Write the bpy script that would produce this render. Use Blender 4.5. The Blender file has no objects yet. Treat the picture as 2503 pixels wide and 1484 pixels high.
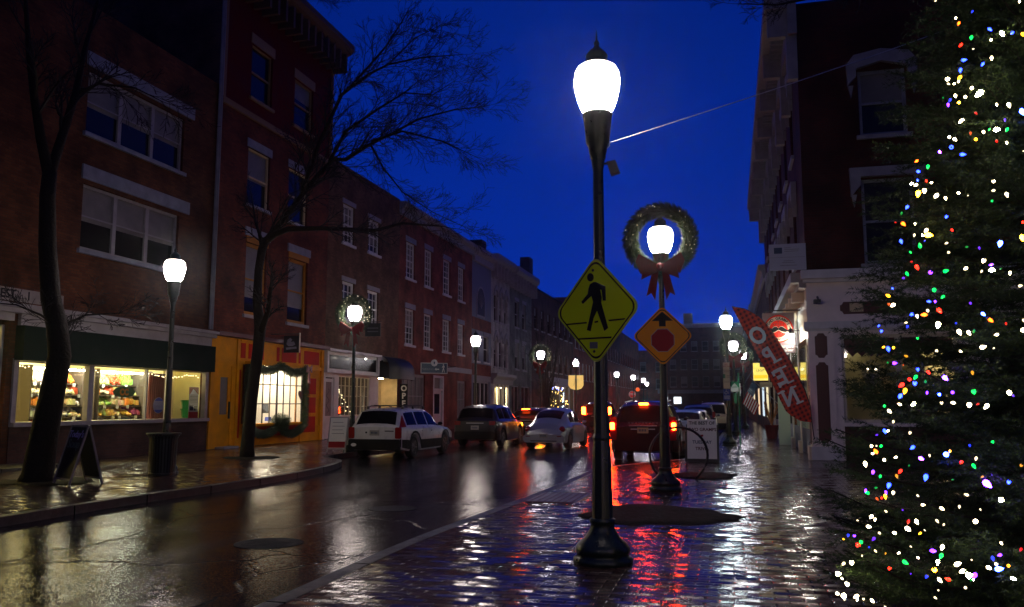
import bpy, math, random
import numpy as np
from mathutils import Matrix, Vector

# ------------------------------------------------------------------ camera, sky, exposure
SC = bpy.context.scene
COL = SC.collection
F, CX, CY = 2050.0, 1251.0, 742.0          # focal length and centre, in 2502 x 1484 picture units
PITCH = math.atan((990.0 - CY) / F)
YAW = math.atan((1786.0 - CX) * math.cos(PITCH) / F)
EYE = np.array([0.0, 0.0, 1.63])
cd = bpy.data.cameras.new('camera'); cam = bpy.data.objects.new('camera', cd); COL.objects.link(cam)
cd.sensor_width = 36.0; cd.lens = 36.0 * F / 2502.0; cd.clip_start = 0.1; cd.clip_end = 2000
cam.location = EYE
cam.rotation_euler = (math.pi / 2 + PITCH, 0, YAW)
SC.camera = cam
W = bpy.data.worlds.new('World'); SC.world = W; W.use_nodes = True
wn, wl = W.node_tree.nodes, W.node_tree.links
sky = wn.new('ShaderNodeTexSky'); sky.sky_type = 'NISHITA'; sky.sun_disc = False
sky.sun_elevation = math.radians(-3.0); sky.sun_rotation = math.radians(-8); sky.ozone_density = 5.0
bw = wn.new('ShaderNodeRGBToBW'); wl.new(sky.outputs[0], bw.inputs[0])
tint = wn.new('ShaderNodeMix'); tint.data_type = 'RGBA'; tint.blend_type = 'MULTIPLY'; tint.inputs[0].default_value = 1.0
pw = wn.new('ShaderNodeMath'); pw.operation = 'POWER'; pw.inputs[1].default_value = 0.7; wl.new(bw.outputs[0], pw.inputs[0])
ml = wn.new('ShaderNodeMath'); ml.operation = 'MULTIPLY'; ml.inputs[1].default_value = 10.0; wl.new(pw.outputs[0], ml.inputs[0])
wl.new(ml.outputs[0], tint.inputs[6]); tint.inputs[7].default_value = (0.004, 0.115, 1.60, 1)
wtc = wn.new('ShaderNodeTexCoord'); cl_ = wn.new('ShaderNodeTexNoise'); cl_.inputs['Scale'].default_value = 2.2; cl_.inputs['Detail'].default_value = 5; wl.new(wtc.outputs['Generated'], cl_.inputs['Vector'])
clr = wn.new('ShaderNodeMapRange'); clr.inputs[1].default_value = 0.3; clr.inputs[2].default_value = 0.7; clr.inputs[3].default_value = 0.88; clr.inputs[4].default_value = 1.10; wl.new(cl_.outputs[0], clr.inputs[0])
cm = wn.new('ShaderNodeMix'); cm.data_type = 'RGBA'; cm.blend_type = 'MULTIPLY'; cm.inputs[0].default_value = 1.0; wl.new(tint.outputs[2], cm.inputs[6]); wl.new(clr.outputs[0], cm.inputs[7])
bg = wn['Background']; wl.new(cm.outputs[2], bg.inputs[0]); bg.inputs[1].default_value = 0.15
SC.view_settings.view_transform = 'Standard'; SC.view_settings.look = 'None'
SC.view_settings.exposure = 0.0; SC.view_settings.gamma = 1.0
SC.cycles.max_bounces = 5; SC.cycles.diffuse_bounces = 2; SC.cycles.glossy_bounces = 3
SC.cycles.transparent_max_bounces = 12; SC.cycles.transmission_bounces = 3
SC.cycles.caustics_reflective = False; SC.cycles.caustics_refractive = False
SC.cycles.sample_clamp_indirect = 4.0; SC.cycles.sample_clamp_direct = 0
SC.cycles.use_denoising = True
SC.cycles.use_light_tree = True
fwd = np.array([-math.sin(YAW) * math.cos(PITCH), math.cos(YAW) * math.cos(PITCH), math.sin(PITCH)])
rgt = np.array([math.cos(YAW), math.sin(YAW), 0.0]); upv = np.cross(rgt, fwd)
def ray(x, y): return fwd * F + rgt * (x - CX) - upv * (y - CY)
def gz(x, y, z=0.13): d = ray(x, y); return EYE + d * ((z - EYE[2]) / d[2])
def gx(x, y, X): d = ray(x, y); return EYE + d * (X / d[0])
def gy(x, y, Y): d = ray(x, y); return EYE + d * (Y / d[1])
RND = random.Random(7)
PI = math.pi

# ------------------------------------------------------------------ materials
def nodes(name):
    m = bpy.data.materials.new(name); m.use_nodes = True
    return m, m.node_tree.nodes, m.node_tree.links, m.node_tree.nodes['Principled BSDF']
def mat(name, col, rough=0.6, metal=0.0, var=0.0, vscale=4.0, bump=0.0, bscale=30.0, spec=0.5, coat=0.0):
    m, n, l, b = nodes(name)
    b.inputs['Base Color'].default_value = (*col, 1); b.inputs['Roughness'].default_value = rough
    b.inputs['Metallic'].default_value = metal; b.inputs['Specular IOR Level'].default_value = spec
    b.inputs['Coat Weight'].default_value = coat; b.inputs['Coat Roughness'].default_value = 0.05
    if var or bump:
        tc = n.new('ShaderNodeTexCoord')
    if var:
        t = n.new('ShaderNodeTexNoise'); t.inputs['Scale'].default_value = vscale; t.inputs['Detail'].default_value = 6
        l.new(tc.outputs['Object'], t.inputs['Vector'])
        r = n.new('ShaderNodeMapRange'); r.inputs[1].default_value = 0.3; r.inputs[2].default_value = 0.7
        r.inputs[3].default_value = 1 - var; r.inputs[4].default_value = 1 + var; l.new(t.outputs[0], r.inputs[0])
        x = n.new('ShaderNodeMix'); x.data_type = 'RGBA'; x.blend_type = 'MULTIPLY'; x.inputs[0].default_value = 1
        x.inputs[6].default_value = (*col, 1); l.new(r.outputs[0], x.inputs[7]); l.new(x.outputs[2], b.inputs['Base Color'])
        r2 = n.new('ShaderNodeMapRange'); r2.inputs[1].default_value = 0.3; r2.inputs[2].default_value = 0.7
        r2.inputs[3].default_value = rough * 0.8; r2.inputs[4].default_value = min(1, rough * 1.25)
        l.new(t.outputs[0], r2.inputs[0]); l.new(r2.outputs[0], b.inputs['Roughness'])
    if bump:
        t2 = n.new('ShaderNodeTexNoise'); t2.inputs['Scale'].default_value = bscale; t2.inputs['Detail'].default_value = 4
        l.new(tc.outputs['Object'], t2.inputs['Vector'])
        bu = n.new('ShaderNodeBump'); bu.inputs['Strength'].default_value = bump; bu.inputs['Distance'].default_value = 0.02
        l.new(t2.outputs[0], bu.inputs['Height']); l.new(bu.outputs[0], b.inputs['Normal'])
    return m
def emis(name, col, s, sample=True):
    m, n, l, b = nodes(name)
    b.inputs['Base Color'].default_value = (0.02, 0.02, 0.02, 1)
    b.inputs['Emission Color'].default_value = (*col, 1); b.inputs['Emission Strength'].default_value = s
    if not sample: m.cycles.emission_sampling = 'NONE'
    return m
def globe_glow(name, col, s):
    """refractor globe: most of its light leaves the sides and the lower half"""
    m = emis(name, col, s); n, l = m.node_tree.nodes, m.node_tree.links; b = n['Principled BSDF']
    g = n.new('ShaderNodeNewGeometry'); x = n.new('ShaderNodeSeparateXYZ'); l.new(g.outputs['True Normal'], x.inputs[0])
    r = n.new('ShaderNodeMapRange'); r.inputs[1].default_value = -0.30; r.inputs[2].default_value = 0.12; r.inputs[3].default_value = s * 1.55; r.inputs[4].default_value = s * 0.10
    l.new(x.outputs[2], r.inputs[0]); l.new(r.outputs[0], b.inputs['Emission Strength']); return m
def glass(name, tint=(1, 1, 1), refl=0.10, rough=0.02):
    m, n, l, b = nodes(name); n.remove(b)
    o = n['Material Output']; t = n.new('ShaderNodeBsdfTransparent'); t.inputs[0].default_value = (*tint, 1)
    g = n.new('ShaderNodeBsdfGlossy'); g.inputs['Roughness'].default_value = rough; g.inputs[0].default_value = (1, 1, 1, 1)
    lw = n.new('ShaderNodeLayerWeight'); lw.inputs[0].default_value = 0.5
    pw_ = n.new('ShaderNodeMath'); pw_.operation = 'POWER'; pw_.inputs[1].default_value = 5.0; l.new(lw.outputs['Facing'], pw_.inputs[0])
    fr = n.new('ShaderNodeMath'); fr.operation = 'MULTIPLY_ADD'; fr.inputs[1].default_value = 0.8; fr.inputs[2].default_value = 0.035; l.new(pw_.outputs[0], fr.inputs[0])
    mx = n.new('ShaderNodeMixShader'); l.new(fr.outputs[0], mx.inputs[0]); l.new(t.outputs[0], mx.inputs[1]); l.new(g.outputs[0], mx.inputs[2])
    l.new(mx.outputs[0], o.inputs['Surface']); return m
def brickmat(name, c1, c2, mortar, sc=1.0, rough=0.75, painted=False):
    m, n, l, b = nodes(name)
    tc = n.new('ShaderNodeTexCoord'); s = n.new('ShaderNodeSeparateXYZ'); l.new(tc.outputs['Object'], s.inputs[0])
    a = n.new('ShaderNodeMath'); a.operation = 'ADD'; l.new(s.outputs[0], a.inputs[0]); l.new(s.outputs[1], a.inputs[1])
    c = n.new('ShaderNodeCombineXYZ'); l.new(a.outputs[0], c.inputs[0]); l.new(s.outputs[2], c.inputs[1])
    br = n.new('ShaderNodeTexBrick'); l.new(c.outputs[0], br.inputs['Vector'])
    br.inputs['Scale'].default_value = 1.0; br.inputs['Brick Width'].default_value = 0.215 * sc; br.inputs['Row Height'].default_value = 0.075 * sc
    br.inputs['Mortar Size'].default_value = 0.006; br.inputs['Mortar Smooth'].default_value = 0.3; br.inputs['Bias'].default_value = 0.0
    br.inputs['Color1'].default_value = (*c1, 1); br.inputs['Color2'].default_value = (*c2, 1); br.inputs['Mortar'].default_value = (*mortar, 1)
    t = n.new('ShaderNodeTexNoise'); t.inputs['Scale'].default_value = 0.9; t.inputs['Detail'].default_value = 8; l.new(tc.outputs['Object'], t.inputs['Vector'])
    r = n.new('ShaderNodeMapRange'); r.inputs[1].default_value = 0.3; r.inputs[2].default_value = 0.7; r.inputs[3].default_value = 0.42; r.inputs[4].default_value = 1.5
    l.new(t.outputs[0], r.inputs[0])
    x = n.new('ShaderNodeMix'); x.data_type = 'RGBA'; x.blend_type = 'MULTIPLY'; x.inputs[0].default_value = 1
    l.new(br.outputs['Color'], x.inputs[6]); l.new(r.outputs[0], x.inputs[7]); l.new(x.outputs[2], b.inputs['Base Color'])
    bu = n.new('ShaderNodeBump'); bu.inputs['Strength'].default_value = 0.6; bu.inputs['Distance'].default_value = 0.01; bu.invert = True
    l.new(br.outputs['Fac'], bu.inputs['Height']); l.new(bu.outputs[0], b.inputs['Normal'])
    b.inputs['Roughness'].default_value = rough; b.inputs['Specular IOR Level'].default_value = 0.12
    return m
def paving():
    """wet clay pavers, each slightly tipped its own way, 0.2 x 0.1 m in rows across the walk"""
    m, n, l, b = nodes('wet brick paving')
    tc = n.new('ShaderNodeTexCoord')
    wob = n.new('ShaderNodeTexNoise'); wob.inputs['Scale'].default_value = 0.7; wob.inputs['Detail'].default_value = 2
    l.new(tc.outputs['Object'], wob.inputs['Vector'])
    wv = n.new('ShaderNodeVectorMath'); wv.operation = 'MULTIPLY_ADD'; wv.inputs[1].default_value = (0.05, 0.05, 0)
    l.new(wob.outputs['Color'], wv.inputs[0]); l.new(tc.outputs['Object'], wv.inputs[2])
    s = n.new('ShaderNodeSeparateXYZ'); l.new(wv.outputs[0], s.inputs[0])
    def M(op, a, bb=None, v=None, w=None):
        q = n.new('ShaderNodeMath'); q.operation = op
        if a is not None: l.new(a, q.inputs[0])
        if bb is not None: l.new(bb, q.inputs[1])
        elif v is not None: q.inputs[1].default_value = v
        if w is not None: q.inputs[2].default_value = w
        return q.outputs[0]
    ry = M('DIVIDE', s.outputs[1], v=0.105); row = M('FLOOR', ry); fy = M('SUBTRACT', ry, row)
    par = M('MODULO', M('ABSOLUTE', row), v=2.0)
    rx = M('ADD', M('DIVIDE', s.outputs[0], v=0.21), M('MULTIPLY', par, v=0.5)); cl = M('FLOOR', rx); fx = M('SUBTRACT', rx, cl)
    cb = n.new('ShaderNodeCombineXYZ'); l.new(cl, cb.inputs[0]); l.new(row, cb.inputs[1])
    wn_ = n.new('ShaderNodeTexWhiteNoise'); wn_.noise_dimensions = '2D'; l.new(cb.outputs[0], wn_.inputs['Vector'])
    # joint mask: distance to the brick edge in metres
    ex = M('MULTIPLY', M('MINIMUM', fx, M('SUBTRACT', None, fx)), v=0.21)
    ex.node.inputs[0]
    sub = [q for q in n if q.type == 'MATH' and q.operation == 'SUBTRACT' and not q.inputs[0].is_linked]
    for q in sub: q.inputs[0].default_value = 1.0
    ey = M('MULTIPLY', M('MINIMUM', fy, M('SUBTRACT', None, fy)), v=0.105)
    for q in n:
        if q.type == 'MATH' and q.operation == 'SUBTRACT' and not q.inputs[0].is_linked: q.inputs[0].default_value = 1.0
    e = M('MINIMUM', ex, ey)
    h = n.new('ShaderNodeMapRange'); h.interpolation_type = 'SMOOTHSTEP'; h.inputs[1].default_value = 0.003; h.inputs[2].default_value = 0.013; l.new(e, h.inputs[0])
    big = n.new('ShaderNodeTexNoise'); big.inputs['Scale'].default_value = 0.55; big.inputs['Detail'].default_value = 4; l.new(tc.outputs['Object'], big.inputs['Vector'])
    mix = n.new('ShaderNodeMix'); mix.data_type = 'RGBA'; mix.inputs[6].default_value = (0.016, 0.011, 0.010, 1)
    rc = n.new('ShaderNodeMix'); rc.data_type = 'RGBA'; rc.inputs[6].default_value = (0.055, 0.026, 0.020, 1); rc.inputs[7].default_value = (0.085, 0.05, 0.04, 1)
    l.new(wn_.outputs['Value'], rc.inputs[0]); l.new(h.outputs[0], mix.inputs[0]); l.new(rc.outputs[2], mix.inputs[7]); l.new(mix.outputs[2], b.inputs['Base Color'])
    fine = n.new('ShaderNodeTexNoise'); fine.inputs['Scale'].default_value = 55; fine.inputs['Detail'].default_value = 3; l.new(tc.outputs['Object'], fine.inputs['Vector'])
    fm = M('MULTIPLY', fine.outputs[0], v=0.10); hh = M('ADD', h.outputs[0], fm)
    mid = n.new('ShaderNodeTexNoise'); mid.inputs['Scale'].default_value = 5; mid.inputs['Detail'].default_value = 2; l.new(tc.outputs['Object'], mid.inputs['Vector'])
    hh = M('ADD', hh, M('MULTIPLY', mid.outputs[0], v=0.06))
    bu = n.new('ShaderNodeBump'); bu.inputs['Strength'].default_value = 1.0; bu.inputs['Distance'].default_value = 0.0055; l.new(hh, bu.inputs['Height'])
    tv = n.new('ShaderNodeVectorMath'); tv.operation = 'MULTIPLY_ADD'; tv.inputs[1].default_value = (0.12, 0.17, 0); tv.inputs[2].default_value = (-0.06, -0.085, 0)
    l.new(wn_.outputs['Color'], tv.inputs[0])
    ad = n.new('ShaderNodeVectorMath'); ad.operation = 'ADD'; l.new(tv.outputs[0], ad.inputs[0]); l.new(bu.outputs[0], ad.inputs[1])
    nm = n.new('ShaderNodeVectorMath'); nm.operation = 'NORMALIZE'; l.new(ad.outputs[0], nm.inputs[0]); l.new(nm.outputs[0], b.inputs['Normal'])
    rr = n.new('ShaderNodeMapRange'); rr.inputs[1].default_value = 0.35; rr.inputs[2].default_value = 0.65; rr.inputs[3].default_value = 0.09; rr.inputs[4].default_value = 0.22
    l.new(big.outputs[0], rr.inputs[0]); l.new(rr.outputs[0], b.inputs['Roughness']); sr = n.new('ShaderNodeMapRange'); sr.inputs[3].default_value = 0.03; sr.inputs[4].default_value = 0.48
    l.new(h.outputs[0], sr.inputs[0]); l.new(sr.outputs[0], b.inputs['Specular IOR Level'])
    return m
def asphalt():
    """wet asphalt: aggregate facets that glint, tyre-worn streaks along the street, sealed cracks"""
    m, n, l, b = nodes('wet asphalt')
    tc = n.new('ShaderNodeTexCoord')
    def noise(sc, d, stretch=None, col=False):
        t = n.new('ShaderNodeTexNoise'); t.inputs['Scale'].default_value = sc; t.inputs['Detail'].default_value = d
        if stretch:
            mp = n.new('ShaderNodeMapping'); mp.inputs['Scale'].default_value = stretch; l.new(tc.outputs['Object'], mp.inputs[0]); l.new(mp.outputs[0], t.inputs['Vector'])
        else: l.new(tc.outputs['Object'], t.inputs['Vector'])
        return t.outputs[1 if col else 0]
    def rng(o, a, b_, c, d, smooth=False):
        r = n.new('ShaderNodeMapRange'); r.inputs[1].default_value = a; r.inputs[2].default_value = b_; r.inputs[3].default_value = c; r.inputs[4].default_value = d
        if smooth: r.interpolation_type = 'SMOOTHSTEP'
        l.new(o, r.inputs[0]); return r.outputs[0]
    def V(op, a, bb, c=None, av=None, bv=None, cv=None):
        q = n.new('ShaderNodeVectorMath'); q.operation = op
        for k, (lnk, val) in enumerate(((a, av), (bb, bv), (c, cv))):
            if lnk is not None: l.new(lnk, q.inputs[k])
            elif val is not None: q.inputs[k].default_value = val
        return q.outputs[0]
    tracks = noise(0.9, 4, (1.3, 0.16, 1)); patch_ = noise(0.35, 3, (1, 0.5, 1)); mid = noise(7, 4)
    l.new(rng(mid, 0.3, 0.7, 0.008, 0.026), b.inputs['Base Color'])
    l.new(rng(tracks, 0.35, 0.65, 0.09, 0.22), b.inputs['Roughness'])
    vo = n.new('ShaderNodeTexVoronoi'); vo.inputs['Scale'].default_value = 125.0; l.new(tc.outputs['Object'], vo.inputs['Vector'])
    vo2 = n.new('ShaderNodeTexVoronoi'); vo2.inputs['Scale'].default_value = 48.0; l.new(tc.outputs['Object'], vo2.inputs['Vector'])
    amp = n.new('ShaderNodeMath'); amp.operation = 'MULTIPLY'; l.new(rng(patch_, 0.30, 0.70, 0.09, 0.15), amp.inputs[0]); amp.inputs[1].default_value = 1.0
    c1 = V('SUBTRACT', vo.outputs['Color'], None, bv=(0.5, 0.5, 0.5)); sc = n.new('ShaderNodeVectorMath'); sc.operation = 'SCALE'; l.new(c1, sc.inputs[0]); l.new(amp.outputs[0], sc.inputs['Scale'])
    t1 = V('MULTIPLY', sc.outputs[0], None, bv=(1, 1, 0))
    t2 = V('MULTIPLY_ADD', vo2.outputs['Color'], None, t1, bv=(0.05, 0.05, 0)); t3 = V('ADD', t2, None, bv=(-0.025, -0.025, 0))
    # cracks: thin dark troughs, and slow undulation
    wob = V('MULTIPLY_ADD', noise(1.1, 4, None, True), None, tc.outputs['Object'], bv=(0.9, 0.9, 0))
    ck = n.new('ShaderNodeTexVoronoi'); ck.feature = 'DISTANCE_TO_EDGE'; ck.inputs['Scale'].default_value = 0.42; l.new(wob, ck.inputs['Vector'])
    crack = rng(ck.outputs[0], 0.0, 0.012, 0.0, 1.0, True)
    hs = n.new('ShaderNodeMath'); hs.operation = 'MULTIPLY_ADD'; l.new(crack, hs.inputs[0]); hs.inputs[1].default_value = 1.0
    sl = n.new('ShaderNodeMath'); sl.operation = 'MULTIPLY'; l.new(noise(1.6, 3, (1.5, 0.5, 1)), sl.inputs[0]); sl.inputs[1].default_value = 0.9; l.new(sl.outputs[0], hs.inputs[2])
    bu = n.new('ShaderNodeBump'); bu.inputs['Distance'].default_value = 0.006; bu.inputs['Strength'].default_value = 0.8; l.new(hs.outputs[0], bu.inputs['Height'])
    nm = V('NORMALIZE', V('ADD', t3, bu.outputs[0]), None); l.new(nm, b.inputs['Normal'])
    sp_ = n.new('ShaderNodeMath'); sp_.operation = 'MULTIPLY'; l.new(rng(crack, 0, 1, 0.1, 1.0), sp_.inputs[0]); l.new(rng(patch_, 0.30, 0.70, 0.09, 0.24), sp_.inputs[1])
    l.new(sp_.outputs[0], b.inputs['Specular IOR Level']); b.inputs['IOR'].default_value = 1.33
    return m
def attrmat(name, rough=0.6, spec=0.4):
    m, n, l, b = nodes(name); a = n.new('ShaderNodeAttribute'); a.attribute_name = 'Col'
    l.new(a.outputs['Color'], b.inputs['Base Color']); b.inputs['Roughness'].default_value = rough; b.inputs['Specular IOR Level'].default_value = spec
    return m
def check(name, c1, c2, size):
    """buffalo check cloth"""
    m, n, l, b = nodes(name); tc = n.new('ShaderNodeTexCoord'); s = n.new('ShaderNodeSeparateXYZ'); l.new(tc.outputs['UV'], s.inputs[0])
    def band(o):
        a = n.new('ShaderNodeMath'); a.operation = 'MULTIPLY'; a.inputs[1].default_value = 1 / size; l.new(o, a.inputs[0])
        f = n.new('ShaderNodeMath'); f.operation = 'FRACT'; l.new(a.outputs[0], f.inputs[0])
        g = n.new('ShaderNodeMath'); g.operation = 'GREATER_THAN'; g.inputs[1].default_value = 0.5; l.new(f.outputs[0], g.inputs[0]); return g.outputs[0]
    u, v = band(s.outputs[0]), band(s.outputs[1])
    ad = n.new('ShaderNodeMath'); ad.operation = 'ADD'; l.new(u, ad.inputs[0]); l.new(v, ad.inputs[1])
    h = n.new('ShaderNodeMath'); h.operation = 'POWER'; l.new(ad.outputs[0], h.inputs[0]); h.inputs[1].default_value = 2.0
    q = n.new('ShaderNodeMath'); q.operation = 'MULTIPLY'; l.new(h.outputs[0], q.inputs[0]); q.inputs[1].default_value = 0.25
    x = n.new('ShaderNodeMix'); x.data_type = 'RGBA'; x.inputs[6].default_value = (*c1, 1); x.inputs[7].default_value = (*c2, 1)
    l.new(q.outputs[0], x.inputs[0]); l.new(x.outputs[2], b.inputs['Base Color']); b.inputs['Roughness'].default_value = 0.7
    return m

def kerbstone():
    m = mat('granite kerb', (0.034, 0.031, 0.028), 0.42, var=0.5, vscale=9, bump=0.4, bscale=60); n, l = m.node_tree.nodes, m.node_tree.links; b = n['Principled BSDF']
    tc = n.new('ShaderNodeTexCoord'); s = n.new('ShaderNodeSeparateXYZ'); l.new(tc.outputs['Object'], s.inputs[0])
    a = n.new('ShaderNodeMath'); a.operation = 'MULTIPLY_ADD'; l.new(s.outputs[1], a.inputs[0]); a.inputs[1].default_value = 0.62; a.inputs[2].default_value = 50.3
    f = n.new('ShaderNodeMath'); f.operation = 'FRACT'; l.new(a.outputs[0], f.inputs[0])
    g = n.new('ShaderNodeMath'); g.operation = 'GREATER_THAN'; l.new(f.outputs[0], g.inputs[0]); g.inputs[1].default_value = 0.018
    old = b.inputs['Base Color'].links[0].from_socket; x = n.new('ShaderNodeMix'); x.data_type = 'RGBA'; x.blend_type = 'MULTIPLY'; x.inputs[0].default_value = 1
    l.new(old, x.inputs[6]); l.new(g.outputs[0], x.inputs[7]); l.new(x.outputs[2], b.inputs['Base Color'])
    q = n.new('ShaderNodeMath'); q.operation = 'MULTIPLY'; l.new(g.outputs[0], q.inputs[0]); q.inputs[1].default_value = 0.4; l.new(q.outputs[0], b.inputs['Specular IOR Level']); return m

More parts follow.
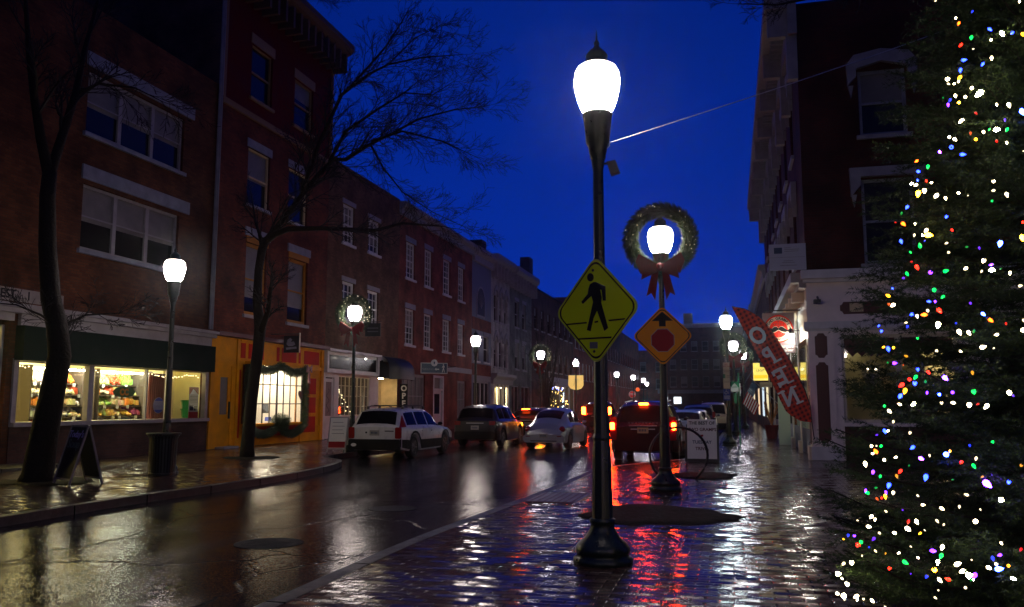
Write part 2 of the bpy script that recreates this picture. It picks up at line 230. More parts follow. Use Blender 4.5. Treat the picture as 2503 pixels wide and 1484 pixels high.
MT = dict(
 road=asphalt(), paving=paving(),
 granite=kerbstone(),
 mulch=mat('wet mulch', (0.013, 0.010, 0.008), 0.8, spec=0.09, var=0.7, vscale=22, bump=1.0, bscale=30),
 tactile=mat('tactile plate', (0.10, 0.03, 0.025), 0.35, bump=0.3, bscale=40),
 iron=mat('dark green iron', (0.012, 0.022, 0.017), 0.32, var=0.3, vscale=12, bump=0.15, bscale=50),
 black=mat('black metal', (0.012, 0.012, 0.013), 0.4, var=0.2, vscale=8),
 castiron=mat('cast iron cover', (0.008, 0.007, 0.007), 0.6, spec=0.12, bump=0.6, bscale=35),
 brick1=brickmat('orange brown brick', (0.125, 0.041, 0.017), (0.075, 0.023, 0.011), (0.055, 0.036, 0.024)),
 brick2=brickmat('red brick', (0.16, 0.033, 0.016), (0.10, 0.023, 0.014), (0.07, 0.04, 0.03)),
 brick3=brickmat('brown brick', (0.15, 0.075, 0.042), (0.10, 0.046, 0.028), (0.08, 0.06, 0.045)),
 brick4=brickmat('deep red brick', (0.24, 0.06, 0.035), (0.17, 0.045, 0.028), (0.10, 0.06, 0.05)),
 brickd=brickmat('dark brick', (0.10, 0.045, 0.035), (0.07, 0.035, 0.03), (0.07, 0.05, 0.045)),
 redwall=mat('red painted wall', (0.10, 0.006, 0.004), 0.7, spec=0.08, var=0.2, vscale=1.5),
 bluewall=mat('blue grey painted wall', (0.14, 0.16, 0.22), 0.6, var=0.2, vscale=2),
 palewall=brickmat('pale painted brick', (0.42, 0.40, 0.38), (0.38, 0.36, 0.34), (0.33, 0.31, 0.30)),
 greenwall=brickmat('grey green painted brick', (0.20, 0.22, 0.19), (0.17, 0.19, 0.165), (0.14, 0.155, 0.14)),
 roof=mat('dark roof', (0.02, 0.02, 0.022), 0.8, var=0.3),
 white=mat('white paint', (0.62, 0.60, 0.60), 0.45, var=0.12, vscale=3, bump=0.08),
 cream=mat('cream paint', (0.68, 0.60, 0.44), 0.45, var=0.1, vscale=3),
 grey=mat('weathered grey paint', (0.26, 0.25, 0.27), 0.55, var=0.2, vscale=3),
 lilac=mat('pale cornice paint', (0.27, 0.245, 0.26), 0.5, var=0.2, vscale=2.5),
 stone=mat('blue grey stone', (0.22, 0.23, 0.28), 0.6, var=0.25, vscale=3, bump=0.2),
 maroon=mat('maroon paint', (0.09, 0.013, 0.014), 0.45, var=0.1),
 orange=mat('mustard orange paint', (0.80, 0.32, 0.006), 0.6, spec=0.15, var=0.14, vscale=2, bump=0.06),
 red=mat('red paint', (0.58, 0.018, 0.007), 0.6, spec=0.15, var=0.12, vscale=2),
 darkred=mat('dark red paint', (0.14, 0.01, 0.01), 0.6, spec=0.15),
 awning=mat('dark green fascia', (0.006, 0.016, 0.012), 0.8, spec=0.1, var=0.2, vscale=2),
 blackaw=mat('black awning canvas', (0.008, 0.008, 0.010), 0.5, bump=0.2, bscale=8),
 pane=mat('dark window pane', (0.014, 0.013, 0.014), 0.09, spec=0.35, bump=0.03, bscale=2),
 blind=mat('grey window blind', (0.17, 0.155, 0.15), 0.4, var=0.2, vscale=2, spec=0.25),
 glass=glass('shop glass'),
 inner=mat('cream inner wall', (0.72, 0.66, 0.40), 0.6, var=0.05),
 innerw=mat('white inner wall', (0.8, 0.76, 0.68), 0.6),
 innerd=mat('dark inner wall', (0.10, 0.08, 0.07), 0.6),
 beige=mat('beige stucco', (0.62, 0.48, 0.27), 0.6, var=0.2, vscale=2),
 bark=mat('wet bark', (0.016, 0.012, 0.009), 0.75, spec=0.15, var=0.4, vscale=9, bump=1.0, bscale=18),
 twig=mat('dark twigs', (0.012, 0.009, 0.008), 0.8),
 needle=mat('spruce needles', (0.026, 0.050, 0.016), 0.6, spec=0.15, var=0.5, vscale=3),
 garland=mat('garland needles', (0.035, 0.06, 0.022), 0.5, var=0.4, vscale=12),
 bow=mat('red ribbon', (0.15, 0.004, 0.004), 0.6, spec=0.15, var=0.15, vscale=6),
 bow2=mat('mauve ribbon', (0.35, 0.16, 0.17), 0.5),
 signyg=mat('fluorescent yellow green sheeting', (0.66, 0.80, 0.006), 0.65, spec=0.15, var=0.05, vscale=2),
 signrim=mat('sign rim', (0.44, 0.48, 0.10), 0.6, spec=0.15),
 signor=mat('amber sheeting', (0.75, 0.27, 0.005), 0.6, spec=0.15, var=0.05),
 signrd=mat('sign red', (0.30, 0.010, 0.018), 0.6, spec=0.15),
 signbk=mat('sign black', (0.008, 0.008, 0.009), 0.6, spec=0.15),
 signwh=mat('sign white', (0.70, 0.68, 0.66), 0.4),
 signcr=mat('sign cream', (0.55, 0.48, 0.36), 0.4),
 signbl=mat('sign blue', (0.015, 0.05, 0.34), 0.35),
 signnv=mat('sign navy', (0.012, 0.035, 0.09), 0.35),
 signgn=mat('sign green', (0.01, 0.16, 0.07), 0.35),
 alum=mat('aluminium', (0.45, 0.45, 0.47), 0.35, metal=0.8),
 galv=mat('galvanised steel', (0.16, 0.16, 0.17), 0.5, metal=0.3),
 binpl=mat('green plastic', (0.01, 0.22, 0.045), 0.4),
 woodfr=mat('grey wood frame', (0.25, 0.21, 0.20), 0.5, var=0.2),
 chalk=mat('chalkboard', (0.012, 0.012, 0.016), 0.5),
 chalkp=mat('violet chalk', (0.45, 0.40, 0.75), 0.8),
 chalkg=mat('faint green chalk', (0.13, 0.20, 0.16), 0.8),
 tyre=mat('tyre rubber', (0.012, 0.012, 0.012), 0.6),
 rim=mat('alloy rim', (0.35, 0.35, 0.36), 0.3, metal=0.9),
 cglass=mat('car glass', (0.004, 0.004, 0.005), 0.05, spec=0.22),
 clad=mat('black cladding', (0.008, 0.008, 0.008), 0.6, spec=0.15, bump=0.1),
 pwhite=mat('white car paint', (0.62, 0.60, 0.58), 0.3, coat=0.6, var=0.06, vscale=5),
 psilver=mat('silver car paint', (0.36, 0.37, 0.42), 0.3, metal=0.45, coat=0.8),
 pgrey=mat('graphite car paint', (0.022, 0.019, 0.020), 0.3, metal=0.4, coat=0.8),
 pred=mat('dark red car paint', (0.030, 0.006, 0.006), 0.6, spec=0.15, metal=0.2, coat=0.8),
 pnavy=mat('navy car paint', (0.03, 0.035, 0.06), 0.3, metal=0.4, coat=0.8),
 pgold=mat('champagne car paint', (0.34, 0.29, 0.20), 0.3, metal=0.4, coat=0.8),
 plate=mat('number plate', (0.30, 0.28, 0.26), 0.4, var=0.1, vscale=20),
 tail=mat('unlit tail light', (0.25, 0.008, 0.008), 0.15, spec=0.8),
 skin=mat('warm plastic', (0.5, 0.2, 0.05), 0.5),
 attr=attrmat('painted goods'),
 globe=globe_glow('lamp globe glow', (1.0, 0.85, 0.78), 56.0),
 globew=globe_glow('cool lamp globe glow', (0.80, 1.0, 0.96), 75.0),
 globefar=globe_glow('far lamp globe glow', (0.97, 0.90, 0.94), 45.0),
 tube=emis('ceiling tube', (1.0, 0.80, 0.27), 34),
 tubec=emis('cool case tube', (0.85, 0.9, 0.7), 70),
 warmpan=emis('warm ceiling panel', (1.0, 0.85, 0.6), 9.0),
 fairy=emis('warm fairy bulb', (1.0, 0.80, 0.42), 6.0, False),
 brake=emis('lit brake light', (1.0, 0.045, 0.003), 130.0),
 brakeh=emis('brake light core', (1.0, 0.06, 0.004), 60.0),
 amber=emis('lit turn signal', (1.0, 0.22, 0.006), 140.0),
 signlit=emis('backlit yellow sign', (1.0, 0.80, 0.15), 1.1),
)

MT['cglass'].node_tree.nodes['Principled BSDF'].inputs['IOR'].default_value = 1.22
# ------------------------------------------------------------------ mesh builders
def frame(O, u, n):
    """local x along the wall, y out of the wall, z up"""
    m = Matrix.Identity(4); u = Vector(u).normalized(); n = Vector(n).normalized(); z = Vector((0, 0, 1))
    for i in range(3): m[i][0] = u[i]; m[i][1] = n[i]; m[i][2] = z[i]; m[i][3] = O[i]
    return m
def wpos(o):
    v = Vector((0, 0, 0))
    while o is not None: v += o.location; o = o.parent
    return v
SPLIT = {'bracket', 'ceiling_light', 'bay_side', 'bay_frame', 'red_band', 'blue_segment', 'red_panel', 'lobby_light', 'pilaster', 'street_pilaster', 'cornice_bracket', 'tail_light', 'door_handle', 'wing_mirror', 'upper_tail_light', 'side_window', 'brick_band', 'pane', 'roof_rail', 'brake_light', 'meeting_rail', 'cladding', 'dentil', 'serif'}
class MB:
    def __init__(s, M=None): s.v = []; s.f = []; s.M = M; s.c = None
    def p(s, x, y, z):
        s.v.append(tuple(s.M @ Vector((x, y, z))) if s.M is not None else (x, y, z)); return len(s.v) - 1
    def box(s, x0, x1, y0, y1, z0, z1):
        i = [s.p(x, y, z) for z in (z0, z1) for (x, y) in ((x0, y0), (x1, y0), (x1, y1), (x0, y1))]
        s.f += [(i[3], i[2], i[1], i[0]), (i[4], i[5], i[6], i[7]), (i[0], i[1], i[5], i[4]), (i[1], i[2], i[6], i[5]), (i[2], i[3], i[7], i[6]), (i[3], i[0], i[4], i[7])]
        return s
    def quad(s, *P): s.f.append(tuple(s.p(*q) for q in P)); return s
    def prism(s, poly, y0, y1):
        """polygon in local x,z pulled from y0 to y1"""
        a = [s.p(x, y0, z) for x, z in poly]; b = [s.p(x, y1, z) for x, z in poly]; n = len(poly)
        s.f.append(tuple(a)); s.f.append(tuple(reversed(b)))
        for k in range(n): s.f.append((a[k], b[k], b[(k + 1) % n], a[(k + 1) % n]))
        return s
    def prismz(s, poly, z0, z1):
        a = [s.p(x, y, z0) for x, y in poly]; b = [s.p(x, y, z1) for x, y in poly]; n = len(poly)
        s.f.append(tuple(reversed(a))); s.f.append(tuple(b))
        for k in range(n): s.f.append((a[k], a[(k + 1) % n], b[(k + 1) % n], b[k]))
        return s
    def tube(s, path, rad, n=6, cap=True):
        P = [Vector(q) for q in path]; rings = []
        if not hasattr(rad, '__len__'): rad = [rad] * len(P)
        ref = Vector((0.13, 0.31, 0.94))
        for k, q in enumerate(P):
            d = (P[min(k + 1, len(P) - 1)] - P[max(k - 1, 0)]).normalized()
            if abs(d.dot(ref)) > 0.95: ref = Vector((0.9, 0.1, 0.2))
            a = d.cross(ref).normalized(); b = d.cross(a)
            rings.append([s.p(*(q + (a * math.cos(2 * PI * j / n) + b * math.sin(2 * PI * j / n)) * rad[k])) for j in range(n)])
        for A, B in zip(rings, rings[1:]):
            for j in range(n): s.f.append((A[j], A[(j + 1) % n], B[(j + 1) % n], B[j]))
        if cap: s.f.append(tuple(reversed(rings[0]))); s.f.append(tuple(rings[-1]))
        return s
    def lathe(s, prof, c=(0, 0, 0), n=20, axis='z', flute=0):
        rings = []
        for r, h in prof:
            ring = []
            for j in range(n):
                a = 2 * PI * j / n; rr = r * (1 - (flute if j % 2 else 0))
                x, y = rr * math.cos(a), rr * math.sin(a)
                q = (c[0] + x, c[1] + y, c[2] + h) if axis == 'z' else ((c[0] + h, c[1] + x, c[2] + y) if axis == 'x' else (c[0] + x, c[1] + h, c[2] + y))
                ring.append(s.p(*q))
            rings.append(ring)
        for A, B in zip(rings, rings[1:]):
            for j in range(n): s.f.append((A[j], A[(j + 1) % n], B[(j + 1) % n], B[j]))
        s.f.append(tuple(reversed(rings[0]))); s.f.append(tuple(rings[-1])); return s
    def ball(s, c, r, n=8, sz=1.0):
        return s.lathe([(max(r * math.sin(PI * k / n), 1e-4), -r * sz * math.cos(PI * k / n)) for k in range(n + 1)], c, n=max(6, n))
    def build(s, name, m, parent=None, smooth=False, colors=None):
        if name in SPLIT and not s.c: return each(s, name, m, parent, smooth)[0]
        me = bpy.data.meshes.new(name); off = wpos(parent)
        me.from_pydata([(a - off.x, b - off.y, c - off.z) for a, b, c in s.v], [], s.f)
        me.materials.append(m)
        if smooth: me.polygons.foreach_set('use_smooth', [True] * len(me.polygons))
        if colors is not None:
            at = me.color_attributes.new('Col', 'FLOAT_COLOR', 'CORNER'); out = []
            for p, c in zip(me.polygons, colors): out += [*c, 1.0] * p.loop_total
            at.data.foreach_set('color', out)
        me.update(); o = bpy.data.objects.new(name, me); COL.objects.link(o); o.parent = parent
        return o
def each(mb, name, m, parent=None, smooth=False):
    """every separate piece of the builder becomes a part of its own"""
    par = list(range(len(mb.v)))
    def find(a):
        while par[a] != a: par[a] = par[par[a]]; a = par[a]
        return a
    for f in mb.f:
        for q in f[1:]: par[find(q)] = find(f[0])
    groups = {}
    for f in mb.f: groups.setdefault(find(f[0]), []).append(f)
    out = []
    for fs in groups.values():
        ids = sorted({q for f in fs for q in f}); mp = {q: k for k, q in enumerate(ids)}
        b = MB(); b.v = [mb.v[q] for q in ids]; b.f = [tuple(mp[q] for q in f) for f in fs]; b.c = 1; out.append(b.build(name, m, parent, smooth))
    return out
def tag(o, label=None, cat=None, group=None, kind=None):
    if label: o['label'] = label
    if cat: o['category'] = cat
    if group: o['group'] = group
    if kind: o['kind'] = kind
    return o
def thing(name, label, cat, loc=(0, 0, 0), group=None):
    o = bpy.data.objects.new(name, None); COL.objects.link(o); o.location = loc; o.empty_display_size = 0.2
    return tag(o, label, cat, group)
def place(o, loc, rz=0.0, s=None):
    o.location = loc; o.rotation_euler = (0, 0, rz)
    if s: o.scale = s
def copytree(o, parent=None):
    c = o.copy(); COL.objects.link(c); c.parent = parent
    for ch in [q for q in KIDS(o)]: copytree(ch, c)
    return c
def KIDS(o): return [q for q in bpy.data.objects if q.parent == o]
def text(body, size, M, m, name='lettering', parent=None, align='CENTER', ext=0.002, sx=1.0, shear=0.0, bold=0.0):
    """M: local x to the reader's right, y out of the face, z up"""
    cu = bpy.data.curves.new('t', 'FONT'); cu.body = body; cu.size = size; cu.align_x = align; cu.align_y = 'CENTER'
    cu.extrude = ext; cu.shear = shear; cu.offset = bold; cu.resolution_u = 3; cu.space_line = 0.9
    t = bpy.data.objects.new('t', cu); COL.objects.link(t)
    bpy.context.view_layer.update()
    me = bpy.data.meshes.new_from_object(t); bpy.data.objects.remove(t); bpy.data.curves.remove(cu)
    off = wpos(parent)
    for v in me.vertices:
        q = M @ Vector((v.co.x * sx, v.co.z, v.co.y)); v.co = q - off
    me.materials.clear(); me.materials.append(m); me.name = name
    o = bpy.data.objects.new(name, me); COL.objects.link(o); o.parent = parent
    return o
def np_mesh(name, V, Fc, m, parent=None):
    """V (n,3) world, Fc (k,3) triangles"""
    me = bpy.data.meshes.new(name); off = np.array(wpos(parent))
    V = (V - off).astype(np.float32)
    me.vertices.add(len(V)); me.vertices.foreach_set('co', V.ravel())
    me.loops.add(Fc.size); me.loops.foreach_set('vertex_index', Fc.ravel().astype(np.int32))
    me.polygons.add(len(Fc)); me.polygons.foreach_set('loop_start', np.arange(0, Fc.size, 3, dtype=np.int32))
    try: me.polygons.foreach_set('loop_total', np.full(len(Fc), 3, dtype=np.int32))
    except Exception: pass
    me.materials.append(m); me.update(calc_edges=True); me.validate()
    o = bpy.data.objects.new(name, me); COL.objects.link(o); o.parent = parent
    return o
NR = np.random.RandomState(3)
def needles(P0, P1, per_m, length, width, out=0.75, rad=0.0, along=0.55):
    """needle blades on segments P0->P1"""
    P0 = np.asarray(P0, float); P1 = np.asarray(P1, float); D = P1 - P0; Ln = np.linalg.norm(D, axis=1); Ln[Ln < 1e-6] = 1e-6
    cnt = np.maximum(1, (Ln * per_m).astype(int)); idx = np.repeat(np.arange(len(P0)), cnt); N = len(idx)
    t = NR.rand(N)[:, None]; base = P0[idx] + D[idx] * t; ax = D[idx] / Ln[idx][:, None]
    r = NR.randn(N, 3); r -= (r * ax).sum(1)[:, None] * ax; r /= np.linalg.norm(r, axis=1)[:, None] + 1e-9
    d = ax * along + r * out; d /= np.linalg.norm(d, axis=1)[:, None]
    sd = np.cross(d, NR.randn(N, 3)); sd /= np.linalg.norm(sd, axis=1)[:, None] + 1e-9
    L = length * (0.7 + 0.6 * NR.rand(N))[:, None]; base = base + r * rad * NR.rand(N)[:, None]
    V = np.stack([base - sd * width / 2, base + sd * width / 2, base + d * L], 1).reshape(-1, 3)
    return V, np.arange(len(V)).reshape(-1, 3)

# ------------------------------------------------------------------ facade helpers
def wall(mb, u0, u1, z0, z1, holes, d=0.16):
    """front face at y=0 with rectangular openings and their reveals"""
    us = sorted({u0, u1, *[min(max(h[k], u0), u1) for h in holes for k in (0, 1)]}); zs = sorted({z0, z1, *[min(max(h[k], z0), z1) for h in holes for k in (2, 3)]})
    for a, b in zip(us, us[1:]):
        for c, e in zip(zs, zs[1:]):
            mu, mz = (a + b) / 2, (c + e) / 2
            if not any(h[0] < mu < h[1] and h[2] < mz < h[3] for h in holes): mb.quad((a, 0, c), (b, 0, c), (b, 0, e), (a, 0, e))
    for h in holes:
        a, b, c, e = h[:4]
        mb.quad((a, 0, c), (a, 0, e), (a, -d, e), (a, -d, c)); mb.quad((b, 0, e), (b, 0, c), (b, -d, c), (b, -d, e))
        mb.quad((a, 0, c), (a, -d, c), (b, -d, c), (b, 0, c)); mb.quad((a, -d, e), (a, 0, e), (b, 0, e), (b, -d, e))
    return mb
def window(par, M, a, b, c, e, fm, pm, sill=None, lintel=None, cols=1, rows=2, mun=(0, 0), fw=0.07, d=0.12, hood=0.28, sw=0.09, shade=None, arch=False):
    """double-hung window in an opening: frame; pane, sill, lintel below it"""
    m = MB(M); y0, y1 = -d - 0.04, -d + 0.03
    m.box(a, a + fw, y0, y1, c, e); m.box(b - fw, b, y0, y1, c, e)
    m.box(a + fw, b - fw, y0, y1 - .003, c, c + fw); m.box(a + fw, b - fw, y0, y1 - .003, e - fw, e)
    for k in range(1, cols):
        u = a + (b - a) * k / cols; m.box(u - fw * .8, u + fw * .8, y0, y1 - .006, c + fw, e - fw)
    for k in range(1, rows):
        z = c + (e - c) * k / rows; m.box(a + fw, b - fw, y0, y1 - .012, z - .03, z + .03)
    for k in range(1, mun[0] + 1):
        u = a + (b - a) * k / (mun[0] + 1); m.box(u - .013, u + .013, y0, y1 - .018, c + fw, e - fw)
    for k in range(1, mun[1] + 1):
        z = c + (e - c) * k / (mun[1] + 1); m.box(a + fw, b - fw, y0, y1 - .021, z - .013, z + .013)
    w = m.build('window', fm, par)
    MB(M).box(a + .01, b - .01, y0 - .03, y0 - .015, c + .01, e - .01).build('pane', pm, w)
    if shade is None and b - a > .9 and cols == 1 and rows == 2: shade = (0, .45, 0, .62, .3, 0, .5)[int(a * 7.3 + c * 3.1) % 7]
    if shade: MB(M).box(a + fw, b - fw, y0 - .012, y0 - .004, c + (e - c) * shade, e - fw).build('blind', MT['blind'], w)
    if sill: MB(M).box(a - .1, b + .1, -d + .032, .09, c - .12, c - .002).build('sill', sill, w)
    if lintel: MB(M).box(a - sw, b + sw, -.02, .035, e + .003, e + hood).build('lintel', lintel, w)
    return w
def shell(par, M, u0, u1, z0, z1, depth, m, name='rear_wall', inset=0.3):
    """sides, back and roof behind a facade"""
    b = MB(M); y0, y1 = -inset, -depth
    b.quad((u0, 0, z0), (u0, y1, z0), (u0, y1, z1), (u0, 0, z1)); b.quad((u1, 0, z0), (u1, 0, z1), (u1, y1, z1), (u1, y1, z0))
    b.quad((u0, y1, z0), (u1, y1, z0), (u1, y1, z1), (u0, y1, z1))
    o = b.build('side_wall', m, par)
    MB(M).box(u0 + .02, u1 - .02, y1 + .02, -.02, z1 - .25, z1 - .05).build('roof', MT['roof'], par)
    return o
LX = -17.2
ML = frame((LX, 0, 0), (0, 1, 0), (1, 0, 0))

# ------------------------------------------------------------------ ground
def struct(o): o['kind'] = 'structure'; return o
g = MB(); g.quad((-250, -120, 0), (250, -120, 0), (250, 900, 0), (-250, 900, 0)); struct(g.build('road', MT['road']))
rk = [(-3.3, -12), (-3.45, 2), (-3.5, 6), (-3.54, 9), (-3.4, 12), (-3.25, 15), (-3.2, 18), (-3.15, 19.6), (-2.95, 20.9), (-2.5, 22.0), (-1.9, 23.2), (-1.25, 24.6), (-0.85, 26.0), (-0.7, 28), (-0.6, 40), (-0.3, 60), (0.5, 90), (1.0, 140)]
lk = [(-9.3, -12), (-9.5, 4), (-9.55, 9.4), (-9.6, 12), (-9.4, 14.8), (-9.45, 17.5), (-9.75, 19.6), (-10.3, 21.3), (-11.1, 22.3), (-11.65, 23.3), (-11.7, 26), (-11.5, 40), (-11.1, 60), (-10.6, 95), (-10.4, 150)]
def smooth(P, n=4):
    out = []
    for i in range(len(P) - 1):
        p0, p1, p2, p3 = P[max(i - 1, 0)], P[i], P[i + 1], P[min(i + 2, len(P) - 1)]
        for k in range(n):
            t = k / n; out.append(tuple(0.5 * ((2 * b) + (c - a) * t + (2 * a - 5 * b + 4 * c - d) * t * t + (-a + 3 * b - 3 * c + d) * t ** 3) for a, b, c, d in zip(p0, p1, p2, p3)))
    out.append(P[-1]); return out
rks, lks = smooth(rk), smooth(lk)
def slab(line, far, name, kerbname, side):
    m = MB(); w = 0.16 * side
    for (a, b), (c, d) in zip(line, line[1:]):
        m.quad((a + w, b, .13), (c + w, d, .13), (far, d, .13), (far, b, .13)) if side > 0 else m.quad((far, b, .13), (far, d, .13), (c + w, d, .13), (a + w, b, .13))
    o = struct(m.build(name, MT['paving']))
    k = MB(); L = 0
    for (a, b), (c, d) in zip(line, line[1:]):
        n = Vector((d - b, a - c, 0)).normalized() * side
        e = 0.006; t = Vector((c - a, d - b, 0)).normalized() * e
        nx = n.x * .16 if side > 0 else n.x * .16
        q = [(a, b), (c, d), (c + w, d), (a + w, b)]
        k.prismz([(x, y) for x, y in q], -.05, .134)
    struct(k.build(kerbname, MT['granite']))
slab(rks, 60, 'sidewalk', 'kerb', 1)
slab(lks, -60, 'sidewalk', 'kerb', -1)
# tree pits and plates set into the walk
def patch(name, c, rx, ry, m, z=.134, dome=.03, seed=1, kind='structure'):
    r = random.Random(seed); b = MB(); n = 46
    ring = [[(1 + .09 * math.sin(3 * a + seed) + .05 * math.sin(7 * a + seed) + .07 * r.uniform(-1, 1)) for a in [2 * PI * k / n for k in range(n)]] for _ in range(1)][0]
    prev = None
    for j, s in enumerate((1, .93, .7, .35)):
        cur = [b.p(c[0] + rx * s * ring[k] * math.cos(2 * PI * k / n), c[1] + ry * s * ring[k] * math.sin(2 * PI * k / n), z + (0 if j == 0 else dome * (.6 + .4 * j / 3) + r.uniform(-.006, .006))) for k in range(n)]
        if prev:
            for k in range(n): b.f.append((prev[k], prev[(k + 1) % n], cur[(k + 1) % n], cur[k]))
        prev = cur
    b.f.append(tuple(prev)); o = b.build(name, m, smooth=True); o['kind'] = kind; return o
patch('soil_patch', (-1.05, 11.9), 1.02, 1.0, MT['mulch'], seed=2)
patch('soil_patch', (-0.62, 18.6), .72, .85, MT['mulch'], seed=5)
patch('soil_patch', (-13.05, 13.9), 1.0, .8, MT['mulch'], seed=3)
patch('soil_patch', (-13.2, 21.6), .8, .6, MT['mulch'], seed=4)
t = MB(); t.box(-3.15, -2.35, 13.0, 14.4, .13, .142)
for i in range(7):
    for j in range(12): t.lathe([(.02, 0), (.012, .008)], (-3.08 + i * .11, 13.08 + j * .113, .142), n=6)
struct(t.build('tactile_paving', MT['tactile']))
mh = gz(657, 1328, 0); m = MB(); m.lathe([(.40, 0), (.40, .004), (.34, .005), (.33, .003), (.02, .003)], (mh[0], mh[1], 0), n=28)
for k in range(5): m.box(mh[0] - .25, mh[0] + .25, mh[1] - .2 + k * .09, mh[1] - .17 + k * .09, +.003, .006)
tag(m.build('manhole_cover', MT['castiron']), 'round dark iron manhole cover in the wet road near the camera', 'manhole cover')
mh = gz(960, 1243, 0); m = MB(); m.lathe([(.38, 0), (.38, .004), (.30, .006)], (mh[0], mh[1], 0), n=24)
tag(m.build('manhole_cover', MT['castiron']), 'iron manhole cover farther up the road left of the kerb bend', 'manhole cover')
# wet leaves on the kerb
for i, (x, y) in enumerate(((835, 1378), (860, 1368), (1010, 1302), (1490, 1380))):
    c = gz(x, y, .135 if i != 2 else .0); b = MB(); n = 7; r = random.Random(i)
    b.f.append(tuple(b.p(c[0] + .05 * r.uniform(.5, 1) * math.cos(2 * PI * k / n), c[1] + .04 * r.uniform(.5, 1) * math.sin(2 * PI * k / n), c[2] + .006 + .008 * r.random()) for k in range(n)))
    tag(b.build('leaf', MT['mulch']), ['wet dead leaf on the near kerb stone', 'second wet leaf a hand farther up the near kerb', 'small wet leaf in the gutter up the kerb', 'wet leaf beside the base of the nearest lamp post'][i], 'leaf')
# ------------------------------------------------------------------ left row of buildings (facade plane x = -17.2)
def cornice(par, M, u0, u1, z0, z1, out, m, name='cornice', brackets=0, bm=None):
    b = MB(M); h = z1 - z0
    b.prism_ = None
    pr = [(0, z0), (out * .35, z0 + .02), (out * .45, z0 + h * .45), (out * .85, z0 + h * .6), (out, z0 + h * .75), (out, z1), (0, z1)]
    i = [b.p(u0, y, z) for y, z in pr]; j = [b.p(u1, y, z) for y, z in pr]; n = len(pr)
    b.f.append(tuple(i)); b.f.append(tuple(reversed(j)))
    for k in range(n): b.f.append((i[k], i[(k + 1) % n], j[(k + 1) % n], j[k]))
    o = b.build(name, m, par)
    if brackets:
        q = MB(M)
        for k in range(brackets):
            u = u0 + .3 + (u1 - u0 - .6) * k / max(1, brackets - 1)
            q.box(u - .07, u + .07, .004, out * .75, z0 - h * .35, z0 + h * .5)
        q.build('bracket', bm or m, o)
    return o
def openings(wins): return [(a, b, c, e) for a, b, c, e in wins]

# --- market building
B1 = thing('brick_building', 'orange brown brick building over the lit food market, with wide triple windows', 'building', (LX, 14, 0))
w2 = (19.0, 23.2, 5.9, 7.75); w3 = (18.95, 23.25, 9.2, 11.0)
sh = [(17.15, 25.0, 1.2, 3.72), (13.6, 16.85, .15, 3.72)]
q = MB(ML); wall(q, 5, 25.2, 0, 12.9, [w2, w3, (10.5, 14.7, 5.9, 7.75), (10.5, 14.7, 9.2, 11.0)] + sh, .2); q.build('wall', MT['brick1'], B1)
shell(B1, ML, 5, 25.2, 0, 12.9, 14, MT['brickd'])
for a, b, c, e in (w2, w3, (10.5, 14.7, 5.9, 7.75), (10.5, 14.7, 9.2, 11.0)):
    w = window(B1, ML, a, b, c, e, MT['lilac'], MT['pane'], sill=MT['stone'], cols=3, rows=1, fw=.09, shade=.45)
    MB(ML).box(a + .09, b - .09, -.135, -.105, c + (e - c) * .52 - .02, c + (e - c) * .52 + .02).build('meeting_rail', MT['lilac'], w)
    MB(ML).box(a - .1, b + .45, -.02, .06, e + .12, e + .52).build('lintel', MT['stone'], w)
MB(ML).box(5, 25.2, .0, .34, 4.02, 4.12).box(5, 25.2, .0, .25, 3.90, 4.017).build('cornice', MT['lilac'], B1)
MB(ML).box(17.1, 25.1, .02, .12, 3.60, 3.90).box(5, 16.9, .02, .12, 3.70, 3.90).build('transom_band', MT['lilac'], B1)
fa = MB(ML).box(17.05, 25.08, .03, .30, 2.74, 3.598).build('fascia', MT['awning'], B1)
# shop window frames
q = MB(ML)
q.box(17.05, 25.1, -.1, .16, 1.09, 1.2)
for u in (17.12, 19.7, 23.1, 25.02): q.box(u - .07 - (.05 if u == 19.7 else 0), u + .07, -.1, .06, 1.2, 2.78)
q.box(22.02, 22.07, -.08, .02, 1.2, 2.78); q.box(17.05, 25.08, -.1, .02, 2.7, 2.739)
sw_ = q.build('shop_window', MT['lilac'], B1)
MB(ML).box(17.19, 19.58, -.05, -.04, 1.2, 2.7).box(19.77, 23.03, -.05, -.04, 1.2, 2.7).box(23.17, 24.95, -.05, -.04, 1.2, 2.7).build('pane', MT['glass'], sw_)
MB(ML).box(17.05, 25.1, -.15, .03, 0, 1.087).build('base_wall', MT['brickd'], B1)
# market door bay at the far left
q = MB(ML)
for u in (16.78, 15.3): q.box(u, u + .09, -.3, -.12, .13, 3.6)
q.box(13.6, 16.85, -.3, -.12, 2.72, 2.82); q.box(13.6, 16.85, -.3, -.12, .13, .34)
d = q.build('door', MT['lilac'], B1)
MB(ML).box(13.6, 16.8, -.23, -.22, .34, 3.6).build('pane', MT['glass'], d)
MB(ML).box(16.1, 16.5, -.115, -.105, 1.75, 2.55).build('notice', MT['signwh'], d)
MB(ML).tube([(16.6, -.11, .9), (16.6, -.05, 1.0), (16.6, -.05, 1.5), (16.6, -.11, 1.6)], .018).build('handle', MT['orange'], d)
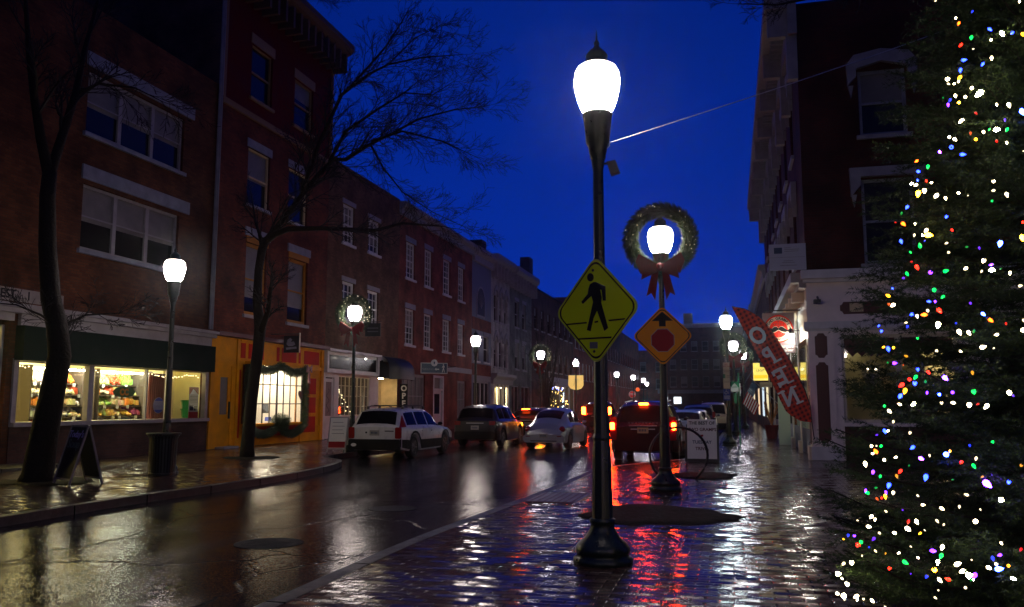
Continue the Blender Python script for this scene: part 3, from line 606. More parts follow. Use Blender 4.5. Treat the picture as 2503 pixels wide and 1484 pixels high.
# interior of the market
q = MB(ML); x0, x1, yb = 10.0, 25.05, -6.2
q.quad((x0, -.21, .14), (x1, -.21, .14), (x1, yb, .14), (x0, yb, .14)).quad((x0, -.21, 3.55), (x1, -.21, 3.55), (x1, yb, 3.55), (x0, yb, 3.55))
q.quad((x0, yb, .14), (x1, yb, .14), (x1, yb, 3.55), (x0, yb, 3.55)).quad((x0, -.21, .14), (x0, yb, .14), (x0, yb, 3.55), (x0, -.21, 3.55)).quad((x1, -.21, .14), (x1, yb, .14), (x1, yb, 3.55), (x1, -.21, 3.55))
q.build('interior', MT['inner'], B1)
MB(ML).box(17.3, 25.0, -.9, -.21, 1.08, 1.19).build('window_ledge', MT['innerw'], B1)
q = MB(ML)
for u in (13.0, 16.5, 19.2, 21.2, 23.6): q.box(u, u + 1.5, -2.3, -2.15, 3.44, 3.52); q.box(u, u + 1.5, -4.4, -4.25, 3.44, 3.52); q.box(u, u + 1.5, -.75, -.68, 3.46, 3.53)  # the row nearest the glass is added to brighten the shelf fronts
q.build('ceiling_light', MT['tube'], B1)
sg = thing('wall_sign', 'pale lettered sign board on the brick above the market cornice at the left edge', 'sign', (LX, 17, 4.2))
MB(ML).box(15.0, 18.5, .005, .05, 4.20, 4.52).build('board', MT['woodfr'], sg)
for s_, u in (('EST.', 16.75), ('1', 17.35), ('1', 17.95)): text(s_, .30, ML @ Matrix.Translation((u, .052, 4.355)), MT['signbk'], parent=sg, bold=.006)
# goods seen through the glass
def shelfcase(name, label, u0, u1, y0, y1, z0, z1, n, m, cat='shelf'):
    t = thing(name, label, cat, tuple(ML @ Vector(((u0 + u1) / 2, (y0 + y1) / 2, .14))))
    MB(ML).box(u0, u1, y0, y0 + .04, z0, z1).build('back_panel', MT['inner'] if cat == 'shelf' else m, t)
    for u in (u0, u1 - .04): MB(ML).box(u, u + .04, y0 + .04, y1, z0, z1).build('side_panel', m, t)
    zz = []
    for k in range(n):
        z = z0 + (z1 - z0 - .25) * k / n + .08; zz.append(z)
        q = MB(ML); o = y1 - .12 * k
        q.box(u0 + .04, u1 - .04, y0 + .04, o, z, z + .03); q.build('shelf', m, t)
    q = MB(ML); q.box(u0 + .1, u1 - .1, y1 - .38, y1 - .32, z1 - .1, z1 - .05).build('case_light', MT['tubec'], t)
    return t, zz
def goods(name, label, u0, u1, y0, y1, zz, pal, seed, size=.095, den=1.9, step=.12):
    r = random.Random(seed); b = MB(ML); cols = []
    for k, z in enumerate(zz):
        u = u0
        while u < u1 - .1:
            wgrp = r.uniform(.25, .55); c = r.choice(pal); kind = r.random()
            for _ in range(int(60 * wgrp * den)):
                uu = min(u1 - .06, u + r.random() * wgrp); d = r.random(); yy = y0 + d * (y1 - .07 - step * k - y0); hh = z + .05 + (1 - d) * .24 + r.uniform(0, .05)
                n0 = len(b.f); s = size * r.uniform(.6, 1.1)
                if kind < .75: b.ball((uu, yy, hh), s * .55, 5)
                else: b.box(uu - s * .6, uu + s * .6, yy - s * .4, yy + s * .4, hh - s * .4, hh + s * 1.2)
                cc = tuple(min(1, max(0, v * r.uniform(.8, 1.15))) for v in c); cols += [cc] * (len(b.f) - n0)
            if r.random() < .6:
                n0 = len(b.f); b.box(u + .05, u + .17, y1 - step * k + .001, y1 - step * k + .006, z - .06, z + .04); cols += [(.85, .85, .82)] * (len(b.f) - n0)
            u += wgrp
    o = b.build(name, MT['attr'], colors=cols); return tag(o, label, 'produce', kind='stuff')
PAL = [(.85, .62, .18), (.9, .75, .45), (.75, .12, .05), (.85, .35, .05), (.25, .45, .08), (.85, .82, .7), (.45, .10, .25), (.9, .55, .1), (.6, .7, .25), (.85, .7, .5)]
_, zz = shelfcase('produce_shelf', 'dark tiered produce case lit inside the market behind the tree trunk', 19.3, 21.75, -2.6, -1.6, .5, 2.75, 6, MT['innerd'])
goods('produce', 'fruit and pale packages heaped on the tiered case behind the left shop window', 19.4, 21.65, -2.5, -1.6, zz, PAL[:4] + [(.9, .88, .82)] * 4, 3)
_, zz = shelfcase('produce_shelf', 'second produce case with bananas and squash, right of the market window mullion', 21.9, 24.4, -2.6, -1.6, .5, 2.75, 6, MT['innerd'])
goods('produce', 'fruit, bread and vegetables heaped on the case behind the middle shop window', 22.0, 24.3, -2.5, -1.6, zz, PAL, 5)
_, zz = shelfcase('drinks_cooler', 'back wall cooler of bottles seen through the left end of the market window', 21.6, 24.6, -5.8, -5.2, .3, 2.7, 4, MT['innerd'], 'cooler')
goods('bottles', 'white and pale bottles standing in rows in the back cooler', 21.7, 24.5, -5.7, -5.2, zz, [(.85, .88, .85), (.8, .85, .9), (.4, .5, .3), (.9, .85, .7)], 9, .09, .8, .0)
MB(ML)
o = MB(ML).box(24.42, 24.62, -2.6, -1.5, .2, 2.75).box(24.64, 24.72, -2.4, -1.9, .2, 2.6).build('end_panel', MT['signgn'], None); tag(o, 'dark green end panel standing beside the produce case', 'panel')
o = MB(ML).box(24.38, 24.56, -1.49, -1.47, 1.6, 2.3).build('price_list', MT['signor']); tag(o, 'yellow green price list hung on the green end panel', 'sign')
# a purple brown curtain, a cream partition
q = MB(ML)
for k in range(14): q.lathe([(.06, 0), (.05, 1.45)], (23.25 + k * .05, -.82 + .03 * (k % 2), 1.19), n=6)
tag(q.build('curtain', MT['maroon']), 'purple brown curtain hanging behind the market glass left of the lamp post', 'curtain')
tag(MB(ML).box(23.98, 24.08, -1.3, -.9, .14, 3.5).box(24.08, 25.04, -1.3, -1.24, .14, 3.5).build('partition', MT['inner']), 'plain cream partition behind the right end of the market window', 'partition')
for i in range(2):
    b = MB(ML); z = 1.2 + i * .28
    b.lathe([(.15, 0), (.19, .26), (.22, .27), (.22, .31), (.19, .31), (.17, .27), (.14, .02)], (24.68, -.48, z), n=4)
    tag(b.build('tub', MT['binpl']), ['lower green plastic tub on the market window ledge', 'upper green plastic tub stacked in the market window'][i], 'tub', 'green tubs in the market window')
po = thing('poster', 'red and grey poster standing in the right end of the market window', 'poster', tuple(ML @ Vector((24.65, -.14, 1.2))))
MB(ML).box(24.42, 24.93, -.2, -.19, 1.2, 2.22).build('sheet', mat('grey poster paper', (.30, .28, .29), .5), po)
MB(ML).box(24.42, 24.93, -.188, -.184, 1.98, 2.22).box(24.42, 24.93, -.188, -.184, 1.2, 1.4).build('red_band', MT['signrd'], po)
MB(ML).prism([(24.46, 1.98), (24.62, 2.16), (24.88, 1.98)], -.183, -.180).build('printed_peak', MT['signwh'], po)
q = MB(ML)
for k in range(5): q.box(24.47, 24.88, -.187, -.185, 1.72 + k * .045, 1.735 + k * .045)
q.box(24.48, 24.66, -.187, -.185, 1.45, 1.62); q.box(24.7, 24.87, -.187, -.185, 1.45, 1.6); q.build('print', MT['signbk'], po)
de = thing('window_decal', 'round blue and white decal stuck inside the market glass left of the lamp post', 'decal', tuple(ML @ Vector((22.4, -.03, 1.6))))
MB(ML).lathe([(.25, 0), (.25, .004)], (22.72, -.062, 1.62), n=28, axis='y').build('disc', mat('decal grey', (.30, .30, .38), .5), de)
MB(ML).prism([(22.72 + .24 * math.cos(a), 1.62 + .24 * math.sin(a)) for a in np.radians(range(35, 146, 10))], -.057, -.055).prism([(22.72 + .24 * math.cos(a), 1.62 + .24 * math.sin(a)) for a in np.radians(range(215, 326, 10))], -.057, -.055).build('blue_segment', MT['signbl'], de)
de = thing('window_decal', 'green oval shop emblem with round letters on the middle market glass', 'decal', tuple(ML @ Vector((21.1, -.03, 1.95))))
MB(ML).prism([(20.66 + .0, 2.02), (20.8, 2.12), (21.0, 2.17), (21.3, 2.17), (21.5, 2.12), (21.64, 2.02), (21.52, 1.9), (21.3, 1.86), (21.0, 1.86), (20.78, 1.9)], -.062, -.058).build('green_shield', mat('decal green', (.01, .13, .015), .5), de)
text('CC', .26, ML @ Matrix.Translation((21.15, -.056, 2.0)), MT['signor'], parent=de, bold=.012)
fs = thing('fairy_lights', 'string of warm white fairy bulbs along the top of the market window', 'string lights', tuple(ML @ Vector((21, -.12, 2.7))))
r = random.Random(4); pts = []
u = 17.4
while u < 24.8:
    pts.append((u, -.12, 2.62 - .10 * abs(math.sin((u - 17.4) * 1.35)) + r.uniform(-.025, .025))); u += r.uniform(.07, .17)
MB(ML).tube([(a, b, c + .03) for a, b, c in pts], .004, 3).build('cord', MT['black'], fs)
for p_ in pts[:95]: MB(ML).ball(p_, .016, 4).build('bulb', MT['fairy'], fs)

# --- mustard shop with red painted top storey
B2 = thing('brick_building', 'tall building with red painted top storey, brick middle and a mustard orange shopfront', 'building', (LX, 29, 0))
t_ = [(27.05, 28.55, 13.2, 15.3), (30.3, 31.9, 13.2, 15.2)]; m_ = [(27.05, 28.6, 9.1, 11.25), (30.05, 31.65, 9.1, 11.3)]; l_ = [(27.15, 28.6, 4.95, 7.65), (30.25, 31.85, 4.95, 7.6)]
q = MB(ML); wall(q, 25.2, 33.6, 4.1, 12.35, m_ + l_, .2); q.build('wall', MT['brick2'], B2)
q = MB(ML); wall(q, 25.2, 33.6, 12.55, 17.4, t_, .2); q.build('upper_wall', MT['redwall'], B2)
shell(B2, ML, 25.2, 33.6, 0, 17.4, 14, MT['brickd'])
q = MB(ML); q.box(25.2, 33.65, .004, .10, 12.33, 12.55); q.box(25.2, 25.36, .004, .08, 12.55, 17.4); q.box(33.5, 33.65, .004, .08, 12.55, 17.4); q.build('trim', mat('brown trim', (.22, .12, .03), .6), B2)
cornice(B2, ML, 25.0, 33.9, 17.0, 18.0, .95, mat('brown cornice', (.10, .055, .03), .7), brackets=15)
for k in (25.02, 25.14): MB(ML).tube([(k, .07, 18), (k, .07, 4.2)], .045, 6).build('downpipe', MT['grey'], B2)
br = mat('tan trim', (.26, .16, .06), .6); mat('dull ochre trim', (.36, .14, .01), .6, spec=.15)
for a, b, c, e in t_: window(B2, ML, a, b, c, e, br, MT['pane'], sill=br, lintel=br, hood=.4, mun=(0, 0))
for a, b, c, e in m_: window(B2, ML, a, b, c, e, MT['beige'], MT['pane'], sill=MT['stone'], lintel=MT['stone'], hood=.32)
for a, b, c, e in l_:
    w = window(B2, ML, a, b, c, e, bpy.data.materials['dull ochre trim'], MT['pane'], sill=MT['grey'], lintel=None, fw=.13, shade=.25)
    MB(ML).box(a - .12, b + .15, .0, .05, e + .24, e + .56).build('lintel', MT['stone'], w); MB(ML).box(a - .02, b + .04, -.1, .03, e + .0, e + .24).build('head_board', bpy.data.materials['dull ochre trim'], w)
MB(ML).box(25.2, 33.45, .0, .34, 4.02, 4.16).build('shop_cornice', MT['maroon'], B2)
# shopfront
q = MB(ML); bay = (27.25, 31.3, .95, 3.12)
wall(q, 25.25, 33.4, .14, 4.02, [(25.75, 26.55, .2, 3.0), bay], .1); q.build('shopfront', MT['orange'], B2)
q = MB(ML)
for a, b in ((27.05, 27.35), (27.55, 28.6), (29.55, 29.75), (29.95, 31.1), (31.3, 31.45), (31.75, 33.05)): q.box(a, b, .006, .02, 3.33, 3.88)
for c, e in ((.5, 1.15), (1.3, 1.95), (2.08, 2.75)): q.box(31.78, 32.85, .006, .022, c, e)
q.box(26.95, 27.1, .006, .02, .45, 2.9); q.box(27.35, 31.4, .006, .018, .45, .85)
q.build('red_panel', MT['red'], B2)
q = MB(ML); q.box(25.2, 25.4, .002, .06, .14, 4.0); q.box(26.78, 26.93, .002, .06, .14, 4.0); q.box(33.2, 33.42, .002, .08, .14, 4.0); q.box(26.93, 33.2, .002, .07, 3.10, 3.24); q.box(27.0, 33.2, .002, .05, 3.93, 4.0); q.box(25.5, 26.7, .002, .03, 3.1, 3.2); q.box(31.5, 31.66, .002, .05, .14, 3.1)
q.build('moulding', MT['orange'], B2)
dr = MB(ML).box(25.75, 26.55, -.09, -.03, .2, 1.3).box(25.75, 25.92, -.09, -.03, 1.3, 3.0).box(26.38, 26.55, -.09, -.03, 1.3, 3.0).box(25.92, 26.38, -.09, -.03, 2.6, 3.0).build('door', MT['orange'], B2)
MB(ML).box(25.92, 26.38, -.07, -.06, 1.3, 2.6).build('pane', MT['blind'], dr); MB(ML).box(26.44, 26.5, -.03, .02, 1.15, 1.75).build('handle', MT['black'], dr)
MB(ML).box(25.7, 26.6, 0, .35, .13, .2).build('doorstep', MT['grey'], B2)
# bay window: projecting box with muntins
q = MB(ML); a, b, c, e = bay; o = .24
for u in (a, (a + b) / 2, b - .07): q.box(u, u + .07, o - .05, o, c, e)
for k in range(1, 8):
    u = a + (b - a) * k / 8
    if k != 4: q.box(u, u + .035, o - .04, o - .005, c, e)
for k in range(1, 3):
    z = c + (e - c) * k / 3; q.box(a, b, o - .04, o - .01, z - .015, z + .02)
bw_ = q.build('bay_window', MT['black'], B2)
MB(ML).box(a, b, -.05, o + .05, c - .1, c).box(a, b, -.05, o + .05, e, e + .1).build('bay_frame', MT['orange'], bw_)
MB(ML).box(a, a + .05, -.05, o, c, e).build('bay_side', MT['darkred'], bw_); MB(ML).box(b - .05, b, -.05, o, c, e).build('bay_side', MT['innerw'], bw_)
MB(ML).box(a + .05, b - .05, o - .03, o - .022, c, e).build('pane', MT['glass'], bw_)
q = MB(ML); q.quad((a, -2.2, .3), (b, -2.2, .3), (b, -2.2, 3.3), (a, -2.2, 3.3)).quad((a, -.11, .3), (a, -2.2, .3), (a, -2.2, 3.3), (a, -.11, 3.3)).quad((b, -.11, .3), (b, -2.2, .3), (b, -2.2, 3.3), (b, -.11, 3.3)).quad((a, -.11, .9), (b, -.11, .9), (b, -2.2, .9), (a, -2.2, .9)).quad((a, -.11, 3.3), (b, -.11, 3.3), (b, -2.2, 3.3), (a, -2.2, 3.3)); q.build('interior', MT['innerw'], B2)
MB(ML).box(28.2, 29.4, -1.2, -1.0, 3.2, 3.26).box(29.9, 31.2, -1.2, -1.0, 3.2, 3.26).build('ceiling_light', emis('bright shop panel', (1, .86, .62), 110), B2)
for i, (u, y, z, w, h, c, nm, lb) in enumerate(((29.5, -1.6, 1.75, .5, .4, (.12, .07, .16), 'handbag', 'purple handbag hanging in the mustard bay window'), (30.0, -1.3, 1.0, .4, .9, (.75, .45, .15), 'gift_box', 'tan gift box stack in the mustard bay window'),
    (30.45, -1.5, 1.1, .22, 1.3, (.2, .19, .18), 'scarf', 'long dark scarf hanging in the mustard bay window'), (30.9, -1.2, 1.3, .2, .4, (.03, .03, .03), 'notebook', 'black notebook propped in the bay window right side'),
    (28.6, -1.0, 1.0, .3, .35, (.1, .3, .25), 'vase', 'green vase low in the bay window behind the trunk'), (28.2, -1.2, 1.0, .25, .5, (.6, .1, .06), 'candle_box', 'red candle box in the bay window behind the trunk'),
    (30.1, -.6, 1.0, .24, .16, (.05, .08, .4), 'ornament_box', 'blue ornament box at the bottom of the bay window'), (29.2, -1.9, 2.2, .6, .5, (.55, .3, .2), 'framed_print', 'brown framed print on the bay window back wall'))):
    b = MB(ML); b.prism([(u - w / 2, z), (u + w / 2, z), (u + w * .42, z + h * .9), (u + w * .3, z + h), (u - w * .3, z + h), (u - w * .42, z + h * .9)], y - .08, y + .08)
    tag(b.build(nm, mat('goods ' + nm, c, .5)), lb, nm.replace('_', ' '))
b = MB(ML); b.prism([(31.0 + .016 * 16 * math.sin(t) ** 3 * .8, 2.05 + .012 * (13 * math.cos(t) - 5 * math.cos(2 * t) - 2 * math.cos(3 * t) - math.cos(4 * t)) * 1.1) for t in np.linspace(0, 2 * PI, 24, endpoint=False)], .3, .33)
tag(b.build('heart_ornament', MT['black']), 'black heart ornament hanging in the mustard bay window', 'ornament')
# garlands
def garland(name, label, paths, rad, m, dens, parent=None, ln=.07, wd=.008):
    P0, P1 = [], []
    for P in paths:
        for s0, s1 in zip(P, P[1:]): P0.append(s0); P1.append(s1)
    V, Fc = needles(P0, P1, dens, ln, wd, rad=rad)
    o = np_mesh(name, V, Fc, m, parent)
    if label: tag(o, label, 'garland')
    return o
def sag(p, q, s, n=8): return [tuple(np.array(ML @ Vector((p[0] + (q[0] - p[0]) * k / n, p[1] + (q[1] - p[1]) * k / n, p[2] + (q[2] - p[2]) * k / n - s * 4 * (k / n) * (1 - k / n))))) for k in range(n + 1)]
def solid(o): return o
gt = thing('garland', 'evergreen garland swagged round the mustard bay window', 'garland', tuple(ML @ Vector((29.4, .34, 3.0))))
garland('greenery', None, [sag((27.2, .34, 3.12), (29.35, .34, 3.15), .22), sag((29.35, .34, 3.15), (31.35, .34, 3.1), .22), sag((31.38, .31, 3.1), (31.38, .31, .8), 0), sag((27.15, .31, 3.1), (27.15, .31, .8), 0),
    sag((27.2, .30, .85), (29.3, .34, .85), .3), sag((29.3, .34, .85), (31.35, .30, .85), .35)], .15, MT['garland'], 3200, gt, .08, .014)
garland('centre_bunch', None, [sag((29.0, .38, .95), (29.7, .38, .95), -.1), sag((29.2, .38, .8), (29.2, .38, 1.1), 0), sag((29.5, .38, .7), (29.5, .38, 1.1), 0)], .26, MT['garland'], 5000, gt, .08, .014)
for u in (27.3, 31.3):
    b = MB(ML); b.prism([(u - .2, 2.95), (u, 3.12), (u + .2, 2.95), (u + .2, 3.25), (u, 3.12), (u - .2, 3.25)], .48, .54); b.prism([(u - .03, 3.1), (u + .04, 3.1), (u + .12, 2.5), (u, 2.6), (u - .06, 2.5)], .48, .51); b.build('ribbon', MT['bow2'], gt)

for (px, py, X_, w_, h_, nm, lb, lit_) in ((712, 841, -16.35, .62, .66, 'hanging_sign', 'square dark hanging sign with a pale bird shape over the mustard shop', 1), (911, 806, -16.2, .75, .62, 'hanging_sign', 'dark unlit sign board on the brown brick wall right of the wreath', 0)):
    p = gx(px, py, X_); sg = thing(nm, lb, 'sign', tuple(p)); fr = frame(p, (1, .12, 0), (.12, -1, 0))
    MB(fr).box(-w_ / 2, w_ / 2, -.05, 0, -h_ / 2, h_ / 2).build('board', MT['black'], sg); MB(fr).tube([(-1.1, -.03, h_ / 2 + .06), (w_ / 2, -.03, h_ / 2 + .06)], .02, 5).build('arm', MT['black'], sg)
    if lit_:
        MB(fr).box(w_ / 2 + .001, w_ / 2 + .03, -.06, .01, -h_ / 2, h_ / 2 + .1).build('edge', MT['cream'], sg)
        MB(fr).prism([(-.2, .0), (-.16, .16), (-.05, .24), (.03, .17), (-.02, .08), (.1, .1), (.16, -.02), (.05, -.08), (-.12, -.08)], .002, .006).prism([(-.22, -.14), (.2, -.1), (.22, -.18), (-.2, -.22)], .002, .006).build('bird_shape', MT['stone'], sg)
    else:
        q = MB(fr)
        for k in range(2): q.box(-.26, .26, .002, .005, .05 - k * .16, .1 - k * .16)
        q.build('print', MT['galv'], sg)

# --- brown brick building with the white and beige shop
B3 = thing('brick_building', 'brown brick building above the white shopfront with the black fascia', 'building', (LX, 38, 0))
t3 = [(35.05, 36.3, 9.15, 11.0), (37.9, 39.3, 9.2, 10.9)]; m3 = [(35.15, 36.45, 5.55, 7.35), (37.95, 39.3, 5.5, 7.3)]
q = MB(ML); wall(q, 33.6, 42.0, 4.05, 12.8, t3 + m3, .2); q.build('wall', MT['brick3'], B3); shell(B3, ML, 33.6, 42, 0, 12.8, 14, MT['brickd'])
for a, b, c, e in t3 + m3: window(B3, ML, a, b, c, e, MT['white'], MT['pane'], sill=MT['white'], lintel=MT['grey'], fw=.12, mun=(2, 3), hood=.22)
q = MB(ML); q.box(33.45, 39.1, .0, .35, 3.98, 4.1); q.box(33.45, 39.1, .0, .22, 3.05, 3.15); q.box(33.45, 33.62, .0, .22, 3.15, 3.98); q.box(38.93, 39.1, .0, .22, 3.15, 3.98); q.box(33.62, 38.93, .0, .12, 3.15, 3.98); q.box(39.1, 42.0, 0, .18, 3.85, 4.05)
q.build('fascia_frame', MT['white'], B3)
MB(ML).box(33.7, 38.85, .12, .145, 3.24, 3.84).build('fascia', mat('gloss black fascia', (.006, .006, .007), .22, spec=.2, bump=.06, bscale=3), B3)
q = MB(ML); wall(q, 33.45, 42.0, .14, 3.05, [(33.75, 34.6, .14, 2.85), (35.05, 38.45, 1.1, 2.98), (39.5, 42.0, .14, 3.0)], .12); q.build('shopfront', MT['white'], B3)
d = MB(ML).box(33.75, 34.6, -.11, -.05, .16, 1.15).box(33.75, 33.88, -.11, -.05, 1.15, 2.8).box(34.47, 34.6, -.11, -.05, 1.15, 2.8).box(33.88, 34.47, -.11, -.05, 2.65, 2.8).build('door', MT['white'], B3)
MB(ML).box(33.88, 34.47, -.09, -.08, 1.15, 2.65).build('pane', MT['blind'], d)
MB(ML).tube([(34.15 + .12 * math.sin(t * 2.2), -.075, 1.3 + .15 * t) for t in np.linspace(0, 7, 22)], .012, 4).build('ornament', MT['black'], d)
window(B3, ML, 35.05, 38.45, 1.1, 2.98, MT['cream'], MT['glass'], sill=MT['white'], cols=1, rows=1, mun=(7, 3), d=.08)
q = MB(ML); q.quad((35, -1.8, .9), (38.5, -1.8, .9), (38.5, -1.8, 3.2), (35, -1.8, 3.2)).quad((35, -.13, 1.05), (38.5, -.13, 1.05), (38.5, -1.8, 1.05), (35, -1.8, 1.05)).quad((35, -.13, 3.1), (38.5, -.13, 3.1), (38.5, -1.8, 3.1), (35, -1.8, 3.1)).quad((35, -.13, 1), (35, -1.8, 1), (35, -1.8, 3.1), (35, -.13, 3.1)).quad((38.5, -.13, 1), (38.5, -1.8, 1), (38.5, -1.8, 3.1), (38.5, -.13, 3.1)); q.build('interior', MT['innerd'], B3)
MB(ML).ball((35.5, -1.0, 2.7), .07, 6).ball((36.3, -1.0, 2.7), .07, 6).build('ceiling_light', emis('warm pendant', (1, .7, .35), 60), B3)
# display tree with bulbs in that window
dt = thing('display_tree', 'small lit Christmas tree display inside the white shop window', 'Christmas tree', tuple(ML @ Vector((36.7, -1.0, 1.05))))
V, Fc = needles(*zip(*[((LX - 1.0, 36.7, 2.8 - h), (LX - 1.0 + .75 * h / 1.8 * math.cos(a), 36.7 + 1.2 * h / 1.8 * math.sin(a), 2.7 - h)) for h in np.linspace(.1, 1.6, 14) for a in np.linspace(0, 6.2, 14)]), 60, .09, .012)
np_mesh('foliage', V, Fc, MT['garland'], dt)
r = random.Random(12)
for k in range(60):
    h = r.uniform(.1, 1.7); a = r.uniform(-2.4, 2.4); rr = (h / 1.8)
    MB().ball((LX - 1.0 + .75 * rr * math.cos(a), 36.7 + 1.4 * rr * math.sin(a), 2.75 - h), .022, 4).build('bulb', [MT['fairy'], emis('cool fairy bulb', (.7, .85, 1), 5, False) if k == 1 else MT['fairy']][0] if k % 3 else emis('red fairy bulb', (1, .15, .08), 4, False) if k == 0 else MT['fairy'], dt)
# sconces over the fascia
for k, u in enumerate((35.2, 36.5)):
    b = MB(ML); b.tube([(u, .3, 4.02), (u, .5, 4.0), (u + .05, .62, 3.9)], .02, 5); b.lathe([(.03, 0), (.09, -.1)], (u + .05, .62, 3.9), n=8)
    sc_ = b.build('gooseneck_lamp', MT['white']); tag(sc_, ['left gooseneck lamp over the black shop fascia', 'right gooseneck lamp over the black shop fascia'][k], 'lamp')
    MB(ML).ball((u + .05, .62, 3.79), .035, 5).build('bulb', emis('gooseneck bulb', (1, .9, .75), 40), sc_)
# beige recess and dome awning
q = MB(ML); q.quad((39.5, -.9, .14), (42, -.9, .14), (42, -.9, 3.1), (39.5, -.9, 3.1)).quad((39.5, -.121, .14), (39.5, -.9, .14), (39.5, -.9, 3.1), (39.5, -.121, 3.1)).quad((39.5, -.121, 3.05), (42, -.121, 3.05), (42, -.9, 3.05), (39.5, -.9, 3.05)).quad((41.95, -.9, .14), (41.95, .0, .14), (41.95, .0, 3.04), (41.95, -.9, 3.04)); q.build('recess_wall', MT['beige'], B3)
MB(ML).box(40.4, 40.8, -.5, -.3, 2.98, 3.04).build('porch_light', emis('porch panel', (1, .78, .45), 70), B3)
b = MB(ML); n = 12; rings = []
for k in range(9):
    a = PI / 2 * k / 8; y = 1.15 * math.sin(a) * 1.0; z = 3.15 + .95 * math.cos(a) ** .7 if k < 8 else 3.15
    rings.append([b.p(39.35 + (1 - .12 * math.cos(a)) * (2.9) * j / n + .12 * math.cos(a) * 1.45, y * (.55 + .45 * max(0, math.sin(PI * j / n)) ** .3), z - (.18 if 0 else 0)) for j in range(n + 1)])
rings.append([b.p(39.35 + 2.9 * j / n, 1.15 * (.55 + .45 * max(0, math.sin(PI * j / n)) ** .3) + .01, 2.92) for j in range(n + 1)])
for A, B in zip(rings, rings[1:]):
    for j in range(n): b.f.append((A[j], A[j + 1], B[j + 1], B[j]))
b.quad((39.35, 0, 3.0), (39.35, .65, 2.95), (39.35, .6, 3.5), (39.45, 0, 4.1)); b.quad((42.25, 0, 3.0), (42.25, .65, 2.95), (42.25, .6, 3.5), (42.15, 0, 4.1))
b.build('dome_awning', MT['blackaw'], B3, smooth=True)
ob = thing('open_banner', 'narrow dark vertical OPEN banner beside the beige recess', 'banner', tuple(ML @ Vector((42.0, .5, 1.2))))
MF = frame((LX, 0, 0), (1, 0, 0), (0, -1, 0))   # faces the camera, local x = world x - LX
def at_(M, x, y, z): return M @ Matrix.Translation((x, y, z))
fr = frame((LX + .30, 42.15, 0), (.75, .66, 0), (.66, -.75, 0))
MB(fr).box(-.22, .22, 0, .03, 1.05, 2.75).build('cloth', MT['signbk'], ob)
for k, ch in enumerate('OPEN'): text(ch, .42, at_(fr, 0, .032, 2.5 - k * .40), MT['signwh'], parent=ob, bold=.012)

# --- deep red brick building
B4 = thing('brick_building', 'deep red brick building with four tall white sashes on each upper floor', 'building', (LX, 48, 0))
t4 = [(42.95, 44.35, 8.65, 10.7), (45.9, 47.2, 8.6, 10.8), (49.2, 50.6, 8.55, 10.75), (52.2, 53.5, 8.5, 10.75)]; m4 = [(a, b, 4.95, 6.95) for a, b, _, _ in t4]
g4 = [(42.6, 46.2, .9, 3.35), (47.6, 49.5, .14, 3.4), (52.2, 54.0, .8, 3.2)]
q = MB(ML); wall(q, 42.0, 55.3, 0, 12.0, t4 + m4 + g4, .25); q.build('wall', MT['brick4'], B4); shell(B4, ML, 42, 55.3, 0, 12.4, 14, MT['brickd'])
cornice(B4, ML, 41.9, 55.4, 12.0, 12.7, .4, MT['stone'])
for a, b, c, e in t4 + m4: window(B4, ML, a, b, c, e, MT['white'], MT['pane'], sill=MT['white'], lintel=MT['stone'], fw=.1, mun=(2, 5), hood=.3)
window(B4, ML, *g4[0], MT['lilac'], MT['blind'], cols=1, rows=2, mun=(5, 0), fw=.16, sill=MT['white']); window(B4, ML, *g4[2], MT['lilac'], MT['blind'], fw=.14, rows=2, mun=(1, 0))
d = MB(ML).box(47.6, 47.75, -.2, .02, .14, 3.4).box(49.3, 49.5, -.2, .02, .14, 3.4).box(47.75, 49.3, -.2, -.1, .14, 2.5).box(47.75, 49.3, -.2, .0, 2.5, 2.62).box(47.75, 49.3, -.2, .01, 3.28, 3.4).build('door', MT['white'], B4)
MB(ML).box(47.75, 49.3, -.24, -.21, 2.62, 3.28).build('transom_pane', MT['blind'], d); MB(ML).box(48.0, 49.0, -.1, -.09, 1.1, 2.3).build('pane', MT['pane'], d)
MB(ML).box(50.0, 55.2, .002, .06, 3.72, 4.05).build('fascia', MT['lilac'], B4)
sg = thing('parking_sign', 'navy PARKING sign with a walking figure and left arrow, on the deep red brick', 'sign', tuple(ML @ Vector((48, .9, 3.8))))
fr = frame((gx(1061, 900, -16.0)[0], gx(1061, 900, -16.0)[1], 0), (.80, .60, 0), (.60, -.80, 0)); zc = gx(1061, 900, -16.0)[2]
MB(fr).box(-.78, .78, -.05, 0, zc - .30, zc + .30).build('rim', MT['signwh'], sg); MB(fr).box(-.74, .74, .001, .008, zc - .26, zc + .26).build('panel', MT['signnv'], sg)
b = MB(fr); b.lathe([(.19, -.04), (.19, .014)], (0, 0, zc + .29), n=20, axis='y'); b.build('crest_disc', MT['signwh'], sg)
MB(fr).prism([(-.03, zc + .22), (.03, zc + .22), (.05, zc + .33), (0, zc + .38), (-.05, zc + .33)], .015, .018).build('crest', MT['signnv'], sg)
text('PARKING', .17, at_(fr, -.38, .009, zc - .06), MT['stone'], parent=sg)
MB(fr).prism([(.02, zc - .06), (.12, zc + .02), (.12, zc - .03), (.28, zc - .03), (.28, zc - .09), (.12, zc - .09), (.12, zc - .14)], .009, .012).build('arrow', MT['signwh'], sg)
WALKER = [(-.03, .5), (.12, .42), (.2, .2), (.14, .18), (.08, .33), (.06, .08), (.2, -.5), (.1, -.5), (0, -.05), (-.14, -.5), (-.24, -.5), (-.08, .05), (-.06, .3), (-.16, .12), (-.24, .16), (-.12, .42)]
MB(fr).prism([(.54 + x * .4, zc - .03 + z * .4) for x, z in WALKER], .009, .012).lathe([(.035, .009), (.035, .012)], (.53, 0, zc + .205), n=10, axis='y').build('walking_figure', MT['signwh'], sg)
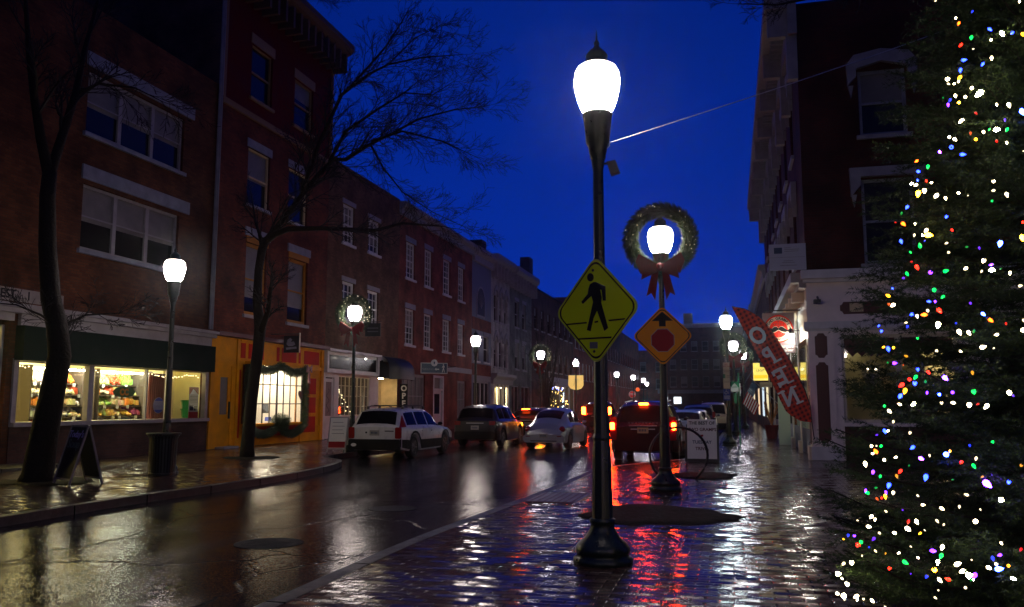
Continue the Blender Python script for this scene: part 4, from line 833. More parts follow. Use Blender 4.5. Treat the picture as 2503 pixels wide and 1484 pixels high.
MB().tube([(LX + .02, 49.2, zc + .25), (-16.05, 48.3, zc + .25)], .03, 5).build('arm', MT['black'], sg)

# --- three narrow painted buildings and the dark gabled one
B5 = thing('painted_building', 'narrow blue grey building with an arched fan window', 'building', (LX, 57.6, 0))
q = MB(ML); wall(q, 55.3, 60.1, 0, 12.0, [(55.9, 57.1, 4.7, 6.6), (58.2, 59.5, 4.7, 6.6), (55.7, 59.8, .6, 3.3), (56.4, 58.4, 7.9, 9.0)], .2); q.build('wall', MT['bluewall'], B5); shell(B5, ML, 55.3, 60.1, 0, 12.0, 14, MT['brickd'])
MB(ML).box(55.35, 60.05, .002, .03, 6.9, 7.75).box(55.35, 60.05, .002, .03, 3.7, 4.5).build('brick_band', MT['brick4'], B5)
cornice(B5, ML, 55.3, 60.1, 11.7, 12.7, .5, MT['grey'])
for a, b in ((55.9, 57.1), (58.2, 59.5)): window(B5, ML, a, b, 4.7, 6.6, MT['grey'], MT['pane'], sill=MT['white'], lintel=MT['stone'])
window(B5, ML, 55.7, 59.8, .6, 3.3, MT['lilac'], MT['pane'], cols=4, rows=1, fw=.12, lintel=MT['lilac'], hood=.4)
b = MB(ML); ar = [(57.4 + 1.05 * math.cos(a), 9.0 + 1.1 * math.sin(a)) for a in np.linspace(0, PI, 14)]
w = MB(ML).prism([(56.35, 7.85), (58.45, 7.85), (58.45, 9.0)] + ar[1:-1] + [(56.35, 9.0)], .0, .04).build('arched_window', MT['lilac'], B5)
MB(ML).prism([(56.5, 8.0), (58.3, 8.0)] + [(57.4 + .92 * math.cos(a), 9.0 + .96 * math.sin(a)) for a in np.linspace(0, PI, 14)], .042, .05).build('pane', mat('dull pane', (.02, .022, .03), .5, spec=.2), w)
q = MB(ML)
for a in np.linspace(.25, PI - .25, 8): q.tube([(57.4, .055, 8.5), (57.4 + .9 * math.cos(a), .055, 9.0 + .92 * math.sin(a))], .012, 4)
q.build('fan_bar', MT['lilac'], w)
B6 = thing('painted_building', 'pale painted brick building with triple arched windows and lit garland doorway', 'building', (LX, 62.8, 0))
w6 = [(60.9 + k * 1.5, 61.9 + k * 1.5, z, z + 2.1) for k in range(3) for z in (8.0, 4.5)]
q = MB(ML); wall(q, 60.1, 65.6, 0, 12.2, w6 + [(60.7, 65.1, .5, 3.0)], .2); q.build('wall', MT['palewall'], B6); shell(B6, ML, 60.1, 65.6, 0, 12.2, 14, MT['brickd'])
for a, b, c, e in w6:
    w = window(B6, ML, a, b, c, e, MT['lilac'], MT['pane'], sill=MT['lilac']); mid = (a + b) / 2
    MB(ML).prism([(a - .15, e - .2), (a, e + .25), (mid, e + .7), (b, e + .25), (b + .15, e - .2), (b, e - .2), (b - .12, e + .12), (mid, e + .35), (a + .12, e + .12), (a, e - .2)], .002, .1).build('lintel', MT['grey'], w)
cornice(B6, ML, 60.1, 65.6, 11.7, 13.0, .6, MT['grey'], brackets=6); cornice(B6, ML, 60.1, 66.0, 3.2, 4.0, .5, MT['lilac'], name='shop_cornice')
q = MB(ML)
for u in (60.7, 62.4, 63.5, 65.0): q.box(u - .12, u + .12, -.1, .08, .13, 3.2)
q.build('pilaster', MT['white'], B6); MB(ML).box(60.7, 65.1, -.8, -.75, .2, 3.0).build('lobby_wall', MT['cream'], B6)
MB(ML).box(61.3, 62.0, -.4, -.3, 2.95, 3.0).box(64.0, 64.6, -.4, -.3, 2.95, 3.0).build('lobby_light', emis('lobby panel', (1, .75, .35), 45), B6)
r = random.Random(21)
fs = thing('fairy_lights', 'warm fairy lights wound up two posts of the pale painted doorway', 'string lights', tuple(ML @ Vector((62, .1, .2))))
for u in (61.3, 64.0):
    for k in range(42): MB(ML).ball((u + r.uniform(-.12, .12), .14, .7 + k * .055), .026, 4).build('bulb', MT['fairy'], fs)
B7 = thing('painted_building', 'grey green painted brick building left of the dark gabled house', 'building', (LX, 69.5, 0))
w7 = [(67.3, 68.6, z, z + 2.2) for z in (8.1, 4.6)] + [(69.9, 71.2, z, z + 2.2) for z in (8.1, 4.6)]
q = MB(ML); wall(q, 65.6, 73.4, 0, 12.3, w7 + [(66.3, 68.8, .3, 3.2), (69.6, 72.6, .3, 3.2)], .2); q.build('wall', MT['greenwall'], B7); shell(B7, ML, 65.6, 73.4, 0, 12.3, 14, MT['brickd'])
for a, b, c, e in w7: window(B7, ML, a, b, c, e, MT['grey'], MT['pane'], sill=MT['grey'], lintel=MT['grey'])
for a, b in ((66.3, 68.8), (69.6, 72.6)): window(B7, ML, a, b, .3, 3.2, MT['grey'], MT['pane'], cols=2, rows=1)
cornice(B7, ML, 65.6, 73.4, 11.6, 12.9, .8, MT['beige'] if 0 else MT['grey'], brackets=8)
c7 = MB(ML).box(64.3, 65.6, -3, -2, 12, 15.0).build('chimney', MT['brickd'], B6)
B8 = thing('brick_building', 'dark brick building with a chimney and a pitched roof, right of the grey green one', 'building', (LX, 83, 0))
w8 = [(74.5 + k * 2.9, 75.8 + k * 2.9, z, z + 2.0) for k in range(7) for z in (8.6, 4.9)]
q = MB(ML); wall(q, 73.4, 94.5, 0, 12.3, w8 + [(80.9, 94.3, .5, 3.6)], .2); q.build('wall', MT['brickd'], B8); shell(B8, ML, 73.4, 94.5, 0, 12.3, 14, MT['brickd'])
b = MB(ML); b.quad((73.4, .3, 12.3), (94.6, .3, 12.3), (94.6, -5, 15.2), (73.4, -5, 15.2)).quad((73.4, -5, 15.2), (94.6, -5, 15.2), (94.6, -13, 12.3), (73.4, -13, 12.3)); b.f.append(tuple(b.p(*t) for t in ((73.4, .3, 12.3), (73.4, -5, 15.2), (73.4, -13, 12.3)))); b.build('pitched_roof', MT['roof'], B8)
MB(ML).box(85.2, 86.9, -4, -3, 13.0, 17.2).build('chimney', MT['brickd'], B8)
for a, b, c, e in w8: window(B8, ML, a, b, c, e, MT['brickd'], MT['pane'], sill=MT['grey'])
q = MB(ML); q.quad((80.9, -3, .2), (94.3, -3, .2), (94.3, -3, 3.8), (80.9, -3, 3.8)).quad((80.9, -.21, .3), (80.9, -3, .3), (80.9, -3, 3.8), (80.9, -.21, 3.8)).quad((94.3, -.21, .3), (94.3, -3, .3), (94.3, -3, 3.8), (94.3, -.21, 3.8)).quad((80.9, -.21, 3.7), (94.3, -.21, 3.7), (94.3, -3, 3.7), (80.9, -3, 3.7)); q.build('interior', MT['innerd'], B8)
q = MB(ML)
for k in range(6): q.box(80.9 + k * 2.66, 81.05 + k * 2.66, -.1, .03, .5, 3.6)
q.box(80.9, 94.3, -.1, .04, 3.6, 4.4); q.build('shopfront', MT['stone'], B8)
MB(ML).box(82, 93, -1.5, -1.3, 3.5, 3.6).build('ceiling_light', emis('warm shop tube', (1, .75, .4), 12), B8)
r = random.Random(31); fs = thing('fairy_lights', 'blue and gold fairy lights filling the far lit shop window', 'string lights', tuple(ML @ Vector((87, -.4, .5))))
fb = emis('blue fairy bulb', (.15, .2, 1), 12, False); fc = emis('icy fairy bulb', (.6, .85, 1), 7, False); fg = emis('gold fairy bulb', (1, .68, .18), 7, False)
for k in range(95):
    if k < 16: u, z, mm = r.uniform(83, 90), r.uniform(3.15, 3.5), fb
    elif k < 42:
        z = r.uniform(.8, 2.9); u = 90.4 + r.uniform(-1, 1) * (3.1 - z) * .7; mm = fc
    else: u, z, mm = r.uniform(81.3, 94.0), r.uniform(1.1, 3.5), fg
    MB(ML).ball((u, -.4, z), .055, 4).build('bulb', mm, fs)
sg = thing('hanging_sign', 'glowing amber shield sign beyond the far lamp, over the lit shop', 'sign', tuple(gz(1407, 935, 3.2)))
p = gy(1407, 934, 62.0); fr = frame((p[0], p[1], 0), (1, 0, 0), (0, -1, 0)); z = p[2]
MB(fr).prism([(-.55, z + .5), (.55, z + .5), (.57, z - .25), (.4, z - .48), (0, z - .6), (-.4, z - .48), (-.57, z - .25)], -.08, 0).build('shield', emis('amber shield', (1, .62, .16), .8), sg)
MB(fr).tube([(-.15, .02, z - .25), (-.05, .02, z + .25), (.05, .02, z - .1), (.15, .02, z + .25)], .03, 4).build('mark', MT['beige'], sg)
MB(fr).box(-1.9, .6, -.05, -.02, z + .52, z + .56).build('arm', MT['black'], sg)

# far dark row on the left, and the block across the street's end
def plain(name, label, M, u0, u1, top, m, nw, zs, depth=14, base=0, cor=None, fm=None, ww=1.2, wh=2.0):
    t = thing(name, label, 'building', tuple(M @ Vector(((u0 + u1) / 2, 0, 0))))
    st = (u1 - u0) / nw; ws = [(u0 + st * (k + .5) - ww / 2, u0 + st * (k + .5) + ww / 2, z, z + wh) for k in range(nw) for z in zs]
    q = MB(M); wall(q, u0, u1, 0, top, ws, .2); q.build('wall', m, t); shell(t, M, u0, u1, 0, top, depth, m)
    for w_ in ws: window(t, M, *w_, fm or MT['grey'], MT['pane'], sill=MT['grey'])
    if cor: cornice(t, M, u0, u1, top - .3, top + .5, .4, cor)
    return t
plain('brick_building', 'far dark red brick block beyond the lit shop on the left', ML, 94.5, 112, 14.0, MT['brick4'], 7, (4.6, 8.2), cor=MT['grey'], fm=MT['white'])
plain('brick_building', 'farther dark brown brick block on the left behind the yellow diamond sign', ML, 112, 136, 14.2, MT['brickd'], 8, (4.6, 8.2), cor=MT['grey'])
plain('brick_building', 'last low brick block on the left before the street bends', ML, 136, 165, 13.6, MT['brick4'], 9, (4.6, 8.2))
ME = frame((0, 170, 0), (1, 0, 0), (0, -1, 0))
t = plain('brick_building', 'dark wide block closing the far end of the street', ME, -12, 7, 17.2, MT['brickd'], 9, (5.2, 8.6, 12.2), depth=20, cor=MT['grey'])
MB(ME).box(-8.8, -7.0, -3, -2, 17, 20).build('chimney', MT['brickd'], t)
MB(ME).box(-14, 7, .05, .6, 3.9, 4.6).build('fascia', MT['stone'], t)
for a, b in ((-13.2, -12.1), (-10.9, -9.5)): MB(ME).box(a, b, .02, .1, 1.9, 3.2).build('lit_window', emis('lit far window', (.85, .95, 1), 2.6) if a < -13 else bpy.data.materials['lit far window'], t)
plain('brick_building', 'low dark building across the far left corner of the end street', ME, -34, -12.2, 12.5, MT['brick4'], 7, (4.8, 8.2), depth=20)
# ------------------------------------------------------------------ right side of the street
RX = 2.15
MR = frame((RX, 0, 0), (0, -1, 0), (-1, 0, 0))     # local x = -y
MS = frame((0, 24.6, 0), (1, 0, 0), (0, -1, 0))    # local x = x, faces the camera
C1 = thing('corner_building', 'tall dark red corner building with bracketed eaves over a white and maroon shop', 'building', (RX + 4, 30, 0))
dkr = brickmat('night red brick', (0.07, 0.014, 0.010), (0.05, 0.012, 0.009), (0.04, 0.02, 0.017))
ws = [(3.75, 5.0, 9.15, 11.05), (3.7, 5.05, 5.5, 7.9)]
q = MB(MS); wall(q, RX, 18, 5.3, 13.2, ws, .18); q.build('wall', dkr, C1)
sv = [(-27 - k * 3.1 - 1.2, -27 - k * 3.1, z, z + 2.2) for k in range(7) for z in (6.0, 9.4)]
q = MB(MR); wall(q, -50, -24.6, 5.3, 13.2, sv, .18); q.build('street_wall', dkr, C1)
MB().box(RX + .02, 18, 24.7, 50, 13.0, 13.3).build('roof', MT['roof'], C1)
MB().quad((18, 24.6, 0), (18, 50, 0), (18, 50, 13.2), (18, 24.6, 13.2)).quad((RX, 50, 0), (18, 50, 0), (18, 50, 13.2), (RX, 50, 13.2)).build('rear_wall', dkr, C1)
def hoodwin(M, a, b, c, e, arched):
    w = window(C1, M, a, b, c, e, MT['stone'], MT['pane'], sill=MT['grey'], fw=.09, mun=(0, 0))
    m = (a + b) / 2; o = MB(M)
    if arched:
        o.prism([(a - .28, e - .45), (a - .3, e + .15), (a - .1, e + .42), (m, e + .55), (b + .1, e + .42), (b + .3, e + .15), (b + .28, e - .45), (b + .05, e - .2), (b + .05, e + .02), (m, e + .2), (a - .05, e + .02), (a - .05, e - .2)], .004, .16)
    else:
        o.prism([(a - .28, e - .5), (a - .3, e + .3), (b + .3, e + .3), (b + .28, e - .5), (b + .02, e - .2), (b + .02, e + .04), (a - .02, e + .04), (a - .02, e - .2)], .004, .16)
    for u in (a - .2, b + .2): o.prism([(u - .07, e - .46), (u + .07, e - .46), (u, e - .8)], .004, .12)
    o.build('hood', MT['grey'], w)
for k, h in enumerate(ws): hoodwin(MS, *h, k == 0)
for h in sv: hoodwin(MR, *h, h[2] > 9)
# eaves with arched brackets
q = MB(MR); q.box(-50.2, -24.2, .0, .88, 13.0, 13.35); q.box(-50.2, -24.2, .0, .25, 12.2, 13.0); q.build('eaves', MT['grey'], C1)
q = MB(MR)
for k in range(9):
    u = -50 + .2 + k * 3.15
    q.prism([(u, 10.9), (u + .26, 10.9), (u + .26, 12.99), (u, 12.99)], .005, .3)
    q.prism([(u, 12.2), (u + .26, 12.2), (u + .26, 12.99), (u, 12.99)], .3, .8)
q.build('bracket', MT['lilac'], C1)
q = MB(MR)
for k in range(70): q.box(-50 + .1 + k * .36, -50 + .2 + k * .36, .255, .6, 12.7, 12.98)
q.build('dentil', MT['grey'], C1)
# white and maroon shop at the corner
wn1 = (2.98, 5.9, 1.15, 3.55)
q = MB(MS); wall(q, 2.13, 18, .13, 5.28, [wn1, (6.6, 9.6, 1.15, 3.55)], .1); q.build('shop_wall', mat('bright white paint', (.84, .73, .68), .55, var=.08, vscale=3, bump=.05), C1)
q = MB(MS); q.box(2.0, 18, .002, .22, 5.12, 5.36); q.box(2.05, 18, .002, .14, 5.02, 5.117); q.box(2.03, 18, .002, .10, 3.72, 3.92); q.box(2.05, 18, .002, .06, 3.66, 3.717)
q.box(2.1, 2.85, .002, .09, .14, .5); q.build('cornice', MT['white'], C1); MB(MS).box(2.13, 2.80, .002, .05, .5, 3.66).build('corner_pilaster', bpy.data.materials['bright white paint'], C1)
def cut(M, a, b, c, e, y=.052):
    w = min(b - a, e - c); k = w * .28
    return MB(M).prism([(a, c + k), (a + k * .5, c + k * .8), (a + k, c), (b - k, c), (b - k * .5, c + k * .8), (b, c + k), (b, e - k), (b - k * .5, e - k * .8), (b - k, e), (a + k, e), (a + k * .5, e - k * .8), (a, e - k)], y, y + .006)
cut(MS, 2.3, 2.62, 2.92, 3.6).build('panel', MT['maroon'], C1); cut(MS, 2.3, 2.62, .6, 2.8).build('panel', MT['maroon'], C1)
cut(MS, 3.0, 5.6, 4.12, 4.46, .003).build('panel', MT['maroon'], C1)
MB(MS).box(3.25, 3.6, .01, .018, 4.18, 4.42).build('plaque', MT['beige'], C1)
window(C1, MS, *wn1, MT['cream'], MT['glass'], cols=2, rows=1, fw=.09, d=.1); window(C1, MS, 6.6, 9.6, 1.15, 3.55, MT['cream'], MT['pane'], cols=2, rows=1)
MB(MS).box(2.98, 18, .0, .04, .13, 1.05).build('base_wall', MT['brickd'], C1)
q = MB(MS); X0, X1 = 2.3, 10.5
q.quad((X0, -4, .2), (X1, -4, .2), (X1, -4, 3.8), (X0, -4, 3.8)).quad((X0, -.11, .2), (X0, -4, .2), (X0, -4, 3.8), (X0, -.11, 3.8)).quad((X0, -.11, 3.8), (X1, -.11, 3.8), (X1, -4, 3.8), (X0, -4, 3.8)).quad((X0, -.11, .2), (X1, -.11, .2), (X1, -4, .2), (X0, -4, .2)).quad((X1, -.11, .2), (X1, -4, .2), (X1, -4, 3.8), (X1, -.11, 3.8)); q.build('interior', MT['inner'], C1)
MB(MS).box(4.4, 6.0, -2.4, -2.2, 3.68, 3.75).build('ceiling_light', emis('cafe panel', (1, .84, .48), 80), C1)
MB(MS).prism([(3.05 + .12 * k, 2.95 + (.12 if k % 2 else .0)) for k in range(24)] + [(5.8, 3.5), (3.05, 3.5)], -.17, -.16).build('valance', MT['maroon'], C1)
ch = thing('chandelier', 'small glass chandelier lit inside the corner shop window', 'chandelier', tuple(MS @ Vector((3.85, -.9, 2.5))))
b = MB(MS)
for k in range(8): b.tube([(3.85, -.9, 2.9), (3.85 + .25 * math.cos(k * .785), -.9 + .25 * math.sin(k * .785), 2.75), (3.85 + .22 * math.cos(k * .785), -.9 + .22 * math.sin(k * .785), 2.45)], .01, 4)
b.lathe([(.2, 0), (.22, -.15), (.08, -.35)], (3.85, -.9, 2.5), n=10); b.tube([(3.85, -.9, 2.9), (3.85, -.9, 3.75)], .008, 4); b.build('frame', MT['alum'], ch)
for k in (-.1, .12): MB(MS).ball((3.85 + k, -.8, 2.62), .035, 5).build('bulb', emis('candle bulb', (1, .85, .6), 14), ch)
MB(MS).box(3.3, 4.6, -1.4, -.6, 1.1, 1.17)
# street side: cream pilasters, doors, glass, awning gutter
q = MB(MR)
for u0, u1 in ((-25.15, -24.63), (-28.7, -28.3), (-32.0, -31.5), (-36.2, -35.8), (-40.6, -40.2), (-45.3, -44.9), (-50, -49.5)): q.box(u0, u1, -.01, .02, .13, 4.95); q.box(u0 - .04, u1 + .04, .003, .1, .13, .5)
q.box(-50, -24.72, -.15, -.003, 3.55, 4.95); q.build('street_pilaster', MT['cream'], C1)
cut(MR, -25.1, -24.68, 2.0, 3.3, .022).build('panel', MT['maroon'], C1); cut(MR, -25.1, -24.68, .55, 1.9, .022).build('panel', MT['maroon'], C1)
q = MB(MR); q.box(-49.5, -25.15, -.15, -.1, .13, .9); q.build('stall_riser', MT['grey'], C1)
MB(MR).box(-49.5, -25.15, -.13, -.12, .9, 3.55).build('shop_glass', MT['glass'], C1)
q = MB(MR); q.quad((-50, -3, .2), (-25.2, -3, .2), (-25.2, -3, 3.6), (-50, -3, 3.6)).quad((-50, -.16, 3.54), (-25.2, -.16, 3.54), (-25.2, -3, 3.54), (-50, -3, 3.54)); q.build('street_interior', MT['inner'], C1)
MB(MR).box(-34, -28, -1.5, -1.4, 3.4, 3.48).box(-46, -40, -1.5, -1.4, 3.4, 3.48).build('ceiling_light', emis('street shop tube', (1, .85, .55), 4), C1)
q = MB(MR); q.box(-50, -24.6, .003, .42, 5.05, 5.32); q.box(-50, -24.6, .003, .2, 4.9, 5.047); q.build('street_cornice', MT['lilac'], C1)
q = MB(MR)
for k in range(18): q.box(-49.6 + k * 1.4, -49.45 + k * 1.4, .004, .34, 4.6, 4.898)
q.build('cornice_bracket', MT['cream'], C1)
d = MB(MR).box(-33.62, -33.55, .0, .42, .14, 2.3).build('open_door', mat('pale green door', (.5, .6, .48), .4), C1)
# projecting shop sign
SGZ = float(gy(1908, 804, 27.2)[2]); STOP_, SBOT = float(gy(1869, 766, 27.2)[2]), float(gy(1948, 862, 27.2)[2])
sg = thing('projecting_sign', 'square maroon brewery sign with a black moustache roundel, lit by a spotlight', 'sign', (1.53, 27.2, 2.7))
fr = frame((1.50, 27.2, 0), (1, .0, 0), (0, -1, 0)); cz = SGZ - .12
plum = mat('plum sign board', (.16, .11, .12), .5)
MB(fr).box(-.47, .47, -.08, 0, SBOT, STOP_).build('board', plum, sg)
def disc(r, y, y2, m, nm, n=40): return MB(fr).lathe([(r, y), (r, y2)], (0, 0, cz + .12), n=n, axis='y').build(nm, m, sg)
disc(.43, .001, .006, MT['red'], 'red_ring'); disc(.385, .007, .011, MT['signcr'], 'cream_ring')
disc(.27, .012, .015, MT['red'], 'check_disc')
q = MB(fr)
for i in range(-3, 4):
    for j in range(-3, 4):
        if (i * .075) ** 2 + (j * .075) ** 2 < .055: q.box(i * .075 - .018, i * .075 + .018, .0155, .017, cz + .12 + j * .075 - .018, cz + .12 + j * .075 + .018)
q.build('check', MT['maroon'], sg)
def arctext(s, r, a0, step, size, inward=False):
    for k, chh in enumerate(s):
        if chh == ' ': continue
        a = math.radians(a0 + step * k)
        x, z = r * math.sin(a), r * math.cos(a)
        R = Matrix.Rotation(a if not inward else a + PI, 4, 'Y')
        text(chh, size, fr @ Matrix.Translation((x, .012, cz + .12 + z)) @ R, MT['signbk'], parent=sg, bold=.003)
arctext('TWO GRAMPS', .325, -63, 14, .115); arctext('BREWING', .325, 215, -11.5, .10, True)
mo = [(0, .02), (.06, .07), (.13, .06), (.2, 0), (.26, -.04), (.31, -.02), (.33, .04), (.30, .07), (.35, .07), (.375, .01), (.36, -.05), (.30, -.10), (.2, -.11), (.1, -.09), (0, -.03)]
mo2 = mo + [(-x, z) for x, z in reversed(mo[1:-1])]
MB(fr).prism([(x * 1.07, cz + .12 + z * 1.25 - .004) for x, z in mo2], .018, .020).build('moustache_edge', MT['signcr'], sg)
MB(fr).prism([(x, cz + .12 + z * .95) for x, z in mo2], .021, .024).build('moustache', MT['signbk'], sg)
text('& Burgers', .13, at_(fr, .16, .003, SBOT + .20), MT['signwh'], parent=sg, bold=.004); text('and Corner', .115, at_(fr, .14, .003, SBOT + .08), MT['signwh'], parent=sg, bold=.004)
MB(fr).tube([(-.4, -.04, STOP_), (-.4, -.04, STOP_ + .08), (.66, -.04, STOP_ + .08)], .02, 5).build('hanger', MT['black'], sg)
def spot(name, label, p, r, m, base):
    t = thing(name, label, 'lamp', p); MB().ball(p, r, 6).build('bulb', m, t); MB().lathe([(r * .7, -.02), (r * 1.3, .04), (r * .5, .16)], (p[0], p[1], p[2] + r * .8), n=8).tube([(p[0], p[1], p[2] + .15), base], .012, 4).build('housing', MT['black'], t); return t
spot('sign_lamp', 'bright spotlight glaring at the lower right of the round brewery sign', (1.86, 26.95, SGZ - .24), .075, emis('sign spot', (1, .93, .78), 260), (2.1, 27.0, 3.9))
spot('soffit_lamp', 'warm lamp under the corner shop cornice on the street side', (1.95, 29.0, 4.5), .05, emis('soffit lamp', (1, .8, .45), 60), (2.1, 29, 4.6))
spot('soffit_lamp', 'warm lamp farther along under the corner shop cornice', (1.95, 34.0, 4.4), .05, bpy.data.materials['soffit lamp'], (2.1, 34, 4.6))
c_ = thing('security_camera', 'small dark security camera under the corner shop cornice', 'security camera', (2.42, 24.4, 4.5))
MB().box(2.3, 2.48, 24.28, 24.5, 4.42, 4.52).build('body', MT['black'], c_); MB().tube([(2.42, 24.58, 4.62), (2.42, 24.4, 4.52)], .03, 5).lathe([(.05, 0), (.05, .06)], (2.36, 24.22, 4.44), axis='y', n=8).build('mount', MT['black'], c_)
# wall sign high on the corner
sg = thing('wall_sign', 'pale office sign projecting high on the corner building above the shop', 'sign', (1.66, 24.4, 5.4))
b = MB().box(1.17, 2.15, 24.38, 24.42, 5.38, 6.12).build('board', mat('pale blue board', (.42, .42, .50), .5), sg)
q = MB(); q.box(1.3, 1.52, 24.37, 24.378, 5.85, 6.02); q.build('emblem', MT['signnv'], sg)
q = MB()
for z, a, c in ((6.0, 1.58, 1.75), (5.95, 1.58, 1.98), (5.90, 1.58, 1.95), (5.63, 1.55, 1.8), (5.58, 1.5, 1.85), (5.5, 1.45, 1.9)): q.box(a, c, 24.37, 24.378, z, z + .018)
q.box(1.2, 2.12, 24.372, 24.378, 5.735, 5.745); q.build('print', MT['grey'], sg)
# buildings beyond on the right
C2 = plain('brick_building', 'dark brick building beyond the corner block on the right side', MR, -75, -50, 9.2, MT['brickd'], 6, (5.0,), cor=MT['grey'])
C3 = plain('brick_building', 'low dark building far along the right pavement', MR, -112, -75, 9.8, MT['brick4'], 9, (5.0,), cor=MT['grey'])
C4 = plain('brick_building', 'dark building at the far right end of the street', MR, -168, -112, 13.0, MT['brickd'], 10, (5.0, 8.4))
for i, (u0, u1, c) in enumerate(((-54, -51.5, (1, .85, .5)), (-61, -58, (.75, .9, 1)), (-70, -67, (1, .7, .4)), (-84, -80, (1, .8, .5)))):
    MB(MR).box(u0, u1, .005, .03, .9, 2.9).build('lit_window', emis('lit shop window %s' % 'abcd'[i], c, .9), C2 if i < 3 else C3)
# yellow lit sign, white board under it
fr = frame((gy(1858, 900, 41)[0], 41.0, 0), (1, 0, 0), (0, -1, 0)); zt = gy(1858, 900, 41)[2]; zb_ = gy(1858, 930, 41)[2]
sg = thing('hanging_sign', 'glowing yellow stepped LEGIT sign projecting over the right pavement', 'sign', (fr[0][3], 41, zb_))
MB(fr).prism([(-.33, zb_), (.33, zb_), (.33, zt + .02), (-.03, zt + .06), (-.03, zt + .24), (-.33, zt + .24)], -.1, 0).build('panel', MT['signlit'], sg)
MB(fr).box(-.31, .31, .002, .006, zb_ + .1, zb_ + .25).build('band', emis('deep yellow band', (1, .62, .02), 1.1), sg); MB(fr).box(-.31, .31, .002, .005, zt - .0, zt + .01).build('line', MT['signgn'], sg)
text('LEGIT', .15, at_(fr, 0, .004, zt - .11), MT['signgn'], parent=sg); MB(fr).tube([(-.4, -.05, zt + .3), (1.0, -.05, zt + .3)], .02, 4).build('arm', MT['black'], sg)
sg = tag(MB(fr).box(-.05, .5, -.08, -.05, zb_ - .32, zb_ - .08).build('notice_board', MT['signcr']), 'small cream board hung below the glowing yellow sign', 'sign')
# US flag on a slanted staff
fl = thing('flag', 'United States flag hanging from a slanted staff over the right pavement', 'flag', tuple(gy(1850, 950, 38)))
A = gy(1864, 961, 38); Bp = gy(1834, 923, 38)
MB().tube([tuple(A + (A - Bp) * .8 + np.array([.3, 0, 0])), tuple(Bp)], .015, 5).build('staff', MT['alum'], fl)
def fq(s0, s1, t0, t1, dy):   # s along staff from tip, t hanging down
    P = []
    for s_, t_ in ((s0, t0), (s1, t0), (s1, t1), (s0, t1)):
        q = Bp + (A - Bp) * (.15 + s_ * .95); h = np.array([-.42, 0, -.91]) * t_ * (.95 - .1 * s_); q = q + h; P.append((q[0], q[1] + dy + .04 * math.sin(5 * t_ + 3 * s_), q[2]))
    return P
for nm, m, tst in (('red_stripe', MT['signrd'], 0), ('white_stripe', MT['signwh'], 1)):
    q = MB()
    for k in range(13):
        if k % 2 == tst:
            for j in range(6):
                if k < 7 and j < 2.2: continue
                q.quad(*fq(1 - (k + 1) / 13, 1 - k / 13, j / 6 * 1.15, (j + 1) / 6 * 1.15, 0))
    q.build(nm, m, fl)
q = MB()
for j in range(3): q.quad(*fq(0, .46, j / 6 * 1.15, (j + 1) / 6 * 1.15 * .999, -.004))
q.build('canton', MT['signnv'], fl)
q = MB()
for i in range(5):
    for j in range(6):
        P = fq(.05 + i * .085, .075 + i * .085, .05 + j * .08, .075 + j * .08, -.012); q.quad(*P)
q.build('stars', MT['signwh'], fl)
pl = thing('planter', 'dark pavement planter with orange dried stems by the right shops', 'planter', (1.75, 40, .13))
MB().lathe([(.22, 0), (.3, .55), (.32, .6), (.26, .58)], (1.75, 40, .13), n=12).build('pot', MT['darkred'], pl)
q = MB(); r = random.Random(2)
for k in range(30): a = r.uniform(0, 6.3); q.tube([(1.75, 40, .7), (1.75 + .15 * math.cos(a), 40 + .15 * math.sin(a), 1.1), (1.75 + .3 * math.cos(a), 40 + .3 * math.sin(a), 1.3 + r.random() * .5)], .012, 3)
q.build('stems', MT['skin'], pl)

# ------------------------------------------------------------------ OPEN feather flag
ff = thing('feather_flag', 'large red black check feather flag reading OPEN from its back, leaning over the pavement', 'flag', (2.1, 24.2, .8))
def c3(x, y, Y=24.2): return gy(1680.3 + x * .35, 702.6 + y * .35, Y)
out = [(305, 132), (395, 150), (490, 205), (560, 280), (630, 390), (700, 500), (760, 620), (810, 720), (850, 830), (862, 940), (800, 930), (730, 900), (690, 850), (640, 740), (600, 650), (560, 575), (520, 500), (470, 410), (420, 315), (380, 250), (340, 185)]
R_ = [(305, 132), (397, 148), (494, 203), (566, 276), (638, 388), (708, 498), (768, 618), (816, 718), (854, 830), (864, 940)]; L_ = [out[0]] + out[:9:-1] ; L_ = [(305, 132), (335, 188), (370, 255), (408, 322), (458, 418), (505, 508), (548, 588), (590, 668), (640, 775), (690, 875), (790, 935), (866, 942)]
def samp(P, n):
    P = np.array(P, float); d = np.r_[0, np.cumsum(np.linalg.norm(np.diff(P, axis=0), axis=1))]; t = np.linspace(0, d[-1], n); return np.c_[np.interp(t, d, P[:, 0]), np.interp(t, d, P[:, 1])]
RR, LL = samp(R_, 26), samp(L_, 26); V = []; uvs = []; nc = 7
for k in range(26):
    for j in range(nc):
        s = j / (nc - 1); x, y = RR[k] * s + LL[k] * (1 - s); w_ = .05 * math.sin(k * .5 + s * 2.2) * (1 - s * .8)
        p_ = c3(x, y); V.append((p_[0], p_[1] + w_, p_[2])); uvs.append((((x * .886 + y * -.463) * .0045), (x * .463 + y * .886) * .0045))
Fq = [(k * nc + j, k * nc + j + 1, (k + 1) * nc + j + 1, (k + 1) * nc + j) for k in range(25) for j in range(nc - 1)]
b = MB(); b.v = V; b.f = Fq; o = b.build('cloth', check('buffalo check', (.78, .05, .018), (.16, .012, .010), .14), ff, smooth=True)
uvl = o.data.uv_layers.new(name='UVMap')
for lp in o.data.loops: uvl.data[lp.index].uv = uvs[lp.vertex_index]
pole = [tuple(c3(x + 3, y)) for x, y in R_] + [tuple(c3(880, 1035)), tuple(c3(886, 1060))]
MB().tube(pole, [.008] * 6 + [.014] * (len(pole) - 6), 6).build('pole', MT['black'], ff)
